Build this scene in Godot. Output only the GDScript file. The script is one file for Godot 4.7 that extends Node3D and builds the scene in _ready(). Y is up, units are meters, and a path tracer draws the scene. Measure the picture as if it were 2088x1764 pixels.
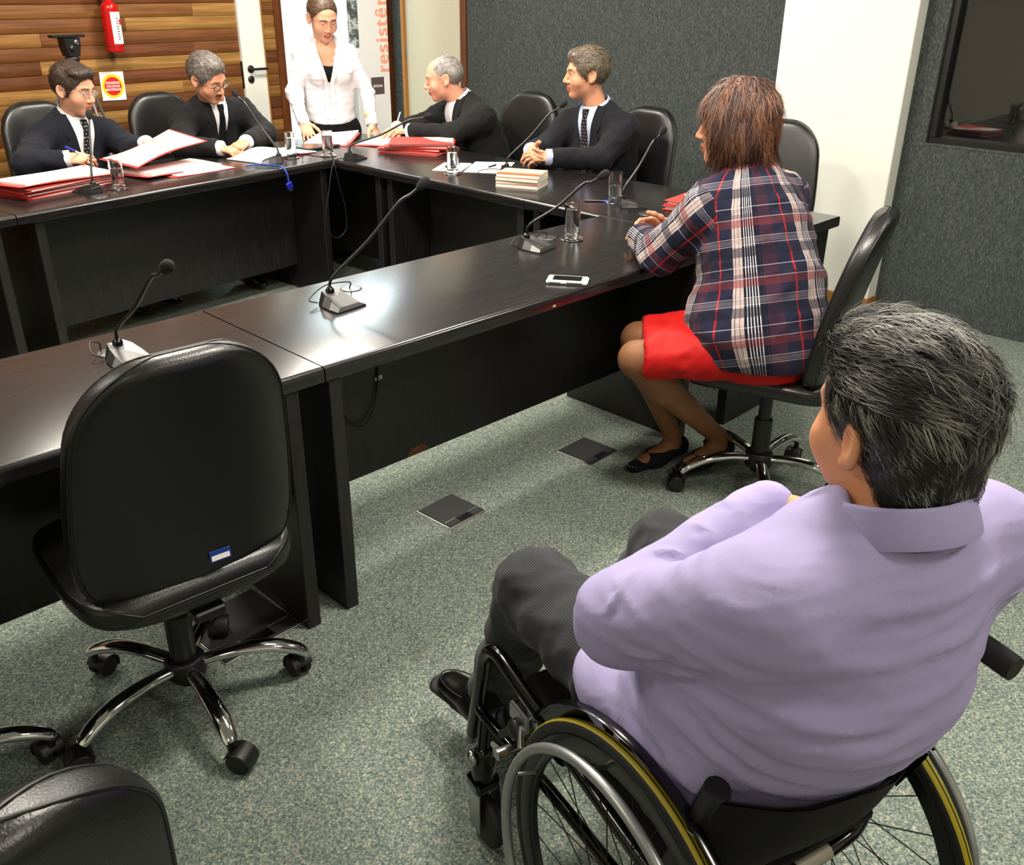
extends Node3D
# A meeting room: seven people round a square of black tables.

var taken := {}
var M := {}
var rng := RandomNumberGenerator.new()

func _ready():
	# ---- camera, air, light -------------------------------------------------
	var cam := Camera3D.new(); cam.name = "camera"; add_child(cam)
	cam.position = Vector3(-1.2282, 1.6028, 1.8192)
	cam.rotation_order = EULER_ORDER_YXZ
	cam.rotation = Vector3(-0.45017, -0.80664, 0.0086)
	cam.fov = 49.669
	cam.near = 0.02
	cam.current = true
	var env := Environment.new()
	env.background_mode = Environment.BG_COLOR
	env.background_color = Color(0.02, 0.02, 0.022)
	env.tonemap_mode = Environment.TONE_MAPPER_LINEAR
	env.tonemap_exposure = 1.0
	env.sdfgi_enabled = true; env.ssao_enabled = true; env.ssil_enabled = true
	var we := WorldEnvironment.new(); we.name = "environment"; we.environment = env; add_child(we)
	make_materials()
	# ceiling panels: [x, z, energy, size]
	var warm := Color(1.0, 0.965, 0.91)
	for c in [[2.1, -2.75, 7.0, 0.4, "over the corner table with the red folders"], [0.45, -2.55, 6.5, 0.4, "over the two men in dark suits"], [2.0, -0.95, 6.0, 0.4, "over the man in the spotted tie"], [0.25, -0.95, 7.0, 0.4, "over the open floor between the tables"], [2.3, 1.2, 3.5, 0.4, "by the booth window"], [0.55, 0.75, 7.0, 0.4, "between the woman in plaid and the wheelchair"], [-1.6, -2.5, 3.5, 0.4, "over the hidden end of the far tables"], [-1.9, -0.4, 2.0, 0.4, "over the hidden end of the near tables"], [0.3, 2.7, 3.2, 0.4, "behind the wheelchair"], [-2.4, 2.4, 1.8, 0.4, "in the corner behind the lone chair"]]:
		ceiling_light(Vector3(c[0], 2.8, c[1]), c[2], c[3], warm, "square recessed ceiling light " + c[4])
	build_room()
	build_tables()
	build_chairs()
	build_table_things()
	build_wall_things()
	build_wheelchair()
	build_people()

# ---------------------------------------------------------------- names, tags
func numbered(n: String) -> String:
	if not taken.has(n):
		taken[n] = 0
		return n
	taken[n] += 1
	return "%s_%03d" % [n, taken[n]]
func thing(called: String, label: String, category: String, at := Vector3.ZERO, turn := 0.0, group := "") -> Node3D:
	var o := Node3D.new(); o.name = numbered(called); add_child(o)
	o.position = at; o.rotation.y = turn
	o.set_meta("label", label); o.set_meta("category", category)
	if group != "": o.set_meta("group", group)
	return o
func part(called: String, mesh: Mesh, m: Material, parent: Node, xf := Transform3D.IDENTITY) -> MeshInstance3D:
	var o := MeshInstance3D.new(); o.name = called; o.mesh = mesh; o.material_override = m
	o.transform = xf
	o.cast_shadow = GeometryInstance3D.SHADOW_CASTING_SETTING_ON
	parent.add_child(o, true)
	return o
func single(called: String, mesh: Mesh, m: Material, label: String, category: String, xf := Transform3D.IDENTITY, group := "") -> MeshInstance3D:
	var o := part(numbered(called), mesh, m, self, xf)
	o.set_meta("label", label); o.set_meta("category", category)
	if group != "": o.set_meta("group", group)
	return o
func struct(called: String, mesh: Mesh, m: Material, parent: Node = self, xf := Transform3D.IDENTITY) -> MeshInstance3D:
	var o := part(numbered(called) if parent == self else called, mesh, m, parent, xf)
	if parent == self: o.set_meta("kind", "structure")
	return o
func T(x: float, y: float, z: float, turn := 0.0) -> Transform3D:
	return Transform3D(Basis(Vector3.UP, turn), Vector3(x, y, z))
func frame(o: Vector3, fwd: Vector3, up := Vector3.UP) -> Transform3D:
	# local -Z looks along fwd
	var z := -fwd.normalized()
	var x := up.cross(z).normalized()
	return Transform3D(Basis(x, z.cross(x), z), o)

# ---------------------------------------------------------------- mesh builder
class MB:
	var v := PackedVector3Array()
	var n := PackedVector3Array()
	var uv := PackedVector2Array()
	var c := PackedColorArray()
	var i := PackedInt32Array()
	func tri(a: Vector3, b: Vector3, d: Vector3):
		var nn := (d - a).cross(b - a).normalized()
		var k := v.size()
		v.append(a); v.append(b); v.append(d)
		for q in 3:
			n.append(nn); uv.append(Vector2.ZERO)
		i.append(k); i.append(k + 1); i.append(k + 2)
	func quad(a: Vector3, b: Vector3, d: Vector3, e: Vector3):   # clockwise seen from outside
		var nn := (d - a).cross(b - a).normalized()
		if nn == Vector3.ZERO: nn = (e - a).cross(d - a).normalized()
		var k := v.size()
		v.append(a); v.append(b); v.append(d); v.append(e)
		for q in 4: n.append(nn)
		uv.append(Vector2(0, 1)); uv.append(Vector2(1, 1)); uv.append(Vector2(1, 0)); uv.append(Vector2(0, 0))
		for q in [0, 1, 2, 0, 2, 3]: i.append(k + q)
	func box(lo: Vector3, hi: Vector3, ch := 0.0):
		var p := [lo, hi]
		if ch <= 0.0:
			ch = 0.0005
		var a := lo; var b := hi; var s := Vector3(ch, ch, ch)
		var ia := a + s; var ib := b - s
		# six faces
		quad(Vector3(ia.x, b.y, ib.z), Vector3(ia.x, b.y, ia.z), Vector3(ib.x, b.y, ia.z), Vector3(ib.x, b.y, ib.z))
		quad(Vector3(ia.x, a.y, ia.z), Vector3(ia.x, a.y, ib.z), Vector3(ib.x, a.y, ib.z), Vector3(ib.x, a.y, ia.z))
		quad(Vector3(ia.x, ib.y, b.z), Vector3(ib.x, ib.y, b.z), Vector3(ib.x, ia.y, b.z), Vector3(ia.x, ia.y, b.z))
		quad(Vector3(ib.x, ib.y, a.z), Vector3(ia.x, ib.y, a.z), Vector3(ia.x, ia.y, a.z), Vector3(ib.x, ia.y, a.z))
		quad(Vector3(b.x, ib.y, ib.z), Vector3(b.x, ib.y, ia.z), Vector3(b.x, ia.y, ia.z), Vector3(b.x, ia.y, ib.z))
		quad(Vector3(a.x, ib.y, ia.z), Vector3(a.x, ib.y, ib.z), Vector3(a.x, ia.y, ib.z), Vector3(a.x, ia.y, ia.z))
		# twelve edges
		for sy in [0, 1]:
			for sz in [0, 1]:
				var y0: float = [a.y, b.y][sy]; var yi: float = [ia.y, ib.y][sy]
				var z0: float = [a.z, b.z][sz]; var zi: float = [ia.z, ib.z][sz]
				quad_out(Vector3(ia.x, y0, zi), Vector3(ib.x, y0, zi), Vector3(ib.x, yi, z0), Vector3(ia.x, yi, z0), Vector3(0, sy * 2 - 1, sz * 2 - 1))
		for sx in [0, 1]:
			for sz in [0, 1]:
				var x0: float = [a.x, b.x][sx]; var xi: float = [ia.x, ib.x][sx]
				var z0: float = [a.z, b.z][sz]; var zi: float = [ia.z, ib.z][sz]
				quad_out(Vector3(x0, ia.y, zi), Vector3(x0, ib.y, zi), Vector3(xi, ib.y, z0), Vector3(xi, ia.y, z0), Vector3(sx * 2 - 1, 0, sz * 2 - 1))
		for sx in [0, 1]:
			for sy in [0, 1]:
				var x0: float = [a.x, b.x][sx]; var xi: float = [ia.x, ib.x][sx]
				var y0: float = [a.y, b.y][sy]; var yi: float = [ia.y, ib.y][sy]
				quad_out(Vector3(x0, yi, ia.z), Vector3(x0, yi, ib.z), Vector3(xi, y0, ib.z), Vector3(xi, y0, ia.z), Vector3(sx * 2 - 1, sy * 2 - 1, 0))
				for sz in [0, 1]:
					var z0: float = [a.z, b.z][sz]; var zi: float = [ia.z, ib.z][sz]
					tri_out(Vector3(x0, yi, zi), Vector3(xi, y0, zi), Vector3(xi, yi, z0), Vector3(sx * 2 - 1, sy * 2 - 1, sz * 2 - 1))
	func quad_out(a: Vector3, b: Vector3, d: Vector3, e: Vector3, o: Vector3):
		if (d - a).cross(b - a).dot(o) >= 0: quad(a, b, d, e)
		else: quad(e, d, b, a)
	func tri_out(a: Vector3, b: Vector3, d: Vector3, o: Vector3):
		if (d - a).cross(b - a).dot(o) >= 0: tri(a, b, d)
		else: tri(d, b, a)
	func grid(pts: Array, closed_u := false, flip := false, closed_v := false):
		# pts: rows of PackedVector3Array; smooth normals from neighbours
		var rows := pts.size(); var cols: int = pts[0].size()
		var base := v.size()
		var nrm := PackedVector3Array(); nrm.resize(rows * cols)
		for r in rows - (0 if closed_v else 1):
			var r2 := (r + 1) % rows
			for q in cols - (0 if closed_u else 1):
				var q2 := (q + 1) % cols
				var a: Vector3 = pts[r][q]; var b: Vector3 = pts[r][q2]; var d: Vector3 = pts[r2][q2]; var e: Vector3 = pts[r2][q]
				var nn := (d - a).cross(b - e)
				if flip: nn = -nn
				nrm[r * cols + q] += nn; nrm[r * cols + q2] += nn; nrm[r2 * cols + q2] += nn; nrm[r2 * cols + q] += nn
		for r in rows:
			for q in cols:
				v.append(pts[r][q]); n.append(nrm[r * cols + q].normalized())
				uv.append(Vector2(float(q) / maxf(1, cols - (0 if closed_u else 1)), float(r) / maxf(1, rows - 1)))
		for r in rows - (0 if closed_v else 1):
			var r2 := (r + 1) % rows
			for q in cols - (0 if closed_u else 1):
				var q2 := (q + 1) % cols
				var a := base + r * cols + q; var b := base + r * cols + q2; var d := base + r2 * cols + q2; var e := base + r2 * cols + q
				if flip:
					i.append(a); i.append(d); i.append(b); i.append(a); i.append(e); i.append(d)
				else:
					i.append(a); i.append(b); i.append(d); i.append(a); i.append(d); i.append(e)
	func lathe(prof: Array, seg := 24, at := Vector3.ZERO, axis := Vector3.UP):
		# prof: Vector2(radius, height) from bottom to top
		var bs := basis_of(axis)
		var rows := []
		for p in prof:
			var row := PackedVector3Array()
			for k in seg:
				var t := TAU * k / seg
				row.append(at + bs * Vector3(cos(t) * p.x, p.y, sin(t) * p.x))
			rows.append(row)
		grid(rows, true)
	func basis_of(axis: Vector3) -> Basis:
		var y := axis.normalized()
		var x := Vector3.RIGHT if absf(y.x) < 0.9 else Vector3.FORWARD
		x = (x - y * x.dot(y)).normalized()
		return Basis(x, y, x.cross(y))
	func tube(pts: Array, rad, seg := 8, flat := 1.0, up0 := Vector3.ZERO, caps := true):
		# sweep a circle (flattened by `flat` across the second axis) along pts
		var rows := []
		var up := up0
		var cnt := pts.size()
		for k in cnt:
			var t: Vector3 = (pts[mini(k + 1, cnt - 1)] - pts[maxi(k - 1, 0)]).normalized()
			if up == Vector3.ZERO: up = Vector3.UP if absf(t.y) < 0.9 else Vector3.RIGHT
			up = (up - t * up.dot(t)).normalized()
			var sd := t.cross(up)
			var r: float = rad[k] if rad is Array or rad is PackedFloat32Array else rad
			var row := PackedVector3Array()
			for q in seg:
				var a := TAU * q / seg
				row.append(pts[k] + sd * (cos(a) * r) + up * (sin(a) * r * flat))
			rows.append(row)
		grid(rows, true)
		if caps:
			for e in [0, cnt - 1]:
				var row: PackedVector3Array = rows[e]
				var o: Vector3 = (pts[0] - pts[1]) if e == 0 else (pts[cnt - 1] - pts[cnt - 2])
				for q in seg: tri_out(pts[e], row[q], row[(q + 1) % seg], o)
	func prism(poly: PackedVector2Array, x0: float, x1: float, smooth_deg := 40.0):
		# poly in (z, y), counted so that it runs counter-clockwise when z is right and y up; extruded along x
		var cnt := poly.size()
		var en := []
		for k in cnt:
			var d := poly[(k + 1) % cnt] - poly[k]
			en.append(Vector2(d.y, -d.x).normalized())
		var base := v.size()
		for k in cnt:
			var a := poly[k]; var b := poly[(k + 1) % cnt]
			var na: Vector2 = en[k]; var nb: Vector2 = en[k]
			if en[(k + cnt - 1) % cnt].dot(en[k]) > cos(deg_to_rad(smooth_deg)): na = (en[(k + cnt - 1) % cnt] + en[k]).normalized()
			if en[(k + 1) % cnt].dot(en[k]) > cos(deg_to_rad(smooth_deg)): nb = (en[(k + 1) % cnt] + en[k]).normalized()
			var s := v.size()
			for e in [[x0, a, na], [x1, a, na], [x1, b, nb], [x0, b, nb]]:
				v.append(Vector3(e[0], e[1].y, e[1].x)); n.append(Vector3(0, e[2].y, e[2].x)); uv.append(Vector2.ZERO)
			var outw := Vector3(0, en[k].y, en[k].x)
			if (v[s + 2] - v[s]).cross(v[s + 1] - v[s]).dot(outw) >= 0:
				for q in [0, 1, 2, 0, 2, 3]: i.append(s + q)
			else:
				for q in [0, 2, 1, 0, 3, 2]: i.append(s + q)
		var tr := Geometry2D.triangulate_polygon(poly)
		for e in [[x0, -1.0], [x1, 1.0]]:
			for k in range(0, tr.size(), 3):
				tri_out(Vector3(e[0], poly[tr[k]].y, poly[tr[k]].x), Vector3(e[0], poly[tr[k + 1]].y, poly[tr[k + 1]].x), Vector3(e[0], poly[tr[k + 2]].y, poly[tr[k + 2]].x), Vector3(e[1], 0, 0))
	func slab(poly: PackedVector2Array, y0: float, y1: float):
		# poly in (x, z); flat sheet with thickness
		var tr := Geometry2D.triangulate_polygon(poly)
		for e in [[y0, -1.0], [y1, 1.0]]:
			for k in range(0, tr.size(), 3):
				tri_out(Vector3(poly[tr[k]].x, e[0], poly[tr[k]].y), Vector3(poly[tr[k + 1]].x, e[0], poly[tr[k + 1]].y), Vector3(poly[tr[k + 2]].x, e[0], poly[tr[k + 2]].y), Vector3(0, e[1], 0))
		var cen := Vector2.ZERO
		for p in poly: cen += p / poly.size()
		for k in poly.size():
			var a := poly[k]; var b := poly[(k + 1) % poly.size()]
			var d := b - a; var o := Vector2(d.y, -d.x)
			if o.dot((a + b) * 0.5 - cen) < 0: o = -o
			quad_out(Vector3(a.x, y0, a.y), Vector3(b.x, y0, b.y), Vector3(b.x, y1, b.y), Vector3(a.x, y1, a.y), Vector3(o.x, 0, o.y))
	func ellipsoid(cn: Vector3, r: Vector3, seg := 16, rings := 10, bs := Basis.IDENTITY):
		var rows := []
		for k in rings + 1:
			var a := -PI / 2 + PI * k / rings
			var row := PackedVector3Array()
			for q in seg:
				var t := TAU * q / seg
				row.append(cn + bs * Vector3(cos(a) * cos(t) * r.x, sin(a) * r.y, cos(a) * sin(t) * r.z))
			rows.append(row)
		grid(rows, true)
	func turn(xf: Transform3D, from := 0):
		for k in range(from, v.size()):
			v[k] = xf * v[k]
			n[k] = (xf.basis * n[k]).normalized()
	func mesh() -> ArrayMesh:
		var a := []; a.resize(Mesh.ARRAY_MAX)
		a[Mesh.ARRAY_VERTEX] = v; a[Mesh.ARRAY_NORMAL] = n; a[Mesh.ARRAY_TEX_UV] = uv; a[Mesh.ARRAY_INDEX] = i
		if c.size() == v.size(): a[Mesh.ARRAY_COLOR] = c
		var m := ArrayMesh.new(); m.add_surface_from_arrays(Mesh.PRIMITIVE_TRIANGLES, a)
		return m

func box_mesh(lo: Vector3, hi: Vector3, ch := 0.002) -> ArrayMesh:
	var b := MB.new(); b.box(lo, hi, ch); return b.mesh()
func cbox(w: float, h: float, d: float, ch := 0.002) -> ArrayMesh:
	return box_mesh(Vector3(-w / 2, -h / 2, -d / 2), Vector3(w / 2, h / 2, d / 2), ch)
func lathe_mesh(prof: Array, seg := 24, at := Vector3.ZERO, axis := Vector3.UP) -> ArrayMesh:
	var b := MB.new(); b.lathe(prof, seg, at, axis); return b.mesh()
func tube_mesh(pts: Array, rad, seg := 8, flat := 1.0, up0 := Vector3.ZERO) -> ArrayMesh:
	var b := MB.new(); b.tube(pts, rad, seg, flat, up0); return b.mesh()
func smooth_path(pts: Array, per := 6) -> Array:
	var out := []
	for k in pts.size() - 1:
		var p0: Vector3 = pts[maxi(k - 1, 0)]; var p1: Vector3 = pts[k]; var p2: Vector3 = pts[k + 1]; var p3: Vector3 = pts[mini(k + 2, pts.size() - 1)]
		for s in per:
			out.append(p1.cubic_interpolate(p2, p0, p3, float(s) / per))
	out.append(pts[pts.size() - 1])
	return out
func text_mesh(t: String, size: float, depth := 0.0005, fontname := "Droid Sans", bold := true) -> TextMesh:
	var f := SystemFont.new(); f.font_names = PackedStringArray([fontname]); f.font_weight = 700 if bold else 400
	var m := TextMesh.new(); m.text = t; m.font = f; m.font_size = 32; m.pixel_size = size / 32.0; m.depth = depth
	return m

# ---------------------------------------------------------------- textures
func img_tex(w: int, h: int, f: Callable) -> ImageTexture:
	var d := PackedByteArray(); d.resize(w * h * 3)
	var k := 0
	for y in h:
		for x in w:
			var c: Color = f.call(x, y)
			d[k] = clampi(int(c.r * 255.0), 0, 255); d[k + 1] = clampi(int(c.g * 255.0), 0, 255); d[k + 2] = clampi(int(c.b * 255.0), 0, 255)
			k += 3
	return ImageTexture.create_from_image(Image.create_from_data(w, h, false, Image.FORMAT_RGB8, d))
func noise_img(w: int, h: int, freq_x: float, freq_y: float, seed_: int, octaves := 4) -> PackedByteArray:
	# seamless noise, stretched along the axis of the lower frequency
	var n := FastNoiseLite.new(); n.seed = seed_; n.noise_type = FastNoiseLite.TYPE_SIMPLEX_SMOOTH; n.fractal_octaves = octaves
	var f := maxf(freq_x, freq_y)
	var sw := maxi(8, int(w * freq_x / f)); var sh := maxi(8, int(h * freq_y / f))
	n.frequency = f / maxf(w, h)
	var im := n.get_seamless_image(sw, sh, false, false, 0.15, true)
	im.convert(Image.FORMAT_L8)
	if sw != w or sh != h: im.resize(w, h, Image.INTERPOLATE_CUBIC)
	return im.get_data()
func speckle(w: int, h: int, cols: Array, weights: Array, smear_x: int, smear_y: int, seed_: int) -> ImageTexture:
	# heathered yarn: random strands of several dyes, smeared a little
	var r := RandomNumberGenerator.new(); r.seed = seed_
	var buf := PackedVector3Array(); buf.resize(w * h)
	var tot := 0.0
	for x in weights: tot += x
	for k in w * h:
		var t := r.randf() * tot; var q := 0
		while q < weights.size() - 1 and t > weights[q]:
			t -= weights[q]; q += 1
		var c: Color = cols[q]
		var j := r.randf_range(0.85, 1.15)
		buf[k] = Vector3(c.r, c.g, c.b) * j
	var d := PackedByteArray(); d.resize(w * h * 3)
	var o := 0
	for y in h:
		for x in w:
			var s := Vector3.ZERO
			for dy in smear_y:
				for dx in smear_x:
					s += buf[((y + dy) % h) * w + (x + dx) % w]
			s /= smear_x * smear_y
			d[o] = clampi(int(s.x * 255), 0, 255); d[o + 1] = clampi(int(s.y * 255), 0, 255); d[o + 2] = clampi(int(s.z * 255), 0, 255)
			o += 3
	return ImageTexture.create_from_image(Image.create_from_data(w, h, false, Image.FORMAT_RGB8, d))
func grain_tex(w: int, h: int, dark: Color, light: Color, fx: float, fy: float, seed_: int, contrast := 1.0) -> ImageTexture:
	var a := noise_img(w, h, fx, fy, seed_, 4)
	var b := noise_img(w, h, fx * 2.0, fy * 5.0, seed_ + 7, 2)
	return img_tex(w, h, func(x, y):
		var k: int = y * w + x
		return dark.lerp(light, clampf(0.5 + contrast * ((a[k] / 255.0 - 0.5) * 1.1 + (b[k] / 255.0 - 0.5) * 0.6), 0, 1)))
func bump_tex(w: int, h: int, fx: float, fy: float, seed_: int, oct := 3) -> ImageTexture:
	return ImageTexture.create_from_image(Image.create_from_data(w, h, false, Image.FORMAT_L8, noise_img(w, h, fx, fy, seed_, oct)))

# ---------------------------------------------------------------- materials
func mat(col: Color, rough := 0.6, metal := 0.0) -> StandardMaterial3D:
	var m := StandardMaterial3D.new(); m.albedo_color = col; m.roughness = rough; m.metallic = metal
	return m
func tri(m: StandardMaterial3D, tex: Texture2D, scale: Vector3, offset := Vector3.ZERO, world := false) -> StandardMaterial3D:
	m.albedo_texture = tex; m.uv1_triplanar = true; m.uv1_world_triplanar = world; m.uv1_scale = scale; m.uv1_offset = offset
	return m
func bump(m: StandardMaterial3D, tex: Texture2D, cm: float) -> StandardMaterial3D:
	m.heightmap_enabled = true; m.heightmap_texture = tex; m.heightmap_scale = cm
	return m
func vcol(rough := 0.6) -> StandardMaterial3D:
	var m := mat(Color.WHITE, rough); m.vertex_color_use_as_albedo = true
	return m
func cloth(col: Color, rough := 0.9, sheen := 0.2) -> StandardMaterial3D:
	var m := mat(col, rough); m.rim_enabled = true; m.rim = sheen; m.rim_tint = 0.5; m.metallic_specular = 0.3
	return m
func make_materials():
	var leather_bump := bump_tex(256, 256, 26, 26, 5, 3)
	var weave := bump_tex(256, 256, 70, 70, 9, 2)
	M.carpet = tri(mat(Color(1, 1, 1), 0.97), speckle(640, 640, [Color(0.29, 0.36, 0.345), Color(0.47, 0.50, 0.46), Color(0.69, 0.68, 0.60), Color(0.37, 0.40, 0.40), Color(0.20, 0.26, 0.27)], [0.28, 0.30, 0.20, 0.14, 0.08], 2, 2, 11), Vector3(0.75, 0.75, 0.75), Vector3.ZERO, true)
	M.carpet.metallic_specular = 0.15
	bump(M.carpet, bump_tex(512, 512, 150, 150, 21, 2), 0.35)
	M.felt = tri(mat(Color(1, 1, 1), 0.98), speckle(512, 512, [Color(0.215, 0.235, 0.235), Color(0.30, 0.32, 0.315), Color(0.44, 0.445, 0.42), Color(0.15, 0.165, 0.17), Color(0.265, 0.295, 0.30)], [0.3, 0.3, 0.14, 0.16, 0.1], 2, 4, 12), Vector3(0.85, 0.65, 0.85), Vector3.ZERO, true)
	M.felt.metallic_specular = 0.15
	bump(M.felt, weave, 0.2)
	M.plaster = mat(Color(0.86, 0.85, 0.80), 0.85)
	M.white_wall = mat(Color(0.88, 0.885, 0.85), 0.8)
	M.ceiling = mat(Color(0.8, 0.8, 0.77), 0.9)
	# wood planks in six tones
	M.planks = []
	var tones := [[Color(0.34, 0.185, 0.085), Color(0.46, 0.27, 0.13)], [Color(0.43, 0.245, 0.11), Color(0.55, 0.34, 0.165)], [Color(0.54, 0.35, 0.155), Color(0.67, 0.47, 0.235)], [Color(0.39, 0.205, 0.09), Color(0.51, 0.295, 0.14)], [Color(0.61, 0.42, 0.195), Color(0.74, 0.555, 0.30)], [Color(0.47, 0.285, 0.125), Color(0.60, 0.395, 0.195)]]
	var grains := []
	for k in 3: grains.append(grain_tex(256, 256, Color(0.72, 0.70, 0.66), Color(1, 1, 1), 3.0, 22.0, 31 + k * 3, 1.1))
	for k in tones.size():
		var m := tri(mat(tones[k][1].lerp(tones[k][0], 0.35) * Color(0.98, 1.0, 1.03), 0.45), grains[k % 3], Vector3(0.55, 1.6, 0.55), Vector3(k * 0.37, k * 0.21, 0), true)
		m.clearcoat_enabled = true; m.clearcoat = 0.25; m.clearcoat_roughness = 0.3
		M.planks.append(m)
	M.wood_trim = tri(mat(Color(0.42, 0.225, 0.09), 0.4), grain_tex(256, 256, Color(0.7, 0.68, 0.64), Color(1, 1, 1), 22.0, 3.0, 51, 1.0), Vector3(1.2, 0.6, 1.2), Vector3.ZERO, true)
	M.wood_edge = mat(Color(0.62, 0.42, 0.19), 0.45)
	var tg := grain_tex(256, 256, Color(0.62, 0.6, 0.6), Color(1, 1, 1), 5.0, 60.0, 61, 1.0)
	var tg2 := grain_tex(256, 256, Color(0.62, 0.6, 0.6), Color(1, 1, 1), 60.0, 5.0, 62, 1.0)
	M.table_x = tri(mat(Color(0.125, 0.116, 0.12), 0.22), tg, Vector3(1.1, 1.1, 1.1)); M.table_x.metallic_specular = 0.6
	M.table_edge = mat(Color(0.125, 0.116, 0.12), 0.24); M.table_edge.metallic_specular = 0.6
	M.table_panel = tri(mat(Color(0.125, 0.116, 0.12), 0.42), tg2, Vector3(1.1, 1.1, 1.1))
	M.leather = bump(tri(mat(Color(0.045, 0.045, 0.048), 0.36), bump_tex(128, 128, 8, 8, 77), Vector3(2, 2, 2)), leather_bump, 0.035)
	M.leather.albedo_texture = null
	M.leather.uv1_scale = Vector3(9, 9, 9)
	M.leather.metallic_specular = 0.55
	M.piping = mat(Color(0.035, 0.035, 0.037), 0.4)
	M.chrome = mat(Color(0.86, 0.86, 0.87), 0.07, 1.0)
	M.steel = mat(Color(0.62, 0.62, 0.62), 0.28, 1.0)
	M.brushed = mat(Color(0.40, 0.395, 0.395), 0.34, 0.85)
	M.black_plastic = mat(Color(0.035, 0.035, 0.037), 0.45)
	M.black_gloss = mat(Color(0.016, 0.016, 0.017), 0.16)
	M.leg_grey = mat(Color(0.42, 0.43, 0.44), 0.4, 0.2)
	M.neck = mat(Color(0.03, 0.03, 0.033), 0.35)
	M.dark_grey = mat(Color(0.10, 0.10, 0.105), 0.4)
	M.foam = mat(Color(0.05, 0.05, 0.052), 0.95)
	M.rubber = mat(Color(0.045, 0.045, 0.046), 0.7)
	M.glass = mat(Color(0.99, 1.0, 1.0, 0.0), 0.0); M.glass.refraction_enabled = true; M.glass.refraction_scale = 0.05
	M.water = mat(Color(0.99, 1.0, 1.0, 0.0), 0.0); M.water.refraction_enabled = true; M.water.refraction_scale = 0.033
	M.pane = mat(Color(0.05, 0.06, 0.06, 0.0), 0.02); M.pane.transparency = BaseMaterial3D.TRANSPARENCY_ALPHA
	M.lens = mat(Color(0.9, 0.92, 0.95, 0.10), 0.02); M.lens.transparency = BaseMaterial3D.TRANSPARENCY_ALPHA
	M.paper = mat(Color(0.90, 0.895, 0.88), 0.85)
	M.red_card = mat(Color(0.78, 0.21, 0.18), 0.6)
	M.white_paint = mat(Color(0.87, 0.875, 0.84), 0.5)
	M.beige_paint = mat(Color(0.74, 0.72, 0.64), 0.5)
	M.light_on = mat(Color(1, 1, 1), 0.6); M.light_on.emission_enabled = true; M.light_on.emission = Color(1.0, 0.96, 0.9); M.light_on.emission_energy_multiplier = 2.5
	M.black_cloth = cloth(Color(0.05, 0.05, 0.055))
	M.weave = weave

# ---------------------------------------------------------------- lamps
func ceiling_light(at: Vector3, energy: float, size: float, col: Color, label: String):
	var t := thing("ceiling_light", label, "ceiling light", at, 0.0, "ceiling light panels")
	var b := MB.new(); var h := size / 2 + 0.03
	for s in [[-h, -h, h, -h + 0.03], [-h, h - 0.03, h, h], [-h, -h + 0.03, -h + 0.03, h - 0.03], [h - 0.03, -h + 0.03, h, h - 0.03]]:
		b.box(Vector3(s[0], -0.02, s[1]), Vector3(s[2], 0.0, s[3]), 0.002)
	part("frame", b.mesh(), M.white_paint, t)
	part("diffuser", box_mesh(Vector3(-size / 2, -0.012, -size / 2), Vector3(size / 2, -0.002, size / 2), 0.001), M.light_on, t)
	var l := AreaLight3D.new(); l.name = "light"; l.area_size = Vector2(size, size); l.light_energy = energy; l.light_color = col
	l.area_range = 14.0; l.area_attenuation = 2.0; l.shadow_enabled = true
	l.rotation.x = -PI / 2; l.position = Vector3(0, -0.03, 0)
	t.add_child(l)

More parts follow.
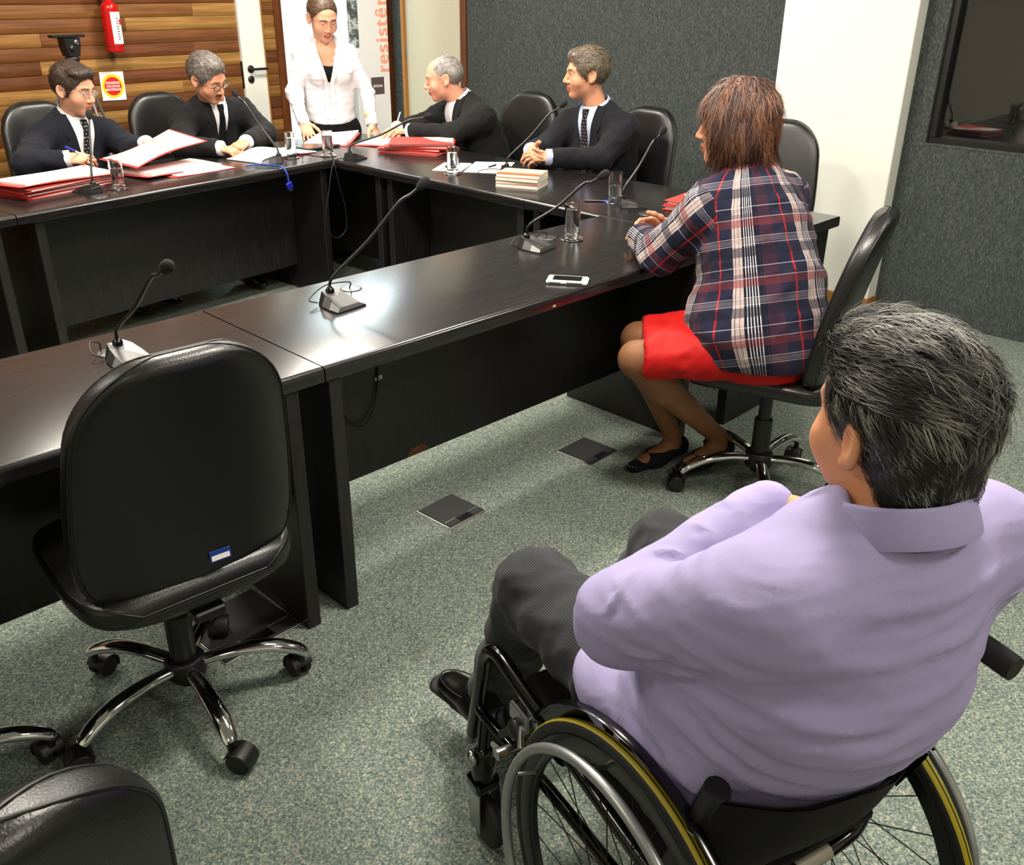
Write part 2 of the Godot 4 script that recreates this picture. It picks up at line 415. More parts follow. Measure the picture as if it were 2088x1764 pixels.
# ================================================================ the room
const XW := 3.70    # felt wall
const ZW := -4.20   # wooden wall
func build_room():
	struct("floor", box_mesh(Vector3(-3.6, -0.12, -4.3), Vector3(3.8, 0.0, 4.3), 0.001), M.carpet)
	struct("ceiling", box_mesh(Vector3(-3.7, 2.8, -4.4), Vector3(3.9, 2.95, 4.4), 0.001), M.ceiling)
	struct("wall_left", box_mesh(Vector3(-3.75, 0, -4.3), Vector3(-3.6, 2.8, 4.3), 0.001), M.plaster)
	struct("wall_front", box_mesh(Vector3(-3.6, 0, 4.2), Vector3(3.8, 2.8, 4.35), 0.001), M.plaster)
	# --- felt wall, with a doorway near the corner and the booth window
	var b := MB.new()
	var x0 := XW; var x1 := XW + 0.14
	b.box(Vector3(x0, 0, ZW), Vector3(x1, 2.8, -4.08), 0.001)          # strip by the corner
	b.box(Vector3(x0, 2.6, -4.08), Vector3(x1, 2.8, -3.40), 0.001)     # above the beige door
	b.box(Vector3(x0, 0, -3.40), Vector3(x1, 2.8, -0.055), 0.001)
	b.box(Vector3(x0, 0, -0.055), Vector3(x1, 0.885, 1.75), 0.001)     # under the window
	b.box(Vector3(x0, 1.95, -0.055), Vector3(x1, 2.8, 1.75), 0.001)
	b.box(Vector3(x0, 0, 1.75), Vector3(x1, 2.8, 4.2), 0.001)
	struct("wall_right", b.mesh(), M.felt)
	struct("wall_column", box_mesh(Vector3(3.6, 0, -0.87), Vector3(3.705, 2.8, -0.165), 0.004), M.white_wall)
	var bb := MB.new(); bb.box(Vector3(3.588, 0, -0.875), Vector3(3.6, 0.075, -0.160), 0.002); bb.box(Vector3(3.59, 0, -0.166), Vector3(3.7, 0.075, -0.156), 0.002)
	struct("baseboard_column", bb.mesh(), M.wood_edge)
	# --- wooden wall: backing board and single planks
	var wb := MB.new()
	wb.box(Vector3(-3.6, 0, ZW - 0.14), Vector3(2.66, 2.8, ZW - 0.012), 0.001)
	wb.box(Vector3(2.66, 2.66, ZW - 0.14), Vector3(3.84, 2.8, ZW), 0.001)
	var wall := struct("wall_back", wb.mesh(), M.table_panel)
	var ph := 0.0755
	rng.seed = 4
	var lens := [0.55, 0.8, 1.1, 1.5, 1.9]
	var cache := {}
	var row := 0
	var y := 0.10
	while y < 2.8:
		var top := minf(y + ph, 2.8)
		var x := -0.35 - rng.randf() * 0.8
		var last := -1
		while x < 2.44:
			var l: float = lens[rng.randi() % lens.size()]
			var xe := minf(x + l, 2.44)
			if 2.44 - xe < 0.2: xe = 2.44
			var tone := rng.randi() % 6
			if tone == last: tone = (tone + 1 + rng.randi() % 4) % 6
			last = tone
			part("plank", plank_mesh(xe - x - 0.0015, top - y), M.planks[tone], wall, T(x, y, ZW - 0.012))
			x = xe
		# the short run between the white door and the doorway
		part("plank", plank_mesh(0.17, top - y), M.planks[rng.randi() % 6], wall, T(2.545, y, ZW - 0.012))
		y += ph; row += 1
	var far_planks := MB.new()
	far_planks.box(Vector3(-3.6, 0.0, ZW - 0.012), Vector3(-1.2, 2.8, ZW + 0.006), 0.002)
	part("plank", far_planks.mesh(), M.planks[1], wall)
	struct("baseboard_back", box_mesh(Vector3(-3.6, 0, ZW - 0.01), Vector3(2.44, 0.10, ZW + 0.014), 0.003), M.wood_trim)
	# --- white door leaf with lever, lock and edge banding
	var d1 := struct("door_1", box_mesh(Vector3(2.372, 0.0, ZW - 0.02), Vector3(2.546, 2.10, ZW + 0.03), 0.002), M.white_paint)
	part("edge_banding", box_mesh(Vector3(2.546, 0.0, ZW - 0.015), Vector3(2.556, 2.10, ZW + 0.031), 0.001), M.wood_edge, d1)
	part("lock_plate", box_mesh(Vector3(2.366, 0.93, ZW - 0.005), Vector3(2.372, 1.10, ZW + 0.022), 0.001), M.black_plastic, d1)
	var hd := MB.new()
	hd.lathe([Vector2(0.0, 0.0), Vector2(0.024, 0.0), Vector2(0.024, 0.008), Vector2(0.012, 0.010), Vector2(0.009, 0.04), Vector2(0, 0.04)], 18, Vector3(2.425, 1.05, ZW + 0.03), Vector3(0, 0, 1))
	hd.tube([Vector3(2.425, 1.05, ZW + 0.066), Vector3(2.46, 1.05, ZW + 0.07), Vector3(2.535, 1.05, ZW + 0.07)], 0.0085, 10)
	part("lever_handle", hd.mesh(), M.black_plastic, d1)
	part("lock_cylinder", lathe_mesh([Vector2(0.0, 0.0), Vector2(0.023, 0.0), Vector2(0.023, 0.008), Vector2(0.008, 0.010), Vector2(0, 0.012)], 18, Vector3(2.42, 0.985, ZW + 0.03), Vector3(0, 0, 1)), M.black_plastic, d1)
	# --- doorway trims
	struct("trim_1", box_mesh(Vector3(2.66, 0, ZW - 0.15), Vector3(2.72, 2.66, ZW + 0.02), 0.003), M.wood_trim)
	struct("trim_2", box_mesh(Vector3(3.635, 0, ZW - 0.15), Vector3(3.697, 2.66, ZW + 0.012), 0.003), M.wood_trim)
	struct("trim_3", box_mesh(Vector3(2.72, 2.60, ZW - 0.15), Vector3(3.635, 2.66, ZW + 0.018), 0.003), M.wood_trim)
	# --- beige door in the felt wall
	var d2 := struct("door_2", box_mesh(Vector3(XW + 0.012, 0.004, -4.055), Vector3(XW + 0.05, 2.55, -3.435), 0.002), M.beige_paint)
	for yy in [0.25, 1.12, 1.9]:
		part("hinge", lathe_mesh([Vector2(0, -0.05), Vector2(0.008, -0.05), Vector2(0.008, 0.05), Vector2(0, 0.05)], 10, Vector3(XW + 0.006, yy, -4.058)), M.steel, d2)
	struct("trim_4", box_mesh(Vector3(XW - 0.014, 0, -4.085), Vector3(XW + 0.14, 2.6, -4.055), 0.002), M.wood_edge)
	struct("trim_5", box_mesh(Vector3(XW - 0.016, 0, -3.435), Vector3(XW + 0.14, 2.6, -3.375), 0.003), M.wood_trim)
	struct("trim_6", box_mesh(Vector3(XW - 0.015, 2.55, -4.055), Vector3(XW + 0.14, 2.6, -3.435), 0.003), M.wood_trim)
	struct("wall_closet", box_mesh(Vector3(XW + 0.14, 0, -4.2), Vector3(XW + 0.2, 2.7, -3.3), 0.001), M.plaster)
	# --- corridor behind the doorway
	struct("floor_corridor", box_mesh(Vector3(1.4, -0.1, -6.4), Vector3(5.9, -0.001, ZW - 0.1), 0.001), M.carpet)
	struct("ceiling_corridor", box_mesh(Vector3(1.4, 2.78, -6.4), Vector3(5.9, 2.9, ZW - 0.14), 0.001), M.ceiling)
	struct("wall_corridor_back", box_mesh(Vector3(1.4, 0, -6.1), Vector3(5.9, 2.78, -6.0), 0.001), M.white_wall)
	struct("wall_corridor_left", box_mesh(Vector3(1.4, 0, -6.0), Vector3(1.5, 2.78, ZW - 0.14), 0.001), M.white_wall)
	struct("wall_corridor_right", box_mesh(Vector3(5.8, 0, -6.0), Vector3(5.9, 2.78, ZW - 0.14), 0.001), M.white_wall)
	struct("wall_corridor_front", box_mesh(Vector3(3.84, 0, ZW - 0.14), Vector3(5.9, 2.78, ZW), 0.001), M.white_wall)
	ceiling_light(Vector3(4.2, 2.78, -5.15), 11.0, 1.1, Color(0.86, 0.95, 1.0), "large square ceiling light in the corridor beyond the doorway")
	ceiling_light(Vector3(2.5, 2.78, -5.3), 4.0, 0.5, Color(0.97, 1.0, 0.99), "small square ceiling light in the corridor beyond the doorway")
	# --- booth behind the window
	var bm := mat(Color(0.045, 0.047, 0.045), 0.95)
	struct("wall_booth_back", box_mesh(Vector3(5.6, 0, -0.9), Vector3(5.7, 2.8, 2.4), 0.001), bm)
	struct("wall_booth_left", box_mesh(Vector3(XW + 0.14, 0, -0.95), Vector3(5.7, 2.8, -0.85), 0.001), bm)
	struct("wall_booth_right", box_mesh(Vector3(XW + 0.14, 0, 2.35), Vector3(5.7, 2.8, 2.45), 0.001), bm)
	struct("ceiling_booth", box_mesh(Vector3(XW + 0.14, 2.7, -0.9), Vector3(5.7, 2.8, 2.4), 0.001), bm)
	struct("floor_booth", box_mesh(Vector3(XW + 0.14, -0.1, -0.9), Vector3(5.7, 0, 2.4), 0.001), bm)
	var fr := MB.new()
	fr.box(Vector3(XW + 0.02, 0.885, -0.055), Vector3(XW + 0.13, 0.915, 1.75), 0.002); fr.box(Vector3(XW + 0.02, 1.92, -0.055), Vector3(XW + 0.13, 1.95, 1.75), 0.002)
	fr.box(Vector3(XW + 0.02, 0.915, -0.055), Vector3(XW + 0.13, 1.92, -0.02), 0.002); fr.box(Vector3(XW + 0.02, 0.915, 1.72), Vector3(XW + 0.13, 1.92, 1.75), 0.002)
	var win := struct("window_1", fr.mesh(), M.black_plastic)
	part("pane", box_mesh(Vector3(XW + 0.06, 0.91, -0.03), Vector3(XW + 0.068, 1.925, 1.73), 0.0005), M.pane, win)
	part("sill_felt", box_mesh(Vector3(XW - 0.002, 0.876, -0.056), Vector3(XW + 0.022, 0.888, 1.75), 0.002), M.felt, win)

func plank_mesh(l: float, h: float) -> ArrayMesh:
	# a board with a soft bulge and a tongue shadow gap under it
	var pr := PackedVector2Array([Vector2(0.0, 0.0012), Vector2(0.0145, 0.0012), Vector2(0.0165, 0.0035), Vector2(0.0172, h * 0.5), Vector2(0.0165, h - 0.0025), Vector2(0.0145, h - 0.0006), Vector2(0.0, h - 0.0006)])
	var b := MB.new(); b.prism(pr, 0.0, l, 45); return b.mesh()

# ================================================================ tables
const TH := 0.74
func table(at: Vector3, turn: float, l: float, d: float, label: String, legs: Array, modesty_z: float, grommets: Array, mod_y := 0.21):
	# local: x along the length from 0, the seating edge at z 0, the far edge at z -d
	var t := thing("conference_table", label, "table", at, turn, "black conference tables in a square")
	var pr := PackedVector2Array(); var r := 0.014; var u := 0.698
	pr.append(Vector2(-d + 0.004, u)); pr.append(Vector2(-0.004, u)); pr.append(Vector2(0, u + 0.004))
	for k in 7: pr.append(Vector2(-r + r * cos(PI / 2 * k / 6), TH - r + r * sin(PI / 2 * k / 6)))
	for k in 7: pr.append(Vector2(-d + r - r * sin(PI / 2 * k / 6), TH - r + r * cos(PI / 2 * k / 6)))
	pr.append(Vector2(-d, u + 0.004))
	var b := MB.new(); b.prism(pr, 0.001, l - 0.001, 40)
	part("tabletop", b.mesh(), M.table_x, t)
	for x in legs:
		part("leg_panel", box_mesh(Vector3(x - 0.02, 0.0, -d + 0.03), Vector3(x + 0.02, u, -0.004), 0.002), M.table_panel, t)
	part("modesty_panel", box_mesh(Vector3(legs[0] + 0.02, mod_y, modesty_z - 0.01), Vector3(legs[legs.size() - 1] - 0.02, u, modesty_z + 0.01), 0.002), M.table_panel, t)
	for g in grommets:
		part("cable_grommet", lathe_mesh([Vector2(0, 0), Vector2(0.034, 0), Vector2(0.034, 0.002), Vector2(0.031, 0.0035), Vector2(0, 0.004)], 24, Vector3(g.x, TH - 0.0005, g.y)), M.brushed, t)
	return t
func build_tables():
	var a1 := -0.0182
	var nt = table(Vector3(0, 0, 0), a1, 1.772, 0.619, "long black table beside the empty chair's table, white phone lying on it", [0.03, 1.60], -0.30, [Vector2(0.437, -0.49), Vector2(1.345, -0.505)])
	nt.get_node("modesty_panel").add_child(label_sticker(0.026, 0.012), true)
	var st: Node3D = nt.get_node("modesty_panel").get_node("sticker")
	st.position = Vector3(0.372, 0.52, -0.286); st.rotation = Vector3(0, 0, 0.12)
	var chp := PackedVector2Array()
	for k in 20:
		var a := PI * k / 19.0
		chp.append(Vector2(-cos(a) * 0.045, -sin(a) * (0.030 + 0.006 * sin(k * 2.3))))
	var chip := MB.new(); chip.slab(chp, 0.0, 0.0012); chip.turn(Transform3D(Basis(Vector3.RIGHT, PI / 2), Vector3(0.515, 0.212, -0.2905)))
	var cho := part("chipped_patch", chip.mesh(), mat(Color(0.36, 0.22, 0.11), 0.9), nt.get_node("modesty_panel"))
	cho.set_meta("label", "bare brown chipboard where the panel edge is broken")
	part("edge_chip", box_mesh(Vector3(0.83, 0.706, -0.001), Vector3(0.842, 0.713, 0.0008), 0.0005), mat(Color(0.75, 0.66, 0.52), 0.8), nt.get_node("tabletop"))
	table(Vector3(-1.85, 0, -0.0337), a1, 1.848, 0.619, "black table with an empty leather chair pulled up to it", [0.03, 1.753], -0.30, [Vector2(1.515, -0.46)])
	# right row: seating edge at x = 2.497, inner edge at x = 1.787
	table(Vector3(2.497, 0, 0.1176), PI / 2, 1.128, 0.71, "black table end against the white column, seat of the woman in plaid beside it", [0.06, 1.08], -0.42, [Vector2(0.58, -0.55)], 0.14)
	table(Vector3(2.497, 0, -1.0104), PI / 2, 1.015, 0.71, "black table with the stack of books at its inner edge", [0.05, 0.97], -0.42, [], 0.14)
	table(Vector3(2.497, 0, -2.0254), PI / 2, 1.10, 0.71, "black corner table under the heap of red folders", [0.05, 1.04], -0.42, [], 0.14)
	# far row, turned a little; its inner edge runs from (1.787,-2.40) to the left
	var a3 := 0.1073
	var dirx := Vector3(cos(a3), 0, -sin(a3)); var inz := Vector3(sin(a3), 0, cos(a3))
	var corner := Vector3(1.787, 0, -2.40)
	var seat := corner - inz * 0.71
	table(seat, PI + a3, 1.70, 0.71, "black table between two men in dark suits and the doorway", [0.05, 1.60], -0.42, [Vector2(0.47, -0.60), Vector2(1.30, -0.64)], 0.14)
	table(seat - dirx * 1.702, PI + a3, 1.70, 0.71, "black table beyond the man with the pen, mostly hidden", [0.08, 1.60], -0.42, [], 0.14)

func label_sticker(w: float, h: float) -> MeshInstance3D:
	var o := MeshInstance3D.new(); o.name = "sticker"
	o.mesh = cbox(w, h, 0.0006, 0.0002); o.material_override = M.paper
	o.set_meta("label", "small pale paper inventory sticker")
	var ln := MeshInstance3D.new(); ln.name = "print"; ln.mesh = cbox(w * 0.6, h * 0.35, 0.0006, 0.0001); ln.material_override = M.dark_grey; ln.position = Vector3(0, 0, 0.0003)
	o.add_child(ln, true)
	return o

# ================================================================ chairs
func pillow(w0: float, w1: float, wt: float, h: float, rt: float, rb: float, th: float, curve: float, lean: float, bow := 0.0) -> ArrayMesh:
	# a padded panel standing in the xy plane: bottom half-width w0, widest w1, top half-width wt
	var b := MB.new(); var rows := []
	var seg := 40
	var ys := []
	for k in 33:
		var t := k / 32.0
		ys.append(h * (0.5 - 0.5 * cos(PI * t)))
	for y in ys:
		rows.append(pillow_row(y, w0, w1, wt, h, rt, rb, th, curve, lean, bow, seg))
	b.grid(rows, true)
	return b.mesh()
func pillow_w(y: float, w0: float, w1: float, wt: float, h: float, rt: float, rb: float) -> float:
	var f := y / h
	var w: float
	if f < 0.3: w = lerpf(w0, w1, sin(f / 0.3 * PI / 2))
	else: w = lerpf(w1, wt, pow((f - 0.3) / 0.7, 1.6))
	if y > h - rt: w = w - rt + sqrt(maxf(0.0, rt * rt - pow(y - (h - rt), 2)))
	if y < rb: w = w - rb + sqrt(maxf(0.0, rb * rb - pow(rb - y, 2)))
	return w
func pillow_z(x: float, y: float, h: float, curve: float, lean: float, bow: float) -> float:
	return lean * y - curve * x * x + bow * sin(y / h * PI)
func pillow_row(y: float, w0, w1, wt, h, rt, rb, th, curve, lean, bow, seg) -> PackedVector3Array:
	var w := maxf(pillow_w(y, w0, w1, wt, h, rt, rb), 0.001)
	var e := 0.03
	var t: float = th
	if y > h - e: t *= sqrt(maxf(0.0, 1.0 - pow((y - h + e) / e, 2)))
	if y < e: t *= sqrt(maxf(0.0, 1.0 - pow((e - y) / e, 2)))
	var row := PackedVector3Array()
	for q in seg:
		var a: float = TAU * q / seg
		var cx := cos(a); var sz := sin(a)
		var x: float = w * signf(cx) * pow(absf(cx), 0.42)
		var z: float = t * signf(sz) * pow(absf(sz), 0.55)
		# soft crown of the padding
		z *= 0.82 + 0.18 * (1.0 - pow(absf(x) / w, 2.0))
		row.append(Vector3(x, y, -z + pillow_z(x, y, h, curve, lean, bow)))
	return row
func piping_mesh(w0, w1, wt, h, rt, rb, th, curve, lean, bow) -> ArrayMesh:
	var b := MB.new()
	for s in [-1.0, 1.0]:
		var pts := []
		for side in [1.0, -1.0]:
			for k in 30:
				var t: float = (k + 0.5) / 30.0
				var y: float = h * (0.5 - 0.5 * cos(PI * (t if side > 0 else 1.0 - t)))
				var w: float = pillow_w(y, w0, w1, wt, h, rt, rb)
				var tt: float = th
				if y > h - 0.03: tt *= sqrt(maxf(0.0, 1.0 - pow((y - h + 0.03) / 0.03, 2)))
				if y < 0.03: tt *= sqrt(maxf(0.0, 1.0 - pow((0.03 - y) / 0.03, 2)))
				var x: float = side * maxf(w * 0.965, 0.001)
				pts.append(Vector3(x, y, s * tt * 0.50 + pillow_z(x, y, h, curve, lean, bow)))
		pts.append(pts[0])
		b.tube(pts, 0.0026, 6, 1.0, Vector3.ZERO, false)
	return b.mesh()
var chair_proto: Node3D
func make_chair() -> Node3D:
	var t := thing("office_chair", "black leather office chair", "chair", Vector3.ZERO, 0.0, "black leather swivel chairs")
	# sits facing -z
	var bx := Transform3D(Basis(Vector3.RIGHT, 0.0), Vector3(0, 0.435, 0.165))
	var back := part("backrest", pillow(0.215, 0.238, 0.19, 0.565, 0.15, 0.10, 0.040, 0.35, 0.20, -0.012), M.leather, t, bx)
	part("piping", piping_mesh(0.215, 0.238, 0.19, 0.565, 0.15, 0.10, 0.040, 0.35, 0.20, -0.012), M.piping, back)
	var bt := MB.new()
	for s in [-1, 1]: bt.lathe([Vector2(0, 0), Vector2(0.011, 0), Vector2(0.009, 0.004), Vector2(0, 0.005)], 14, Vector3(s * 0.222, 0.10, 0.01), Vector3(s, 0, 0.0))
	part("button", bt.mesh(), M.black_gloss, back)
	var tag := MB.new(); tag.box(Vector3(0.2255, 0.15, 0.012), Vector3(0.2285, 0.19, 0.020), 0.0005)
	part("label_tag", tag.mesh(), M.paper, back)
	# seat lies down: pillow turned so that its height runs forward
	var sx := Transform3D(Basis(Vector3(1, 0, 0), Vector3(0, 0, -1), Vector3(0, 1, 0)), Vector3(0, 0.435, 0.225))
	var seat := part("seat", pillow(0.205, 0.245, 0.225, 0.47, 0.10, 0.07, 0.043, -0.25, 0.0, 0.010), M.leather, t, sx)
	part("piping", piping_mesh(0.205, 0.245, 0.225, 0.47, 0.10, 0.07, 0.043, -0.25, 0.0, 0.010), M.piping, seat)
	var mec := MB.new()
	mec.box(Vector3(-0.08, 0.365, -0.09), Vector3(0.08, 0.400, 0.12), 0.006)
	mec.box(Vector3(-0.035, 0.37, 0.10), Vector3(0.035, 0.395, 0.225), 0.004)
	mec.tube([Vector3(0.07, 0.375, -0.02), Vector3(0.16, 0.37, -0.02), Vector3(0.2, 0.36, -0.02)], 0.006, 8)
	part("tilt_mechanism", mec.mesh(), M.black_plastic, t)
	part("gas_lift", lathe_mesh([Vector2(0.0, 0.06), Vector2(0.024, 0.06), Vector2(0.026, 0.10), Vector2(0.031, 0.12), Vector2(0.031, 0.255), Vector2(0.027, 0.262), Vector2(0.022, 0.262), Vector2(0.022, 0.37), Vector2(0, 0.37)], 24), M.black_plastic, t)
	part("hub", lathe_mesh([Vector2(0.0, 0.082), Vector2(0.044, 0.082), Vector2(0.048, 0.09), Vector2(0.048, 0.128), Vector2(0.040, 0.138), Vector2(0, 0.138)], 24), M.black_plastic, t)
	var arm := tube_mesh(smooth_path([Vector3(0, 0.112, 0.035), Vector3(0, 0.122, 0.11), Vector3(0, 0.118, 0.19), Vector3(0, 0.098, 0.25), Vector3(0, 0.076, 0.283)], 5), [0.017, 0.0175, 0.018, 0.0185, 0.019, 0.0195, 0.02, 0.0205, 0.021, 0.0215, 0.0215, 0.0215, 0.0215, 0.0215, 0.021, 0.0205, 0.02, 0.0195, 0.019, 0.018, 0.0165], 14, 0.72)
	var cw := MB.new()
	for s in [-1, 1]:
		cw.lathe([Vector2(0, 0), Vector2(0.022, 0.0), Vector2(0.0275, 0.003), Vector2(0.0275, 0.015), Vector2(0.024, 0.018), Vector2(0, 0.018)], 20, Vector3(s * 0.006, 0.0275, 0.02), Vector3(s, 0, 0))
	var hood := MB.new(); var rows := []
	for k in 13:
		var a := deg_to_rad(-30 + 190.0 * k / 12)
		var row := PackedVector3Array()
		for x in [-0.0265, -0.0235, 0.0235, 0.0265]:
			var r := 0.0325 if absf(x) < 0.025 else 0.029
			row.append(Vector3(x, 0.0275 + r * sin(a), 0.02 + r * cos(a)))
		rows.append(row)
	hood.grid(rows)
	hood.tube([Vector3(0, 0.05, 0.0), Vector3(0, 0.085, 0.0)], 0.009, 10)
	for k in 5:
		var bs := Basis(Vector3.UP, TAU * k / 5)
		var am := part("base_arm", arm, M.chrome, t, Transform3D(bs, Vector3.ZERO))
		var sw := Basis(Vector3.UP, 0.7 + k * 1.3)
		var c := part("caster", cw.mesh(), M.rubber, am, Transform3D(sw, Vector3(0, 0, 0.272)))
		var hd := MeshInstance3D.new()
		part("caster_hood", hood.mesh(), M.black_plastic, am, Transform3D(sw, Vector3(0, 0, 0.272)))
	return t
func chair(at: Vector3, turn: float, label: String, spin := 0.0) -> Node3D:
	var r: Node3D
	if chair_proto == null:
		chair_proto = make_chair(); r = chair_proto
	else:
		r = chair_proto.duplicate(); r.name = numbered("office_chair"); add_child(r)
	r.position = at; r.rotation.y = turn; r.set_meta("label", label)
	for ch in r.get_children():
		if ch.name.begins_with("base_arm") or ch.name.begins_with("hub"):
			if ch.name.begins_with("base_arm"):
				ch.set_meta("base_turn", ch.get_meta("base_turn", ch.rotation.y))
				ch.rotation.y = ch.get_meta("base_turn") + spin
	return r
func build_chairs():
	var n := chair(Vector3(-0.480, 0, 0.015), -0.08, "empty black leather chair pushed in, blue sticker on the back of its backrest", deg_to_rad(-4.5))
	var st := MeshInstance3D.new(); st.name = "sticker"; st.mesh = cbox(0.046, 0.024, 0.0008, 0.0002); st.material_override = mat(Color(0.07, 0.20, 0.52), 0.4)
	st.set_meta("label", "blue and white inventory sticker")
	n.get_node("backrest").add_child(st, true); st.position = Vector3(0.040, 0.080, 0.0545); st.rotation = Vector3(-0.2, 0, -0.02)
	var sl := MeshInstance3D.new(); sl.name = "print"; sl.mesh = cbox(0.040, 0.011, 0.0008, 0.0001); sl.material_override = M.paper; sl.position = Vector3(0, -0.004, 0.0004)
	st.add_child(sl, true)
	chair(Vector3(-1.06, 0, -0.09), -0.4, "black leather chair beside the empty chair, only its chrome base in view", deg_to_rad(25))
	chair(Vector3(-1.215, 0, 0.885), 0.12, "black leather chair standing apart behind the row, its back top in view", 0.3)
	chair(Vector3(1.47, 0, 0.43), 0.30, "black leather chair under the woman in the plaid jacket", deg_to_rad(-72))
	chair(Vector3(2.90, 0, -0.50), PI / 2 + 0.25, "empty black leather chair in front of the white column", 0.2)
	chair(Vector3(2.83, 0, -1.33), PI / 2 - 0.1, "black leather chair under the man in the spotted tie at the felt wall", 0.5)
	chair(Vector3(2.90, 0, -2.22), PI / 2 + 0.05, "black leather chair behind the old man who is writing", 0.1)
	chair(Vector3(1.51, 0, -3.43), PI + 0.1, "black leather chair of the man with the moustache", 0.4)
	chair(Vector3(0.83, 0, -3.45), PI + 0.15, "black leather chair of the man holding a pen and a sheet", 0.2)
	chair(Vector3(4.25, 0, 0.30), PI / 2, "black chair inside the dark booth behind the glass", 0.0)

# ================================================================ things on the tables
func mic(at: Vector3, turn: float, tip: Vector3, label: String, cable_to: Vector3, silver := true):
	# base front points to local +z; tip is given from the collar, in the room's axes
	var t := thing("desk_microphone", label, "microphone", at, turn, "gooseneck desk microphones")
	var plan := [Vector2(-0.030, -0.050), Vector2(-0.044, -0.02), Vector2(-0.052, 0.02), Vector2(-0.055, 0.062), Vector2(0.055, 0.062), Vector2(0.052, 0.02), Vector2(0.044, -0.02), Vector2(0.030, -0.050)]
	var b := MB.new()
	var lo := PackedVector3Array(); var mid := PackedVector3Array(); var hi := PackedVector3Array()
	for p in plan:
		var h: float = lerpf(0.012, 0.040, clampf((0.062 - p.y) / 0.10, 0, 1))
		lo.append(Vector3(p.x, 0, p.y)); mid.append(Vector3(p.x * 0.99, 0.005, p.y * 0.99)); hi.append(Vector3(p.x * 0.72, h, p.y * 0.86))
	var nq := plan.size()
	for q in nq:
		var q2 := (q + 1) % nq
		var o := (lo[q] + lo[q2]) * 0.5
		b.quad_out(lo[q], lo[q2], mid[q2], mid[q], o); b.quad_out(mid[q], mid[q2], hi[q2], hi[q], o + Vector3(0, 0.02, 0))
	var cen := Vector3(0, 0.028, 0)
	for q in nq: b.tri_out(cen, hi[q], hi[(q + 1) % nq], Vector3.UP)
	part("base", b.mesh(), M.dark_grey, t)
	var pl := MB.new()
	var tp := PackedVector3Array()
	for q in nq: tp.append(hi[q] * Vector3(0.97, 1, 0.97) + Vector3(0, 0.0015, 0))
	for q in nq: pl.tri_out(cen + Vector3(0, 0.0015, 0), tp[q], tp[(q + 1) % nq], Vector3.UP)
	# lip of the plate
	for q in nq:
		var q2 := (q + 1) % nq
		pl.quad_out(tp[q], tp[q2], hi[q2] * Vector3(0.98, 1, 0.98), hi[q] * Vector3(0.98, 1, 0.98), (tp[q] + tp[q2]) * Vector3(1, 0, 1))
	var plate := part("top_plate", pl.mesh(), M.brushed if silver else M.dark_grey, t)
	part("button_row", box_mesh(Vector3(-0.026, 0.0172, 0.022), Vector3(0.026, 0.0205, 0.030), 0.001), M.steel, plate)
	part("collar", lathe_mesh([Vector2(0, 0.03), Vector2(0.013, 0.03), Vector2(0.013, 0.044), Vector2(0.010, 0.047), Vector2(0.007, 0.052), Vector2(0, 0.052)], 18, Vector3(0, 0, -0.03)), M.black_gloss, t)
	var inv := Basis(Vector3.UP, -turn)
	var c0 := Vector3(0, 0.048, -0.03)
	var tl := inv * tip
	var c1 := c0 + tl
	var hz := Vector3(tl.x, 0, tl.z)
	var pts := smooth_path([c0, c0 + Vector3(0, 0.035, 0) + hz * 0.05, c0 + tl * 0.42 + Vector3(0, 0.012, 0), c0 + tl * 0.75 + Vector3(0, 0.022, 0), c1 + (tl.normalized() * -0.045 + Vector3(0, 0.008, 0)), c1], 7)
	var rr := []
	for k in pts.size():
		var f := float(k) / (pts.size() - 1)
		rr.append(0.0044 if f < 0.18 or f > 0.78 else 0.0052)
	part("gooseneck", tube_mesh(pts, rr, 12), M.neck, t)
	var dir: Vector3 = (pts[pts.size() - 1] - pts[pts.size() - 3]).normalized()
	part("windscreen", lathe_mesh([Vector2(0, -0.004), Vector2(0.007, -0.003), Vector2(0.013, 0.010), Vector2(0.0155, 0.022), Vector2(0.0150, 0.032), Vector2(0.011, 0.040), Vector2(0.005, 0.0435), Vector2(0, 0.044)], 18, c1 - dir * 0.012, dir), M.foam, t)
	if cable_to != Vector3.ZERO:
		var e := inv * (cable_to - at)
		var s := Vector3(-0.035, 0.008, -0.048)
		part("cable", tube_mesh(smooth_path([s, s + Vector3(-0.02, 0.012, -0.012), (s + e) * 0.5 + Vector3(-0.015, 0.03, -0.02), e + Vector3(0, 0.02, 0), e], 6), 0.0021, 6), M.black_plastic, t)

func tumbler(at: Vector3, level: float, label: String):
	var g := thing("water_glass", label, "glass", at + Vector3(0, 0.0055, 0), 0.0, "water glasses on metal coasters")
	var r := 0.0285; var h := 0.125
	part("glass_body", lathe_mesh([Vector2(0, 0.0), Vector2(r - 0.003, 0.0), Vector2(r - 0.001, 0.002), Vector2(r, 0.03), Vector2(r + 0.001, h - 0.001), Vector2(r - 0.0005, h), Vector2(r - 0.0015, h - 0.001), Vector2(r - 0.0022, 0.04), Vector2(r - 0.003, 0.016), Vector2(r - 0.008, 0.0135), Vector2(0, 0.013)], 32), M.glass, g)
	part("water", lathe_mesh([Vector2(0, 0.0132), Vector2(r - 0.0085, 0.0138), Vector2(r - 0.0033, 0.0165), Vector2(r - 0.0025, 0.04), Vector2(r - 0.002, level), Vector2(0, level)], 32), M.water, g)
	var b := MB.new()
	b.lathe([Vector2(0, 0), Vector2(0.040, 0), Vector2(0.044, 0.0025), Vector2(0.043, 0.0045), Vector2(0.036, 0.003), Vector2(0.034, 0.005), Vector2(0, 0.005)], 36)
	single("coaster", b.mesh(), M.chrome, "round metal coaster of the " + label, "coaster", T(at.x, at.y, at.z), "round metal coasters")

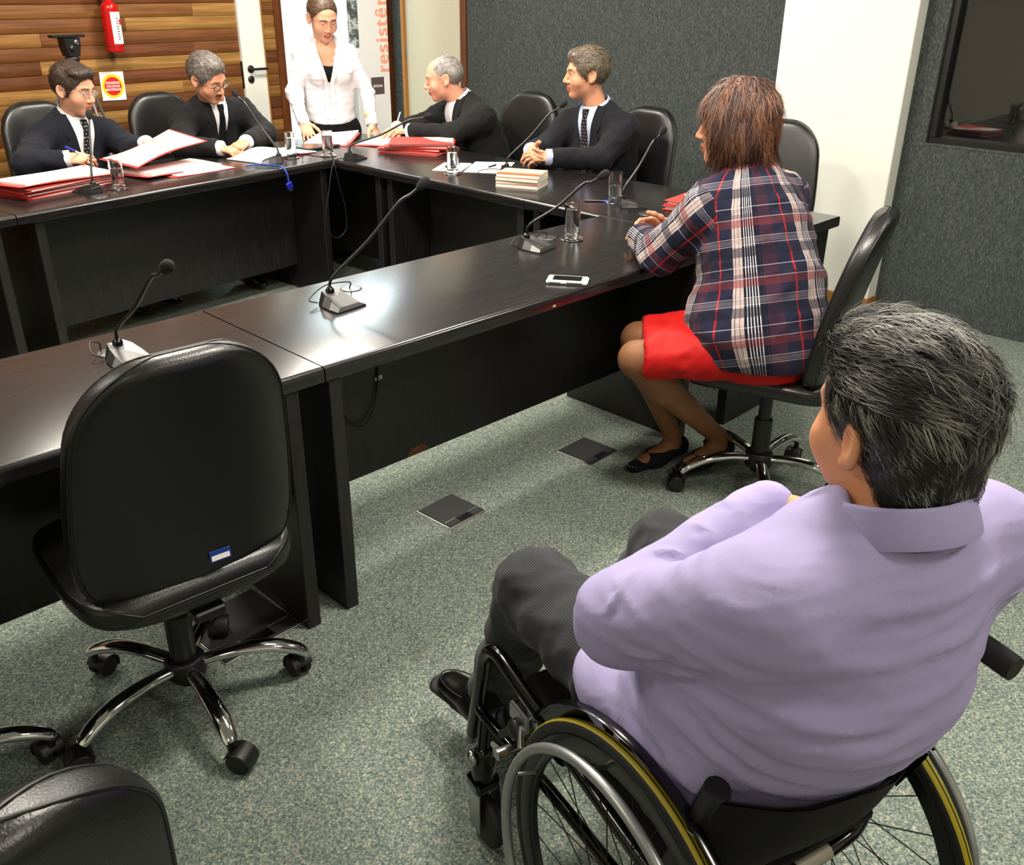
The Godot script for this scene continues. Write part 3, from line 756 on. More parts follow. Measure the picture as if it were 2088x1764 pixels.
func sheet_mesh(w: float, d: float, bend: Callable, th := 0.0012, nx := 12, nz := 10) -> ArrayMesh:
	# a sheet in the xz plane whose height is bend(u, v), u and v in 0..1
	var b := MB.new()
	var up := []; var dn := []
	for r in nz + 1:
		var ru := PackedVector3Array(); var rd := PackedVector3Array()
		for q in nx + 1:
			var u := float(q) / nx; var v := float(r) / nz
			var y: float = bend.call(u, v)
			ru.append(Vector3((u - 0.5) * w, y + th, (v - 0.5) * d)); rd.append(Vector3((u - 0.5) * w, y, (v - 0.5) * d))
		up.append(ru); dn.append(rd)
	b.grid(up, false, true); b.grid(dn, false, false)
	var rim := []
	var e0 := PackedVector3Array(); var e1 := PackedVector3Array()
	for q in nx + 1: e0.append(up[0][q]); e1.append(dn[0][q])
	for r in range(1, nz + 1): e0.append(up[r][nx]); e1.append(dn[r][nx])
	for q in range(nx - 1, -1, -1): e0.append(up[nz][q]); e1.append(dn[nz][q])
	for r in range(nz - 1, -1, -1): e0.append(up[r][0]); e1.append(dn[r][0])
	for q in e0.size() - 1: b.quad_out(e0[q], e0[q + 1], e1[q + 1], e1[q], (e0[q] + e0[q + 1]) * Vector3(1, 0, 1))
	return b.mesh()
func folder(at: Vector3, turn: float, label: String, w := 0.235, d := 0.33, sheets := 0.012, lift := 0.0, group := "red card folders", tilt := Vector3.ZERO):
	var t := thing("document_folder", label, "folder", at, turn, group)
	t.rotation = Vector3(tilt.x, turn, tilt.z)
	var ph := rng.randf() * 6.0
	var f := func(u, v): return 0.0 + lift * (0.5 + 0.5 * sin(u * 3.1 + ph)) * v
	part("cover", sheet_mesh(w, d, f, 0.0016), M.red_card, t)
	var f2 := func(u, v): return 0.0025 + lift * (0.5 + 0.5 * sin(u * 3.1 + ph)) * v + 0.002 * sin(u * 5.0 + v * 4.0 + ph)
	part("papers", sheet_mesh(w * 0.89, d * 0.90, f2, sheets), M.paper, t, T(0.002, 0, 0.006))
	return t
func shut_folder(at: Vector3, turn: float, label: String, w: float, d: float, h: float, group := "red card folders"):
	var t := thing("document_folder", label, "folder", at, turn, group)
	var ph := rng.randf() * 6.0
	var f := func(u, v): return 0.0012 * sin(u * 4.0 + ph) + 0.0012
	part("cover", sheet_mesh(w, d, f, 0.0014), M.red_card, t)
	part("papers", sheet_mesh(w * 0.93, d * 0.94, f, h, 8, 8), M.paper, t, T(0.004, 0.0015, 0.004))
	part("cover", sheet_mesh(w, d, func(u, v): return h + 0.003 + 0.003 * sin(u * 3.0 + v * 2.0 + ph), 0.0014), M.red_card, t)
	return t

func build_table_things():
	rng.seed = 9
	# microphones
	mic(Vector3(0.315, TH, -0.372), 0.10, Vector3(0.27, 0.275, 0.11), "gooseneck microphone with silver base on the table middle, neck leaning out over the square", Vector3(0.437, TH + 0.004, -0.478))
	mic(Vector3(1.205, TH, -0.415), 0.18, Vector3(0.20, 0.20, 0.17), "gooseneck microphone beside the full water glass before the woman in plaid", Vector3(1.337, TH + 0.004, -0.475))
	mic(Vector3(-0.322, TH, -0.385), 0.10, Vector3(0.02, 0.235, 0.28), "gooseneck microphone behind the empty chair, round foam head", Vector3(-0.341, TH + 0.004, -0.490))
	mic(Vector3(0.507, TH, -2.456), PI + 0.1, Vector3(0.10, 0.255, -0.15), "gooseneck microphone standing upright in front of the man with the pen", Vector3(0.478, TH + 0.004, -2.385), true)
	mic(Vector3(1.50, TH, -2.53), PI + 0.9, Vector3(-0.04, 0.27, -0.28), "gooseneck microphone bent towards the man with the moustache", Vector3(1.66, TH + 0.004, -2.50), false)
	mic(Vector3(1.86, TH, -2.33), 2.0, Vector3(0.35, 0.165, 0.22), "gooseneck microphone lying low in the inner corner towards the old man", Vector3.ZERO, true)
	mic(Vector3(2.20, TH, -1.49), PI / 2, Vector3(0.265, 0.265, 0.12), "gooseneck microphone reaching up to the chin of the man in the spotted tie", Vector3(2.03, TH + 0.004, -1.54), false)
	mic(Vector3(2.00, TH, -0.60), PI / 2 - 0.5, Vector3(0.25, 0.235, 0.0), "tall gooseneck microphone at the table end with nobody behind it", Vector3(1.945, TH + 0.004, -0.46), false)
	# glasses
	tumbler(Vector3(0.63, TH, -2.442), 0.085, "water glass beside the upright microphone")
	tumbler(Vector3(1.659, TH, -2.599), 0.10, "water glass by the papers of the man with the moustache")
	tumbler(Vector3(1.838, TH, -2.516), 0.10, "water glass in front of the tablet at the table corner")
	tumbler(Vector3(1.967, TH, -1.664), 0.10, "water glass by the notepad of the old man")
	tumbler(Vector3(2.025, TH, -0.695), 0.068, "half empty water glass next to the blue pen")
	tumbler(Vector3(1.404, TH, -0.405), 0.105, "full water glass before the woman in plaid")
	# man with pen: pile of folders
	var yy := TH
	for k in 5:
		var last := k == 4
		if last: folder(Vector3(0.43, yy, -2.64), 0.22, "red folder with white papers lying open on top of the pile", 0.50, 0.27, 0.010, 0.012)
		else: shut_folder(Vector3(0.43 + rng.randf_range(-0.012, 0.012), yy, -2.645 + rng.randf_range(-0.01, 0.01)), 0.22 + rng.randf_range(-0.05, 0.05), "red folder in the pile beside the man with the pen, %s from the table" % ["lowest", "second", "third", "fourth"][k], 0.48, 0.26, 0.005)
		yy += 0.0115
	folder(Vector3(1.02, TH, -2.70), 0.18, "open red folder of papers between the two men in dark suits", 0.47, 0.27, 0.016, 0.014)
	folder(Vector3(1.10, TH + 0.001, -2.60), 0.10, "thin red folder slid half under the open one", 0.36, 0.17, 0.003, 0.0)
	# papers of the man with the moustache
	var pm := thing("paper_sheaf", "loose white papers under the hands of the man with the moustache", "papers", Vector3(1.62, TH, -2.72), 0.25)
	part("cover", sheet_mesh(0.40, 0.20, func(u, v): return 0.0006 + 0.0006 * sin(u * 5), 0.0012), M.red_card, pm, T(0.0, 0, 0.02))
	part("sheet", sheet_mesh(0.44, 0.24, func(u, v): return 0.003 + 0.03 * pow(sin(u * PI * 1.0), 2) * (1.0 - v * 0.6), 0.003), M.paper, pm)
	# open folders at the standing woman
	folder(Vector3(2.16, TH, -2.93), 0.72, "wide red folder with papers in front of the standing woman", 0.42, 0.27, 0.016, 0.020)
	folder(Vector3(2.36, TH, -2.66), 0.45, "open red folder of papers under the old man's writing hand", 0.34, 0.30, 0.012, 0.010)
	for k in 4:
		shut_folder(Vector3(2.30 + k * 0.012, TH + k * 0.0135, -2.32 + rng.randf_range(-0.02, 0.02)), 0.35 + k * 0.16, "red folder in the heap before the old man, %s from the table" % ["lowest", "second", "third", "topmost"][k], 0.30, 0.36, 0.007)
	# tablet in a stand
	var tb := thing("tablet", "black tablet lying among the folders at the table corner", "tablet", Vector3(1.95, TH, -2.80), 0.1)
	part("body", box_mesh(Vector3(-0.12, 0, -0.085), Vector3(0.12, 0.012, 0.085), 0.004), M.dark_grey, tb)
	part("screen", box_mesh(Vector3(-0.105, 0.0121, -0.07), Vector3(0.105, 0.0130, 0.07), 0.0003), M.black_gloss, tb)
	# notepad, pocket phone and sheets
	var pad := thing("notepad", "white notepad under the small black phone", "notepad", Vector3(2.09, TH, -1.80), 0.55)
	part("cover", box_mesh(Vector3(-0.11, 0, -0.075), Vector3(0.11, 0.003, 0.075), 0.0005), M.white_paint, pad)
	part("page", sheet_mesh(0.215, 0.146, func(u, v): return 0.0032 + 0.002 * u * v, 0.001), M.paper, pad)
	var ph2 := thing("mobile_phone", "small black phone lying on the notepad", "phone", Vector3(2.09, TH + 0.0066, -1.80), 0.6)
	part("body", box_mesh(Vector3(-0.055, 0, -0.027), Vector3(0.055, 0.012, 0.027), 0.004), M.black_plastic, ph2)
	part("screen", box_mesh(Vector3(-0.03, 0.0121, -0.02), Vector3(0.045, 0.0126, 0.02), 0.0002), M.black_gloss, ph2)
	single("paper_sheet", sheet_mesh(0.30, 0.21, func(u, v): return 0.001 + 0.004 * u * u * v, 0.0012), M.paper, "white sheet of paper before the man in the spotted tie", "paper", T(2.22, TH, -1.66, 0.6))
	pen(Vector3(2.24, TH + 0.0075, -1.66), 0.2, M.black_plastic, M.black_plastic, "short black pen lying on the white sheet", 0.07)
	pen(Vector3(1.985, TH + 0.0045, -0.745), -0.9, mat(Color(0.10, 0.12, 0.55), 0.3), mat(Color(0.06, 0.08, 0.10), 0.3), "blue capped pen lying behind the half empty glass", 0.13)
	pen(Vector3(1.965, TH + 0.0045, -0.36), 0.25, mat(Color(0.75, 0.78, 0.82), 0.2), mat(Color(0.12, 0.14, 0.2), 0.2), "clear pen by the clasped hands of the woman in plaid", 0.14)
	# books
	var by := TH
	for k in 4:
		books(Vector3(2.01 + [0.0, 0.004, -0.003, 0.002][k], by, -1.235 + [0.0, -0.004, 0.003, 0.0][k]), 0.42 + [0.0, 0.03, -0.02, 0.04][k], k)
		by += 0.0155
	# red box folders at the table end
	shut_folder(Vector3(2.19, TH, -0.37), 0.25, "red and white folder at the table end, %s" % "lower of two", 0.22, 0.25, 0.012)
	shut_folder(Vector3(2.20, TH + 0.019, -0.37), 0.20, "red and white folder at the table end, %s" % "upper of two", 0.22, 0.24, 0.012)
	folder(Vector3(2.28, TH, 0.015), 0.5, "thin red folder at the very end of the table by the white column", 0.16, 0.10, 0.001, 0.02)
	# white phone
	var wp := thing("smartphone", "white phone in a white bumper case lying near the table edge", "phone", Vector3(0.977, TH, -0.055), -0.98)
	var cs := MB.new(); cs.box(Vector3(-0.066, 0, -0.034), Vector3(0.066, 0.013, 0.034), 0.005)
	part("case", cs.mesh(), mat(Color(0.86, 0.86, 0.86), 0.35), wp)
	part("screen", box_mesh(Vector3(-0.046, 0.0128, -0.025), Vector3(0.046, 0.0136, 0.025), 0.0004), M.black_gloss, wp)
	part("side_slot", box_mesh(Vector3(0.0, 0.004, 0.0338), Vector3(0.05, 0.009, 0.0346), 0.0003), M.brushed, wp)
	part("side_slot", box_mesh(Vector3(-0.055, 0.004, 0.0338), Vector3(-0.02, 0.008, 0.0346), 0.0003), M.brushed, wp)
	# blue video cable hanging over the edge, and the loop of black cable
	var vg := thing("video_cable", "blue video cable with plug hanging over the table edge", "cable", Vector3(1.36, TH, -2.52))
	var vp := smooth_path([Vector3(-0.03, 0.006, 0.0), Vector3(0.03, 0.012, 0.03), Vector3(0.07, 0.010, 0.09), Vector3(0.085, 0.008, 0.155), Vector3(0.092, -0.025, 0.183), Vector3(0.095, -0.062, 0.185)], 6)
	part("cord", tube_mesh(vp, 0.0045, 8), mat(Color(0.10, 0.25, 0.62), 0.4), vg)
	part("plug", cbox(0.034, 0.034, 0.016, 0.003), mat(Color(0.08, 0.10, 0.55), 0.35), vg, Transform3D(Basis(Vector3(0, 0, 1), 0.4), Vector3(0.098, -0.082, 0.186)))
	part("plug_shell", cbox(0.018, 0.012, 0.010, 0.001), M.steel, vg, Transform3D(Basis(Vector3(0, 0, 1), 0.4), Vector3(0.106, -0.102, 0.186)))
	single("microphone_cable", tube_mesh(smooth_path([Vector3(1.84, TH + 0.004, -2.36), Vector3(1.80, TH + 0.005, -2.38), Vector3(1.745, TH - 0.02, -2.355), Vector3(1.70, 0.60, -2.34), Vector3(1.66, 0.46, -2.33), Vector3(1.685, 0.37, -2.33), Vector3(1.735, 0.345, -2.33), Vector3(1.785, 0.39, -2.325), Vector3(1.79, 0.50, -2.33), Vector3(1.765, 0.62, -2.335), Vector3(1.755, TH - 0.01, -2.352), Vector3(1.79, TH + 0.006, -2.40), Vector3(1.82, TH + 0.004, -2.45)], 6), 0.0032, 6), M.black_plastic, "black microphone cable hanging in a loop from the inner table corner", "cable")
	single("loose_cable", tube_mesh(smooth_path([Vector3(0.20, 0.695, -0.28), Vector3(0.205, 0.55, -0.275), Vector3(0.25, 0.42, -0.27), Vector3(0.31, 0.39, -0.27), Vector3(0.36, 0.46, -0.275), Vector3(0.38, 0.60, -0.28), Vector3(0.38, 0.695, -0.28)], 6), 0.003, 6), M.black_plastic, "thin black cable hanging under the long table behind its leg", "cable")
	# floor boxes
	floor_box(Vector3(0.585, 0, -0.197), 0.03, 0.165, "square black floor outlet box beside the table leg")
	floor_box(Vector3(1.25, 0, -0.16), 0.03, 0.165, "square black floor outlet box by the feet of the woman in plaid")
	floor_box(Vector3(-0.24, 0, -0.16), 0.03, 0.24, "large black floor outlet box under the empty chair")

func pen(at: Vector3, turn: float, m1: Material, m2: Material, label: String, l := 0.13):
	var t := thing("pen", label, "pen", at, turn)
	part("barrel", tube_mesh([Vector3(-l / 2, 0, 0), Vector3(l * 0.1, 0, 0)], 0.0042, 8), m2, t)
	part("cap", tube_mesh([Vector3(l * 0.1, 0, 0), Vector3(l * 0.46, 0, 0), Vector3(l * 0.5, 0, 0)], [0.0052, 0.005, 0.003], 8), m1, t)
func books(at: Vector3, turn: float, k: int):
	var t := thing("book", "cream paperback book in the stack of four, %s from the table" % ["lowest", "second", "third", "topmost"][k], "book", at, turn, "paperbacks in a stack")
	var cream := mat(Color(0.80, 0.72, 0.55), 0.6)
	part("cover", box_mesh(Vector3(-0.075, 0, -0.105), Vector3(0.075, 0.0009, 0.105), 0.0002), cream, t)
	part("pages", box_mesh(Vector3(-0.073, 0.001, -0.103), Vector3(0.0735, 0.0142, 0.103), 0.0008), M.paper, t)
	part("spine", box_mesh(Vector3(0.0735, 0, -0.105), Vector3(0.0755, 0.0152, 0.105), 0.0006), cream, t)
	var cv := part("cover", box_mesh(Vector3(-0.075, 0.0143, -0.105), Vector3(0.0755, 0.0152, 0.105), 0.0002), cream, t)
	part("print_band", box_mesh(Vector3(-0.0752, 0.01525, -0.1045), Vector3(-0.035, 0.01545, 0.1045), 0.00005), mat(Color(0.78, 0.30, 0.12), 0.6), cv)
	part("print_band", box_mesh(Vector3(0.0754, 0.001, 0.03), Vector3(0.0757, 0.0148, 0.045), 0.00005), M.dark_grey, cv)
func floor_box(at: Vector3, turn: float, s: float, label: String):
	var t := thing("floor_box", label, "floor box", at, turn, "black floor outlet boxes")
	var h := s / 2
	part("rim", box_mesh(Vector3(-h, 0, -h), Vector3(h, 0.004, h), 0.002), M.steel, t)
	part("lid", box_mesh(Vector3(-h + 0.004, 0.003, -h + 0.004), Vector3(h - 0.004, 0.0065, h - 0.006), 0.001), M.rubber, t)
	part("cable_flap", box_mesh(Vector3(-h * 0.35, 0.0066, h * 0.6), Vector3(h * 0.35, 0.0076, h * 0.9), 0.0004), M.black_gloss, t)
	part("bright_edge", box_mesh(Vector3(-h + 0.01, 0.0064, h * 0.55), Vector3(-h * 0.35, 0.0074, h * 0.58), 0.0003), M.steel, t)
	part("bright_edge", box_mesh(Vector3(h * 0.35, 0.0064, h * 0.55), Vector3(h - 0.01, 0.0074, h * 0.58), 0.0003), M.steel, t)

# ================================================================ things at the walls
func build_wall_things():
	# fire extinguisher
	var e := thing("fire_extinguisher", "red fire extinguisher with white label hung on the wooden wall", "fire extinguisher", Vector3(1.485, 1.20, ZW + 0.085))
	var red := mat(Color(0.68, 0.03, 0.035), 0.22)
	part("cylinder", lathe_mesh([Vector2(0, 0), Vector2(0.047, 0), Vector2(0.052, 0.006), Vector2(0.052, 0.235), Vector2(0.046, 0.258), Vector2(0.025, 0.275), Vector2(0.016, 0.282), Vector2(0.016, 0.295), Vector2(0, 0.295)], 32), red, e)
	var lb := MB.new(); var rows := []
	for k in 2:
		var row := PackedVector3Array()
		for q in 13:
			var a := deg_to_rad(35 + 80.0 * q / 12)
			row.append(Vector3(cos(a) * 0.0526, 0.045 + 0.175 * k, sin(a) * 0.0526))
		rows.append(row)
	lb.grid(rows)
	var lab := part("paper_label", lb.mesh(), M.paper, e)
	var pr := MB.new()
	for k in 9: pr.box(Vector3(-0.012, 0.07 + k * 0.014, 0.0522), Vector3(0.006, 0.074 + k * 0.014, 0.0532), 0.0002)
	part("print", pr.mesh(), M.dark_grey, lab, Transform3D(Basis(Vector3.UP, 0.32), Vector3.ZERO))
	part("print", box_mesh(Vector3(0.010, 0.15, 0.0520), Vector3(0.022, 0.18, 0.0535), 0.0002), mat(Color(0.75, 0.1, 0.1), 0.5), lab, Transform3D(Basis(Vector3.UP, 0.32), Vector3.ZERO))
	part("base_band", lathe_mesh([Vector2(0.0525, 0.030), Vector2(0.0532, 0.031), Vector2(0.0532, 0.034), Vector2(0.0525, 0.035)], 32), mat(Color(0.35, 0.02, 0.02), 0.5), e)
	var hv := MB.new()
	hv.lathe([Vector2(0, 0.29), Vector2(0.014, 0.29), Vector2(0.014, 0.33), Vector2(0, 0.33)], 16)
	part("valve", hv.mesh(), M.steel, e)
	var lv := MB.new(); lv.box(Vector3(-0.085, 0.318, -0.008), Vector3(0.02, 0.326, 0.008), 0.002); lv.box(Vector3(-0.075, 0.336, -0.008), Vector3(0.03, 0.344, 0.008), 0.002)
	part("lever", lv.mesh(), M.black_plastic, e)
	part("gauge", lathe_mesh([Vector2(0, 0), Vector2(0.013, 0), Vector2(0.013, 0.008), Vector2(0, 0.008)], 16, Vector3(0.0, 0.305, 0.014), Vector3(0, 0, 1)), M.white_paint, e)
	part("hose", tube_mesh(smooth_path([Vector3(-0.012, 0.31, 0), Vector3(-0.05, 0.318, 0.01), Vector3(-0.08, 0.335, 0.0), Vector3(-0.075, 0.38, -0.03), Vector3(-0.03, 0.40, -0.05)], 6), 0.006, 8), M.black_plastic, e)
	part("wall_hook", box_mesh(Vector3(-0.02, 0.25, -0.068), Vector3(0.02, 0.30, -0.02), 0.002), M.steel, e)
	# sign below it
	var sg := thing("wall_sign", "white sign with a red disc ringed in yellow on the wooden wall", "sign", Vector3(1.464, 1.0, ZW + 0.009), 0.0)
	sg.rotation.z = -0.02
	part("panel", cbox(0.150, 0.165, 0.003, 0.0005), M.paper, sg)
	part("yellow_ring", lathe_mesh([Vector2(0, 0), Vector2(0.068, 0), Vector2(0.068, 0.001), Vector2(0, 0.001)], 48, Vector3(0, 0, 0.0016), Vector3(0, 0, 1)), mat(Color(0.93, 0.78, 0.03), 0.5), sg)
	part("red_disc", lathe_mesh([Vector2(0, 0), Vector2(0.053, 0), Vector2(0.053, 0.0008), Vector2(0, 0.0008)], 48, Vector3(0, 0, 0.0028), Vector3(0, 0, 1)), mat(Color(0.78, 0.07, 0.05), 0.5), sg)
	var words := ["PROIBIDO", "COLOCAR", "MATERIAIS"]
	for k in 3:
		part("lettering", text_mesh(words[k], 0.0185, 0.0006), M.paper, sg, Transform3D(Basis.IDENTITY, Vector3(0, 0.019 - 0.0195 * k, 0.0041)))
	# video tripod behind the man with the pen
	var tp := thing("camera_tripod", "black and silver video tripod with an empty fluid head before the wooden wall", "tripod", Vector3(1.085, 0, -3.78), 0.0)
	tp.position.z = -3.86; tp.position.x = 1.11; tp.scale = Vector3(1, 1.043, 1)
	for k in 3:
		var a := TAU * k / 3 + PI / 2
		var d := Vector3(cos(a), 0, sin(a))
		var leg := MB.new()
		for s in [-1, 1]:
			var sd: Vector3 = Vector3(-d.z, 0, d.x) * 0.022 * s
			leg.tube([d * 0.06 + sd + Vector3(0, 1.05, 0), d * 0.36 + sd + Vector3(0, 0.40, 0)], 0.008, 8)
		leg.tube([d * 0.25 + Vector3(0, 0.64, 0), d * 0.535 + Vector3(0, 0.015, 0)], 0.009, 8)
		var lp := part("leg", leg.mesh(), M.leg_grey, tp)
		var kn := MB.new(); kn.box(Vector3(-0.034, -0.022, -0.016), Vector3(0.034, 0.022, 0.016), 0.004); kn.turn(frame(d * 0.20 + Vector3(0, 0.75, 0), d))
		part("clamp", kn.mesh(), M.black_plastic, lp)
		var ft := MB.new(); ft.lathe([Vector2(0, 0), Vector2(0.018, 0), Vector2(0.016, 0.02), Vector2(0, 0.03)], 12, d * 0.535)
		part("foot", ft.mesh(), M.rubber, lp)
	var cr := MB.new()
	cr.lathe([Vector2(0, 1.03), Vector2(0.05, 1.03), Vector2(0.062, 1.05), Vector2(0.062, 1.085), Vector2(0.045, 1.10), Vector2(0, 1.10)], 20)
	for k in 3:
		var a := TAU * k / 3 + 0.5
		cr.ellipsoid(Vector3(cos(a) * 0.06, 1.055, sin(a) * 0.06), Vector3(0.022, 0.026, 0.022), 10, 8)
	part("crown", cr.mesh(), M.black_plastic, tp)
	part("bowl_clamp", lathe_mesh([Vector2(0, 1.095), Vector2(0.024, 1.10), Vector2(0.024, 1.12), Vector2(0.038, 1.125), Vector2(0.042, 1.145), Vector2(0.030, 1.155), Vector2(0, 1.155)], 20), M.black_plastic, tp)
	var hdm := MB.new()
	hdm.prism(PackedVector2Array([Vector2(-0.032, 1.155), Vector2(0.032, 1.155), Vector2(0.045, 1.20), Vector2(0.048, 1.245), Vector2(-0.048, 1.245), Vector2(-0.045, 1.20)]), -0.033, 0.033)
	var fh := part("fluid_head", hdm.mesh(), M.black_plastic, tp, Transform3D(Basis(Vector3.UP, PI / 2 + 0.2), Vector3.ZERO))
	part("dial", lathe_mesh([Vector2(0, 0), Vector2(0.014, 0), Vector2(0.014, 0.004), Vector2(0.008, 0.005), Vector2(0, 0.005)], 18, Vector3(-0.033, 1.222, 0.022), Vector3(-1, 0, 0)), M.steel, fh)
	part("dial", lathe_mesh([Vector2(0, 0), Vector2(0.017, 0), Vector2(0.015, 0.008), Vector2(0, 0.009)], 18, Vector3(-0.033, 1.195, -0.012), Vector3(-1, 0, 0)), M.dark_grey, fh)
	part("sliding_plate", box_mesh(Vector3(-0.105, 1.247, -0.028), Vector3(0.085, 1.262, 0.028), 0.003), M.black_plastic, tp, Transform3D(Basis(Vector3.UP, 0.12), Vector3.ZERO))
	# roll-up banner in the doorway
	var bn := thing("roll_up_banner", "white roll-up banner with pale orange vertical lettering in the doorway", "banner", Vector3(3.31, 0, -4.0), 0.0)
	part("panel", box_mesh(Vector3(-0.18, 0.06, -0.001), Vector3(0.18, 2.0, 0.001), 0.0004), mat(Color(0.90, 0.90, 0.90), 0.55), bn)
	var bs := MB.new(); bs.box(Vector3(-0.19, 0.0, -0.04), Vector3(0.19, 0.06, 0.04), 0.01)
	part("base_case", bs.mesh(), M.steel, bn)
	part("top_bar", box_mesh(Vector3(-0.18, 1.995, -0.008), Vector3(0.18, 2.02, 0.008), 0.003), M.steel, bn)
	part("support_pole", tube_mesh([Vector3(0, 0.04, -0.02), Vector3(0, 2.0, -0.012)], 0.006, 8), M.steel, bn)
	var ob := mat(Color(0.93, 0.62, 0.50), 0.6)
	var tx := text_mesh("resistência", 0.138, 0.0006, "Droid Sans", true)
	tx.horizontal_alignment = HORIZONTAL_ALIGNMENT_LEFT
	part("lettering", tx, ob, bn, Transform3D(Basis(Vector3(0, 0, 1), PI / 2), Vector3(0.132, 0.975, 0.0014)))
	var lg := part("logo_box", box_mesh(Vector3(0.005, 0.835, 0.0008), Vector3(0.125, 0.955, 0.0016), 0.0002), mat(Color(0.33, 0.27, 0.27), 0.6), bn)
	var tl := text_mesh("defesa", 0.028, 0.0005)
	part("lettering", tl, M.paper, lg, Transform3D(Basis.IDENTITY, Vector3(0.065, 0.895, 0.0020)))
	part("printed_photo", box_mesh(Vector3(-0.175, 1.16, 0.0008), Vector3(-0.085, 1.95, 0.0016), 0.0002), tri(mat(Color(0.75, 0.78, 0.78), 0.6), grain_tex(128, 128, Color(0.35, 0.40, 0.40), Color(1, 1, 1), 4, 3, 91, 2.0), Vector3(3, 3, 3)), bn)
	part("printed_photo", box_mesh(Vector3(-0.175, 0.65, 0.0008), Vector3(-0.125, 1.12, 0.0016), 0.0002), mat(Color(0.72, 0.78, 0.79), 0.6), bn)
	# dim screen in the booth
	var sc := thing("booth_monitor", "dim blue monitor inside the dark booth", "monitor", Vector3(5.05, 0.75, 0.85), -1.3)
	part("housing", box_mesh(Vector3(-0.22, 0.25, -0.03), Vector3(0.22, 0.60, 0.0), 0.006), M.black_plastic, sc)
	var scm := mat(Color(0.01, 0.01, 0.03), 0.2); scm.emission_enabled = true; scm.emission = Color(0.02, 0.03, 0.25); scm.emission_energy_multiplier = 0.25
	part("screen", box_mesh(Vector3(-0.20, 0.27, 0.0), Vector3(0.20, 0.58, 0.002), 0.0005), scm, sc)
	part("stand", box_mesh(Vector3(-0.03, 0.0, -0.03), Vector3(0.03, 0.25, -0.01), 0.003), M.black_plastic, sc)
	part("foot", box_mesh(Vector3(-0.12, 0.0, -0.09), Vector3(0.12, 0.012, 0.07), 0.003), M.black_plastic, sc)
	var bd := thing("booth_desk", "dark desk inside the booth under the glass", "desk", Vector3(5.05, 0, 0.8))
	part("desktop", box_mesh(Vector3(-0.35, 0.71, -0.9), Vector3(0.5, 0.75, 0.9), 0.003), M.table_edge, bd)
	part("leg_panel", box_mesh(Vector3(-0.3, 0, -0.88), Vector3(0.45, 0.71, -0.85), 0.002), M.table_edge, bd)
	part("leg_panel", box_mesh(Vector3(-0.3, 0, 0.85), Vector3(0.45, 0.71, 0.88), 0.002), M.table_edge, bd)

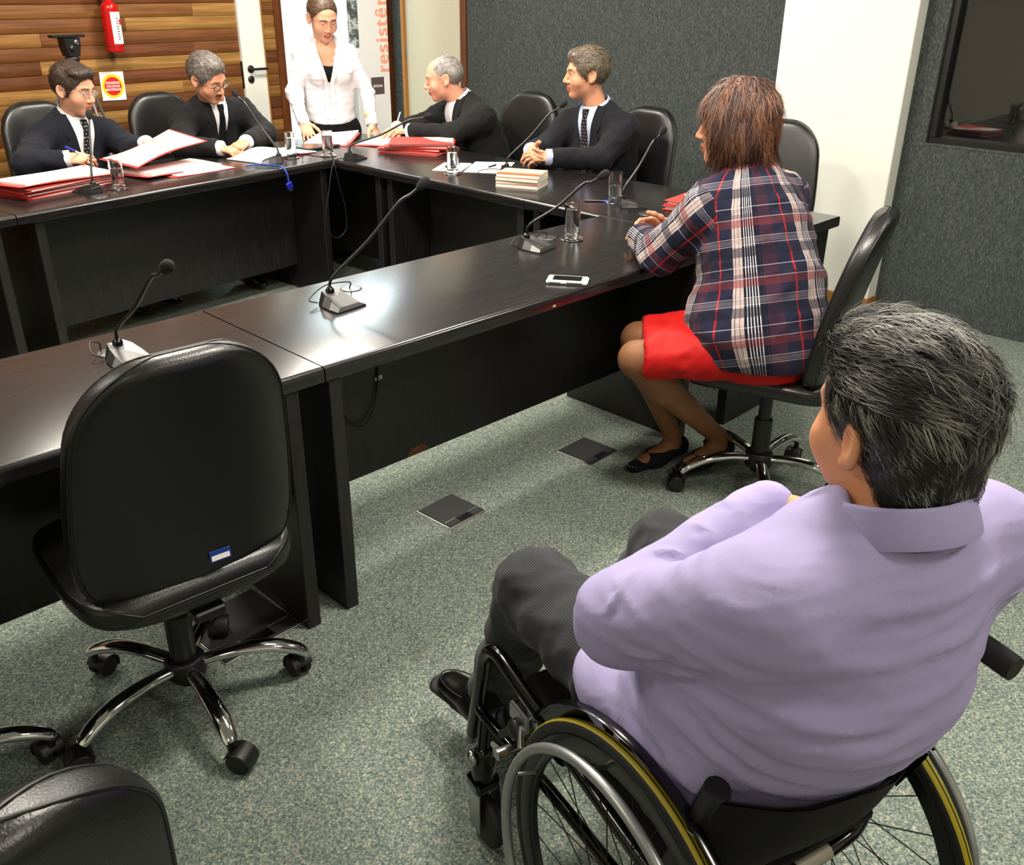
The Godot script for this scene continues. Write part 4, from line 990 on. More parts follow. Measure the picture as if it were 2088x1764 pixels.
# ================================================================ soft bodies
class Field:
	var typ := PackedInt32Array(); var a := PackedVector3Array(); var b := PackedVector3Array()
	var ra := PackedFloat32Array(); var rb := PackedFloat32Array(); var k := PackedFloat32Array(); var op := PackedInt32Array()
	var nr := PackedVector3Array(); var fl := PackedFloat32Array(); var ib: Array[Basis] = []; var rad := PackedVector3Array()
	var bc := PackedVector3Array(); var br := PackedFloat32Array()
	func _add(t, a_, b_, ra_, rb_, k_, op_, n_, f_, ib_, rad_, bc_, br_):
		typ.append(t); a.append(a_); b.append(b_); ra.append(ra_); rb.append(rb_); k.append(k_); op.append(op_); nr.append(n_); fl.append(f_); ib.append(ib_); rad.append(rad_); bc.append(bc_); br.append(br_)
	func cap(a_: Vector3, b_: Vector3, ra_: float, rb_: float, k_ := 0.02, op_ := 0):
		_add(0, a_, b_, ra_, rb_, k_, op_, Vector3.ZERO, 1.0, Basis.IDENTITY, Vector3.ZERO, (a_ + b_) * 0.5, a_.distance_to(b_) * 0.5 + maxf(ra_, rb_))
	func flat(a_: Vector3, b_: Vector3, ra_: float, rb_: float, n_: Vector3, f_: float, k_ := 0.03, op_ := 0):
		_add(1, a_, b_, ra_, rb_, k_, op_, n_.normalized(), f_, Basis.IDENTITY, Vector3.ZERO, (a_ + b_) * 0.5, a_.distance_to(b_) * 0.5 + maxf(ra_, rb_))
	func ell(c_: Vector3, r_: Vector3, k_ := 0.02, op_ := 0, bs := Basis.IDENTITY):
		_add(2, c_, c_, 0.0, 0.0, k_, op_, Vector3.ZERO, 1.0, bs.orthonormalized().transposed(), r_, c_, maxf(r_.x, maxf(r_.y, r_.z)))
	func box(c_: Vector3, h_: Vector3, r_: float, k_ := 0.01, op_ := 0, bs := Basis.IDENTITY):
		_add(3, c_, c_, r_, 0.0, k_, op_, Vector3.ZERO, 1.0, bs.orthonormalized().transposed(), h_, c_, h_.length() + r_)
	func plane(p_: Vector3, n_: Vector3, k_ := 0.004):   # keeps the side that n points away from
		_add(4, p_, p_, 0.0, 0.0, k_, 2, n_.normalized(), 1.0, Basis.IDENTITY, Vector3.ZERO, p_, 1e6)
	func ev(p: Vector3, ls: PackedInt32Array) -> float:
		var d := 1000.0
		for i in ls:
			var e: float
			var t := typ[i]
			if t == 0:
				var pa := p - a[i]; var ba := b[i] - a[i]
				var h := clampf(pa.dot(ba) / maxf(ba.length_squared(), 1e-9), 0.0, 1.0)
				e = (pa - ba * h).length() - ra[i] - (rb[i] - ra[i]) * h
			elif t == 1:
				var n := nr[i]; var g := 1.0 / fl[i] - 1.0
				var pa := p - a[i]; var ba := b[i] - a[i]
				pa += n * (pa.dot(n) * g); ba += n * (ba.dot(n) * g)
				var h := clampf(pa.dot(ba) / maxf(ba.length_squared(), 1e-9), 0.0, 1.0)
				e = ((pa - ba * h).length() - ra[i] - (rb[i] - ra[i]) * h) * sqrt(fl[i])
			elif t == 2:
				var q := ib[i] * (p - a[i]); var r := rad[i]
				var q1 := q / r; var k0 := q1.length()
				var k1 := (q1 / r).length()
				e = k0 * (k0 - 1.0) / maxf(k1, 1e-6)
				if k0 < 0.05: e = -minf(r.x, minf(r.y, r.z))
			elif t == 3:
				var q := (ib[i] * (p - a[i])).abs() - rad[i]
				e = q.max(Vector3.ZERO).length() + minf(maxf(q.x, maxf(q.y, q.z)), 0.0) - ra[i]
			else:
				e = (p - a[i]).dot(nr[i])
			var o := op[i]; var kk := k[i]
			if o == 0:
				var h := clampf(0.5 + 0.5 * (d - e) / kk, 0.0, 1.0)
				d = d + (e - d) * h - kk * h * (1.0 - h)
			elif o == 1:
				var h := clampf(0.5 - 0.5 * (d + e) / kk, 0.0, 1.0)
				d = d + (-e - d) * h + kk * h * (1.0 - h)
			else:
				var h := clampf(0.5 - 0.5 * (e - d) / kk, 0.0, 1.0)
				d = e + (d - e) * h + kk * h * (1.0 - h)
		return d
	func all() -> PackedInt32Array:
		var l := PackedInt32Array()
		for i in typ.size(): l.append(i)
		return l
	func value(p: Vector3) -> float: return ev(p, all())
	func mesh_into(mb: MB, cell: float, xf := Transform3D.IDENTITY, lo_clip := Vector3(-1e6, -1e6, -1e6), hi_clip := Vector3(1e6, 1e6, 1e6)) -> int:
		var start := mb.v.size()
		var lo := Vector3(1e6, 1e6, 1e6); var hi := -lo
		var kmax := 0.0
		for i in typ.size():
			if op[i] == 0:
				var r := br[i] + 0.01
				lo = lo.min(bc[i] - Vector3(r, r, r)); hi = hi.max(bc[i] + Vector3(r, r, r))
			kmax = maxf(kmax, k[i])
		lo = lo.max(lo_clip); hi = hi.min(hi_clip)
		lo -= Vector3.ONE * cell * 2; hi += Vector3.ONE * cell * 2
		var bx := int(ceil((hi.x - lo.x) / cell / 4)); var by := int(ceil((hi.y - lo.y) / cell / 4)); var bz := int(ceil((hi.z - lo.z) / cell / 4))
		var nx := bx * 4 + 1; var ny := by * 4 + 1; var nz := bz * 4 + 1
		var val := PackedFloat32Array(); val.resize(nx * ny * nz); val.fill(1e9)
		var vid := PackedInt32Array(); vid.resize(nx * ny * nz); vid.fill(-1)
		var hd := cell * 2.0 * 1.733
		var sy := nx; var sz := nx * ny
		var act := PackedInt32Array()
		var cnt := typ.size()
		for z in bz:
			for y in by:
				for x in bx:
					var c := lo + Vector3(x * 4 + 2, y * 4 + 2, z * 4 + 2) * cell
					var ls := PackedInt32Array(); var any := false
					for i in cnt:
						if c.distance_to(bc[i]) - br[i] < hd + k[i]:
							ls.append(i)
							if op[i] == 0: any = true
					if not any: continue
					if absf(ev(c, ls)) > hd * 1.6: continue
					act.append(x); act.append(y); act.append(z)
					for dz in 5:
						for dy in 5:
							var id := (z * 4 + dz) * sz + (y * 4 + dy) * sy + x * 4
							var p := lo + Vector3(x * 4, y * 4 + dy, z * 4 + dz) * cell
							for dx in 5:
								if val[id] > 1e8: val[id] = ev(p, ls)
								id += 1; p.x += cell
		# one vertex in each crossed cell
		var co := PackedInt32Array([0, 1, sy, sy + 1, sz, sz + 1, sz + sy, sz + sy + 1])
		var ed := PackedInt32Array([0, 1, 2, 3, 4, 5, 6, 7, 0, 2, 1, 3, 4, 6, 5, 7, 0, 4, 1, 5, 2, 6, 3, 7])
		var off := [Vector3(0, 0, 0), Vector3(1, 0, 0), Vector3(0, 1, 0), Vector3(1, 1, 0), Vector3(0, 0, 1), Vector3(1, 0, 1), Vector3(0, 1, 1), Vector3(1, 1, 1)]
		var cells := PackedInt32Array()
		for t in range(0, act.size(), 3):
			for dz in 4:
				for dy in 4:
					for dx in 4:
						var x := act[t] * 4 + dx; var y := act[t + 1] * 4 + dy; var z := act[t + 2] * 4 + dz
						var id := z * sz + y * sy + x
						if vid[id] >= 0: continue
						var m := 0
						for q in 8:
							if val[id + co[q]] < 0.0: m += 1
						if m == 0 or m == 8: continue
						var s := Vector3.ZERO; var n := 0
						for e in range(0, 24, 2):
							var va := val[id + co[ed[e]]]; var vb := val[id + co[ed[e + 1]]]
							if (va < 0.0) != (vb < 0.0):
								var f := va / (va - vb)
								s += off[ed[e]] * (1.0 - f) + off[ed[e + 1]] * f
								n += 1
						vid[id] = mb.v.size()
						mb.v.append(lo + (Vector3(x, y, z) + s / n) * cell)
						cells.append(id)
		var nrm := PackedVector3Array(); nrm.resize(mb.v.size() - start)
		for id in cells:
			var v0 := val[id] < 0.0
			for ax in 3:
				var st: int = [1, sy, sz][ax]
				if (val[id + st] < 0.0) == v0: continue
				var u: int = [sy, sz, 1][ax]; var w: int = [sz, 1, sy][ax]
				if id - u - w < 0: continue
				var i0 := vid[id]; var i1 := vid[id - u]; var i2 := vid[id - u - w]; var i3 := vid[id - w]
				if i1 < 0 or i2 < 0 or i3 < 0: continue
				if v0:
					var sw := i1; i1 = i3; i3 = sw
				var fa := (mb.v[i2] - mb.v[i0]).cross(mb.v[i1] - mb.v[i0]); var fb := (mb.v[i3] - mb.v[i0]).cross(mb.v[i2] - mb.v[i0])
				mb.i.append(i0); mb.i.append(i1); mb.i.append(i2); mb.i.append(i0); mb.i.append(i2); mb.i.append(i3)
				nrm[i0 - start] += fa + fb; nrm[i1 - start] += fa; nrm[i2 - start] += fa + fb; nrm[i3 - start] += fb
		for q in nrm.size():
			mb.n.append(nrm[q].normalized()); mb.uv.append(Vector2.ZERO)
		if xf != Transform3D.IDENTITY: mb.turn(xf, start)
		return start

func paint(mb: MB, from: int, f: Callable, local := Transform3D.IDENTITY):
	# vertex colours by place
	var inv := local.affine_inverse()
	while mb.c.size() < from: mb.c.append(Color.WHITE)
	for q in range(from, mb.v.size()):
		var c: Color = f.call(inv * mb.v[q])
		mb.c.append(c)
func ripple(mb: MB, from: int, amp: float, freq: float, seed_: int, stretch := Vector3.ONE, calm := Vector3(1e6, 0, 0), calm_r := 0.1):
	# folds and creases in cloth: push the surface in and out, then find the normals again
	var n := FastNoiseLite.new(); n.seed = seed_; n.frequency = freq; n.fractal_octaves = 2; n.fractal_type = FastNoiseLite.FRACTAL_RIDGED
	for q in range(from, mb.v.size()):
		var p := mb.v[q] * stretch
		mb.v[q] += mb.n[q] * (n.get_noise_3dv(p) * amp * smoothstep(calm_r * 0.6, calm_r * 1.4, calm.distance_to(mb.v[q])))
	renormal(mb, from)
func snap(f: Field, p: Vector3) -> Vector3:
	# the nearest place on the surface
	var ls := f.all()
	for k in 8:
		var d := f.ev(p, ls)
		var h := 0.002
		var g := Vector3(f.ev(p + Vector3(h, 0, 0), ls) - d, f.ev(p + Vector3(0, h, 0), ls) - d, f.ev(p + Vector3(0, 0, h), ls) - d)
		if g.length_squared() < 1e-14: break
		p -= g.normalized() * d * 0.9
	return p
func snap_path(f: Field, pts: Array, per := 6) -> Array:
	var out := []
	for p in smooth_path(pts, per): out.append(snap(f, p))
	return out
func crease(mb: MB, from: int, path: Array, w: float, h: float):
	# a fold of cloth along a path on the surface: a ridge with a dip on its lower side
	var lo := Vector3(1e6, 1e6, 1e6); var hi := -lo
	for p in path:
		lo = lo.min(p); hi = hi.max(p)
	lo -= Vector3.ONE * w * 3; hi += Vector3.ONE * w * 3
	var n := path.size()
	for q in range(from, mb.v.size()):
		var v := mb.v[q]
		if v.x < lo.x or v.y < lo.y or v.z < lo.z or v.x > hi.x or v.y > hi.y or v.z > hi.z: continue
		var best := 1e9; var bt := 0.0; var off := Vector3.ZERO
		for k in n - 1:
			var a: Vector3 = path[k]; var ab: Vector3 = path[k + 1] - a
			var t := clampf((v - a).dot(ab) / maxf(ab.length_squared(), 1e-9), 0, 1)
			var o := v - a - ab * t
			if o.length() < best:
				best = o.length(); bt = (k + t) / (n - 1); off = o
		if best > w * 3.0: continue
		var s := best / w * signf(off.y + 0.0001)
		var env := sin(bt * PI)
		mb.v[q] += mb.n[q] * h * env * (exp(-s * s) - 0.6 * exp(-(s + 1.6) * (s + 1.6)))
func renormal(mb: MB, from: int):
	var nn := PackedVector3Array(); nn.resize(mb.v.size())
	for t in range(0, mb.i.size(), 3):
		var a := mb.i[t]
		if a < from: continue
		var b := mb.i[t + 1]; var c := mb.i[t + 2]
		var f := (mb.v[c] - mb.v[a]).cross(mb.v[b] - mb.v[a])
		nn[a] += f; nn[b] += f; nn[c] += f
	for q in range(from, mb.v.size()): mb.n[q] = nn[q].normalized()
func drape(fd: Field, rows: Array, org: Vector3, X: Vector3, Y: Vector3, F: Vector3, offset: float, th := 0.003) -> ArrayMesh:
	# lays a strip of cloth, given as rows of (x, y), on the front of a body
	var ls := fd.all()
	var top := []; var bot := []
	for r in rows:
		var pr := PackedVector3Array(); var pb := PackedVector3Array()
		for q in r:
			var p: Vector3 = org + X * q.x + Y * q.y + F * 0.4
			for s in 40:
				var d := fd.ev(p, ls) - offset
				if d < 0.0004: break
				p -= F * d * 0.8
			pr.append(p); pb.append(p - F * th)
		top.append(pr); bot.append(pb)
	var b := MB.new()
	b.grid(top, false, false); b.grid(bot, false, true)
	var nr := top.size(); var nc: int = top[0].size()
	for r in nr - 1:
		b.quad_out(top[r][0], top[r + 1][0], bot[r + 1][0], bot[r][0], top[r][0] - top[r][nc - 1]); b.quad_out(top[r][nc - 1], top[r + 1][nc - 1], bot[r + 1][nc - 1], bot[r][nc - 1], top[r][nc - 1] - top[r][0])
	for q in nc - 1:
		b.quad_out(top[0][q], top[0][q + 1], bot[0][q + 1], bot[0][q], top[0][q] - top[nr - 1][q]); b.quad_out(top[nr - 1][q], top[nr - 1][q + 1], bot[nr - 1][q + 1], bot[nr - 1][q], top[nr - 1][q] - top[0][q])
	return b.mesh()

# ================================================================ parts of people
func lin(c: Color) -> Color: return c.srgb_to_linear()
func head_into(mb: MB, xf: Transform3D, o: Dictionary, cell: float):
	# local axes: face to -z, y up, x to the person's right; about 0.23 m from chin to crown
	var f := Field.new()
	var jw: float = o.get("jaw", 1.0); var fat: float = o.get("fat", 0.0); var nz: float = o.get("nose", 1.0)
	f.ell(Vector3(0, 0.032, 0.016), Vector3(0.0755, 0.086, 0.096), 0.02)
	f.ell(Vector3(0, 0.008, -0.030), Vector3(0.0655, 0.082, 0.060), 0.03)
	f.ell(Vector3(0, -0.060, -0.032), Vector3(0.055 * jw + fat, 0.050, 0.056), 0.03)
	f.ell(Vector3(0, -0.098, -0.064), Vector3(0.026 * jw, 0.019, 0.022), 0.025)
	for s in [-1.0, 1.0]:
		f.ell(Vector3(s * 0.040, -0.030, -0.056), Vector3(0.026 + fat, 0.028, 0.026), 0.025)
		f.cap(Vector3(s * 0.012, 0.026, -0.088), Vector3(s * 0.044, 0.026, -0.074), 0.0085, 0.007, 0.014)
		f.ell(Vector3(s * 0.031, 0.007, -0.100), Vector3(0.019, 0.012, 0.017), 0.012, 1)
		f.ell(Vector3(s * 0.031, 0.006, -0.0735), Vector3(0.0135, 0.0125, 0.0135), 0.003)
		if o.get("lid", true): f.ell(Vector3(s * 0.031, 0.0095, -0.0745), Vector3(0.0150, 0.0105, 0.0140), 0.003)
	f.cap(Vector3(0, 0.018, -0.086), Vector3(0, -0.028, -0.086 - 0.024 * nz), 0.0075, 0.0115 * (0.5 + 0.5 * nz), 0.010)
	for s in [-1.0, 1.0]:
		f.ell(Vector3(s * 0.0125, -0.033, -0.096), Vector3(0.0085, 0.0075, 0.011), 0.008)
	f.cap(Vector3(-0.019, -0.0585, -0.082), Vector3(0, -0.0565, -0.0925), 0.0055, 0.0070, 0.007); f.cap(Vector3(0, -0.0565, -0.0925), Vector3(0.019, -0.0585, -0.082), 0.0070, 0.0055, 0.007)
	f.cap(Vector3(-0.016, -0.068, -0.081), Vector3(0, -0.0695, -0.0905), 0.0055, 0.0078, 0.007); f.cap(Vector3(0, -0.0695, -0.0905), Vector3(0.016, -0.068, -0.081), 0.0078, 0.0055, 0.007)
	for s in [-1.0, 1.0]:
		var eb := Basis(Vector3.UP, s * 0.42) * Basis(Vector3.RIGHT, 0.18)
		f.ell(Vector3(s * 0.0795, -0.004, 0.016), Vector3(0.0085, 0.0335, 0.0205), 0.008, 0, eb)
		f.ell(Vector3(s * 0.0890, 0.002, 0.0135), Vector3(0.0085, 0.0205, 0.0120), 0.005, 1, eb)
		f.cap(Vector3(s * 0.078, -0.030, 0.006), Vector3(s * 0.078, -0.024, 0.010), 0.0075, 0.006, 0.006)
	var nb: Vector3 = xf.affine_inverse() * (o.neck as Vector3)
	f.cap(Vector3(0, -0.055, 0.020), nb, 0.052 + fat, 0.056 + fat, 0.03)
	var st := f.mesh_into(mb, cell, xf)
	var skin: Color = lin(o.skin); var lip: Color = lin(o.get("lip", o.skin * Color(0.86, 0.66, 0.64))); var brow: Color = lin(o.get("brow", Color(0.16, 0.12, 0.10)))
	var red := skin * Color(1.06, 0.84, 0.80)
	var nn := FastNoiseLite.new(); nn.seed = 3; nn.frequency = 22.0
	var down: bool = o.get("down", false)
	paint(mb, st, func(p: Vector3) -> Color:
		var c := skin.lerp(red, clampf(0.35 + nn.get_noise_3dv(p) * 0.6, 0, 0.8) * 0.55)
		if p.z < -0.05:
			if absf(p.x) < 0.022 and p.y < -0.053 and p.y > -0.077 and p.z < -0.078:
				c = c.lerp(lip, 0.85)
				if absf(p.y + 0.063) < 0.0022: c = lip * Color(0.45, 0.4, 0.4)
			var ax := absf(p.x)
			if ax > 0.011 and ax < 0.049 and absf(p.y - (0.0285 - 0.10 * maxf(0.0, ax - 0.033))) < 0.0048: c = c.lerp(brow, 0.8)
			var ex := (ax - 0.031) / 0.0135
			var ey := (p.y - (0.003 if down else 0.005)) / (0.0032 if down else 0.0058)
			if ex * ex + ey * ey < 1.0 and p.z < -0.06:
				c = lin(Color(0.80, 0.76, 0.72))
				if absf(ax - 0.031) < 0.0058: c = lin(Color(0.10, 0.07, 0.05))
			elif ex * ex + ey * ey < 1.9 and p.y > 0.004 and p.z < -0.06: c = c.lerp(brow, 0.55)
		return c, xf)
func hand_field(w: Vector3, dir: Vector3, palm: Vector3, side: float, curls: Array, sc := 1.0, thumb := 0.6, spread := 0.10, lead := 0.05) -> Field:
	var f := Field.new()
	var Z := dir.normalized(); var Y := (-palm - Z * (-palm).dot(Z)).normalized(); var X := Y.cross(Z) * side
	f.cap(w - Z * lead, w + Z * 0.012 * sc, 0.0285 * sc, 0.026 * sc, 0.015)
	f.flat(w + Z * 0.03 * sc, w + Z * 0.074 * sc, 0.034 * sc, 0.038 * sc, Y, 0.42, 0.02)
	f.ell(w + X * 0.024 * sc + Z * 0.035 * sc - Y * 0.006 * sc, Vector3(0.017, 0.017, 0.026) * sc, 0.012)
	var bx := [0.029, 0.0100, -0.0095, -0.0275]; var bz := [0.088, 0.093, 0.090, 0.080]
	var ln := [[0.043, 0.026, 0.021], [0.047, 0.030, 0.022], [0.043, 0.028, 0.021], [0.034, 0.021, 0.018]]
	for q in 4:
		var p: Vector3 = w + X * bx[q] * sc + Z * (bz[q] - 0.012) * sc
		var a: float = 0.0
		var sp: float = spread * (1.5 - q)
		var rr := 0.0088 if q < 3 else 0.0078
		for s in 3:
			a += curls[q] * [0.75, 1.0, 0.75][s]
			var d := (Z * cos(a) - Y * sin(a)) + X * sp * (0.5 if a > 1.0 else 1.0)
			var e: Vector3 = p + d.normalized() * (ln[q][s] + (0.012 if s == 0 else 0.0)) * sc
			f.cap(p, e, (rr - s * 0.0007) * sc, (rr - (s + 1) * 0.0007) * sc, 0.004 if s > 0 else 0.007)
			p = e
	var tp := w + X * 0.028 * sc + Z * 0.026 * sc - Y * 0.008 * sc
	var td: Vector3 = (X * (0.95 - curls[4] * 0.7) + Z * 0.75 - Y * (0.15 + curls[4] * 0.7)).normalized()
	for s in 3:
		var l: float = [0.036, 0.032, 0.026][s] * sc
		f.cap(tp, tp + td * l, (0.0118 - s * 0.0012) * sc, (0.0106 - s * 0.0012) * sc, 0.008)
		tp += td * l
		td = (td + (Z * 0.35 - X * 0.25 * thumb - Y * 0.2 * curls[4])).normalized()
	return f
func hand_into(mb: MB, f: Field, skin: Color, cell: float):
	var st := f.mesh_into(mb, cell)
	var c0 := lin(skin); var c1 := c0 * Color(1.05, 0.82, 0.78)
	var nn := FastNoiseLite.new(); nn.seed = 8; nn.frequency = 30.0
	paint(mb, st, func(p: Vector3) -> Color: return c0.lerp(c1, clampf(0.3 + nn.get_noise_3dv(p) * 0.7, 0, 1) * 0.5))
func torso(f: Field, P: Dictionary, g: float):
	# trunk with shoulders; g is cloth thickness added
	var F: Vector3 = P.F; var tw: float = P.get("tw", 0.165); var dr: float = P.get("dr", 0.66)
	var up: Vector3 = (P.nek - P.pel).normalized()
	f.flat(P.pel, P.wai, tw * 1.04 + g, tw * 0.97 + g, F, dr + 0.06, 0.06)
	f.flat(P.wai, P.che, tw * 0.97 + g, tw * 1.0 + g, F, dr, 0.06)
	var nl: Vector3 = P.nek - up * 0.065
	f.flat(P.che, nl, tw * 1.0 + g, tw * 0.66 + g, F, dr, 0.06)
	var sr: float = P.get("shr", 0.052)
	f.cap(nl, P.sR - (P.sR - nl) * 0.05, sr + 0.006 + g, sr + g, 0.06); f.cap(nl, P.sL - (P.sL - nl) * 0.05, sr + 0.006 + g, sr + g, 0.06)
	f.cap(P.nek - up * 0.05, P.nek - up * 0.01, 0.068 + g, 0.056 + g, 0.05)
	if P.has("belly"): f.ell(P.wai + F * P.belly, Vector3(tw * 0.85, 0.14, 0.12), 0.08)
func arm(f: Field, s: Vector3, e: Vector3, w: Vector3, g: float, r0 := 0.058, r1 := 0.047, r2 := 0.034):
	f.cap(s, e, r0 + g, r1 + g, 0.05); f.cap(e, w, r1 + g, r2 + g, 0.025)
func legs(f: Field, P: Dictionary, g: float):
	for s in ["R", "L"]:
		var h: Vector3 = P["h" + s]; var kn: Vector3 = P["k" + s]; var an: Vector3 = P["a" + s]
		f.cap(h, kn, 0.082 + g, 0.060 + g, 0.05); f.cap(kn, an, 0.058 + g, 0.042 + g, 0.02)
	f.cap(P.hR, P.hL, 0.095 + g, 0.095 + g, 0.05)
func body_base(P: Dictionary, mb: MB):
	# the body under the clothes, coarse
	var f := Field.new()
	torso(f, P, -0.016)
	arm(f, P.sR, P.eR, P.wR, -0.014); arm(f, P.sL, P.eL, P.wL, -0.014)
	legs(f, P, -0.016)
	var st := f.mesh_into(mb, 0.028)
	var c := lin(P.skin)
	paint(mb, st, func(p): return c)
func shoe(an: Vector3, dir: Vector3, m: Material, parent: Node, heel := 0.0):
	var f := Field.new()
	var D := Vector3(dir.x, 0, dir.z).normalized(); var fl := Vector3(an.x, an.y - 0.065 + heel, an.z)
	var side := D.cross(Vector3.UP)
	f.flat(fl - D * 0.035 + Vector3(0, 0.030, 0), fl + D * 0.06 + Vector3(0, 0.026, 0), 0.034, 0.040, Vector3.UP, 0.85, 0.03)
	f.flat(fl + D * 0.06 + Vector3(0, 0.024, 0), fl + D * 0.165 + Vector3(0, 0.018, 0), 0.041, 0.030, Vector3.UP, 0.55, 0.03)
	f.cap(fl - D * 0.01 + Vector3(0, 0.04, 0), fl - D * 0.01 + Vector3(0, 0.075, 0), 0.035, 0.036, 0.03)
	f.plane(fl + Vector3(0, 0.004, 0), Vector3.DOWN, 0.004)
	var mb := MB.new(); f.mesh_into(mb, 0.009)
	part("shoe", mb.mesh(), m, parent)
func collar_mesh(nek: Vector3, up: Vector3, F: Vector3, r: float, h: float, open := 0.55, drop := 0.035) -> ArrayMesh:
	# a folded shirt collar: stand inside, leaf outside
	var Y := up.normalized(); var Fz := (F - Y * F.dot(Y)).normalized(); var X := Fz.cross(Y)
	var b := MB.new(); var rows := []
	var n := 28
	for k in n + 1:
		var t := float(k) / n
		var a := lerpf(open, TAU - open, t)   # from the front right round the back
		var d := Fz * cos(a) * 1.08 + X * sin(a)
		var fr := pow(absf(t * 2.0 - 1.0), 3.0)    # 1 at the front ends
		var hh := h * (1.0 - 0.45 * fr)
		var lf := h * 0.95 + drop * fr
		var row := PackedVector3Array()
		row.append(nek + d * r + Y * -0.012)
		row.append(nek + d * (r + 0.001) + Y * hh)
		row.append(nek + d * (r + 0.004) + Y * (hh + 0.0025))
		row.append(nek + d * (r + 0.008) + Y * (hh - 0.002))
		row.append(nek + d * (r + 0.014 + 0.010 * fr) + Y * (hh - lf * 0.6) + Fz * 0.006 * fr)
		row.append(nek + d * (r + 0.017 + 0.022 * fr) + Y * (hh - lf) + Fz * 0.018 * fr)
		row.append(nek + d * (r + 0.014 + 0.022 * fr) + Y * (hh - lf) + Fz * 0.016 * fr)
		rows.append(row)
	b.grid(rows, false, true)
	return b.mesh()
func cut_cuffs(f: Field, P: Dictionary, at := 0.004):
	# sleeves end square at the wrist
	for s in ["R", "L"]:
		var d: Vector3 = (P["w" + s] - P["e" + s]).normalized()
		f.box(P["w" + s] + d * (at + 0.035), Vector3(0.050, 0.050, 0.031), 0.004, 0.004, 1, frame(Vector3.ZERO, d, Vector3.UP if absf(d.y) < 0.9 else Vector3.RIGHT).basis)
func strip_rows(pts: Array, n := 4) -> Array:
	# pts: [left x, right x, y] or [lx, ly, rx, ry]
	var out := []
	for p in pts:
		var row := []
		for q in n + 1:
			var t := float(q) / n
			if p.size() == 3: row.append(Vector2(lerpf(p[0], p[1], t), p[2]))
			else: row.append(Vector2(lerpf(p[0], p[2], t), lerpf(p[1], p[3], t)))
		out.append(row)
	return out
func suit(t: Node3D, P: Dictionary, cell: float, coat: Material, shirt: Material, tie: Material, v_low := 0.26, open_collar := false):
	# shirt, jacket with lapels, tie and collar for the sitting men
	var up: Vector3 = (P.nek - P.pel).normalized(); var F: Vector3 = (P.F - up * P.F.dot(up)).normalized(); var X := F.cross(up)   # person's right
	var fj := Field.new(); torso(fj, P, 0.014); arm(fj, P.sR, P.eR, P.wR, 0.012); arm(fj, P.sL, P.eL, P.wL, 0.012)
	fj.cap(P.nek + up * 0.10 + F * 0.02, P.nek + up * 0.028 + F * 0.012, 0.095, 0.066, 0.012, 1)
	var ft := Field.new(); torso(ft, P, 0.014)
	ft.cap(P.sR, P.sR.lerp(P.eR, 0.3), 0.070, 0.067, 0.05); ft.cap(P.sL, P.sL.lerp(P.eL, 0.3), 0.070, 0.067, 0.05)
	cut_cuffs(fj, P)
	var mj := MB.new()
	var wd: float = P.get("vw", 0.060)
	fj.mesh_into(mj, cell)
	ripple(mj, 0, P.get("rip", 0.007), 7.0, 5, Vector3.ONE, P.nek - up * 0.10 + F * 0.12, 0.13)
	part("jacket", mj.mesh(), coat, t)
	# the shirt shows in the opening
	var vr := []
	for k in 15:
		var y := lerpf(0.034, -v_low, k / 14.0)
		var w := wd * (1.0 - pow(k / 14.0, 1.15) * 0.97)
		vr.append([-w, w, y])
	part("shirt_front", drape(ft, strip_rows(vr, 8), P.nek, X, up, F, 0.0035, 0.004), shirt, t)
	# lapels along both edges, with a notch
	for s in [-1.0, 1.0]:
		var pts := []
		for k in 13:
			var f := k / 12.0
			var y := lerpf(-v_low * 1.02, 0.040, f)
			var e := wd * (1.0 - pow(clampf((0.034 - y) / (v_low + 0.034), 0, 1), 1.15) * 0.97)
			var lw := 0.050 * sin(minf(f / 0.62, 1.0) * PI / 2) if f < 0.66 else (0.030 if f < 0.72 else lerpf(0.046, 0.030, (f - 0.72) / 0.28))
			pts.append([s * (e - 0.004), y, s * (e + lw), y - 0.012 * f])
		part("lapel", drape(ft, strip_rows(pts, 4), P.nek, X, up, F, 0.0062, 0.005), coat, t)
	part("collar", collar_mesh(P.nek + up * 0.020, up + F * 0.18, F, 0.063 + P.get("fat", 0.0), 0.034, 0.95 if open_collar else 0.55), shirt, t)
	if tie != null:
		var rows := strip_rows([[-0.019, 0.019, 0.026], [-0.020, 0.020, 0.012], [-0.014, 0.014, -0.012], [-0.017, 0.017, -0.04], [-0.026, 0.026, -v_low * 0.6], [-0.024, 0.024, -v_low * 0.9], [-0.010, 0.010, -v_low * 1.0]], 4)
		part("tie", drape(ft, rows, P.nek, X, up, F, 0.0085, 0.005), tie, t)
	# cuffs
	for s in ["R", "L"]:
		var d: Vector3 = (P["w" + s] - P["e" + s]).normalized()
		var b := MB.new(); b.tube([P["w" + s] - d * 0.03, P["w" + s] + d * 0.026, P["w" + s] + d * 0.028], [0.0415, 0.040, 0.034], 18)
		part("cuff", b.mesh(), shirt, t)
	return fj
func trousers(t: Node3D, P: Dictionary, m: Material, cell := 0.022, called := "trousers"):
	var f := Field.new(); legs(f, P, 0.012)
	f.cap(P.hR, P.pel, 0.10, 0.11, 0.04); f.cap(P.hL, P.pel, 0.10, 0.11, 0.04)
	var mb := MB.new(); f.mesh_into(mb, cell)
	part(called, mb.mesh(), m, t)
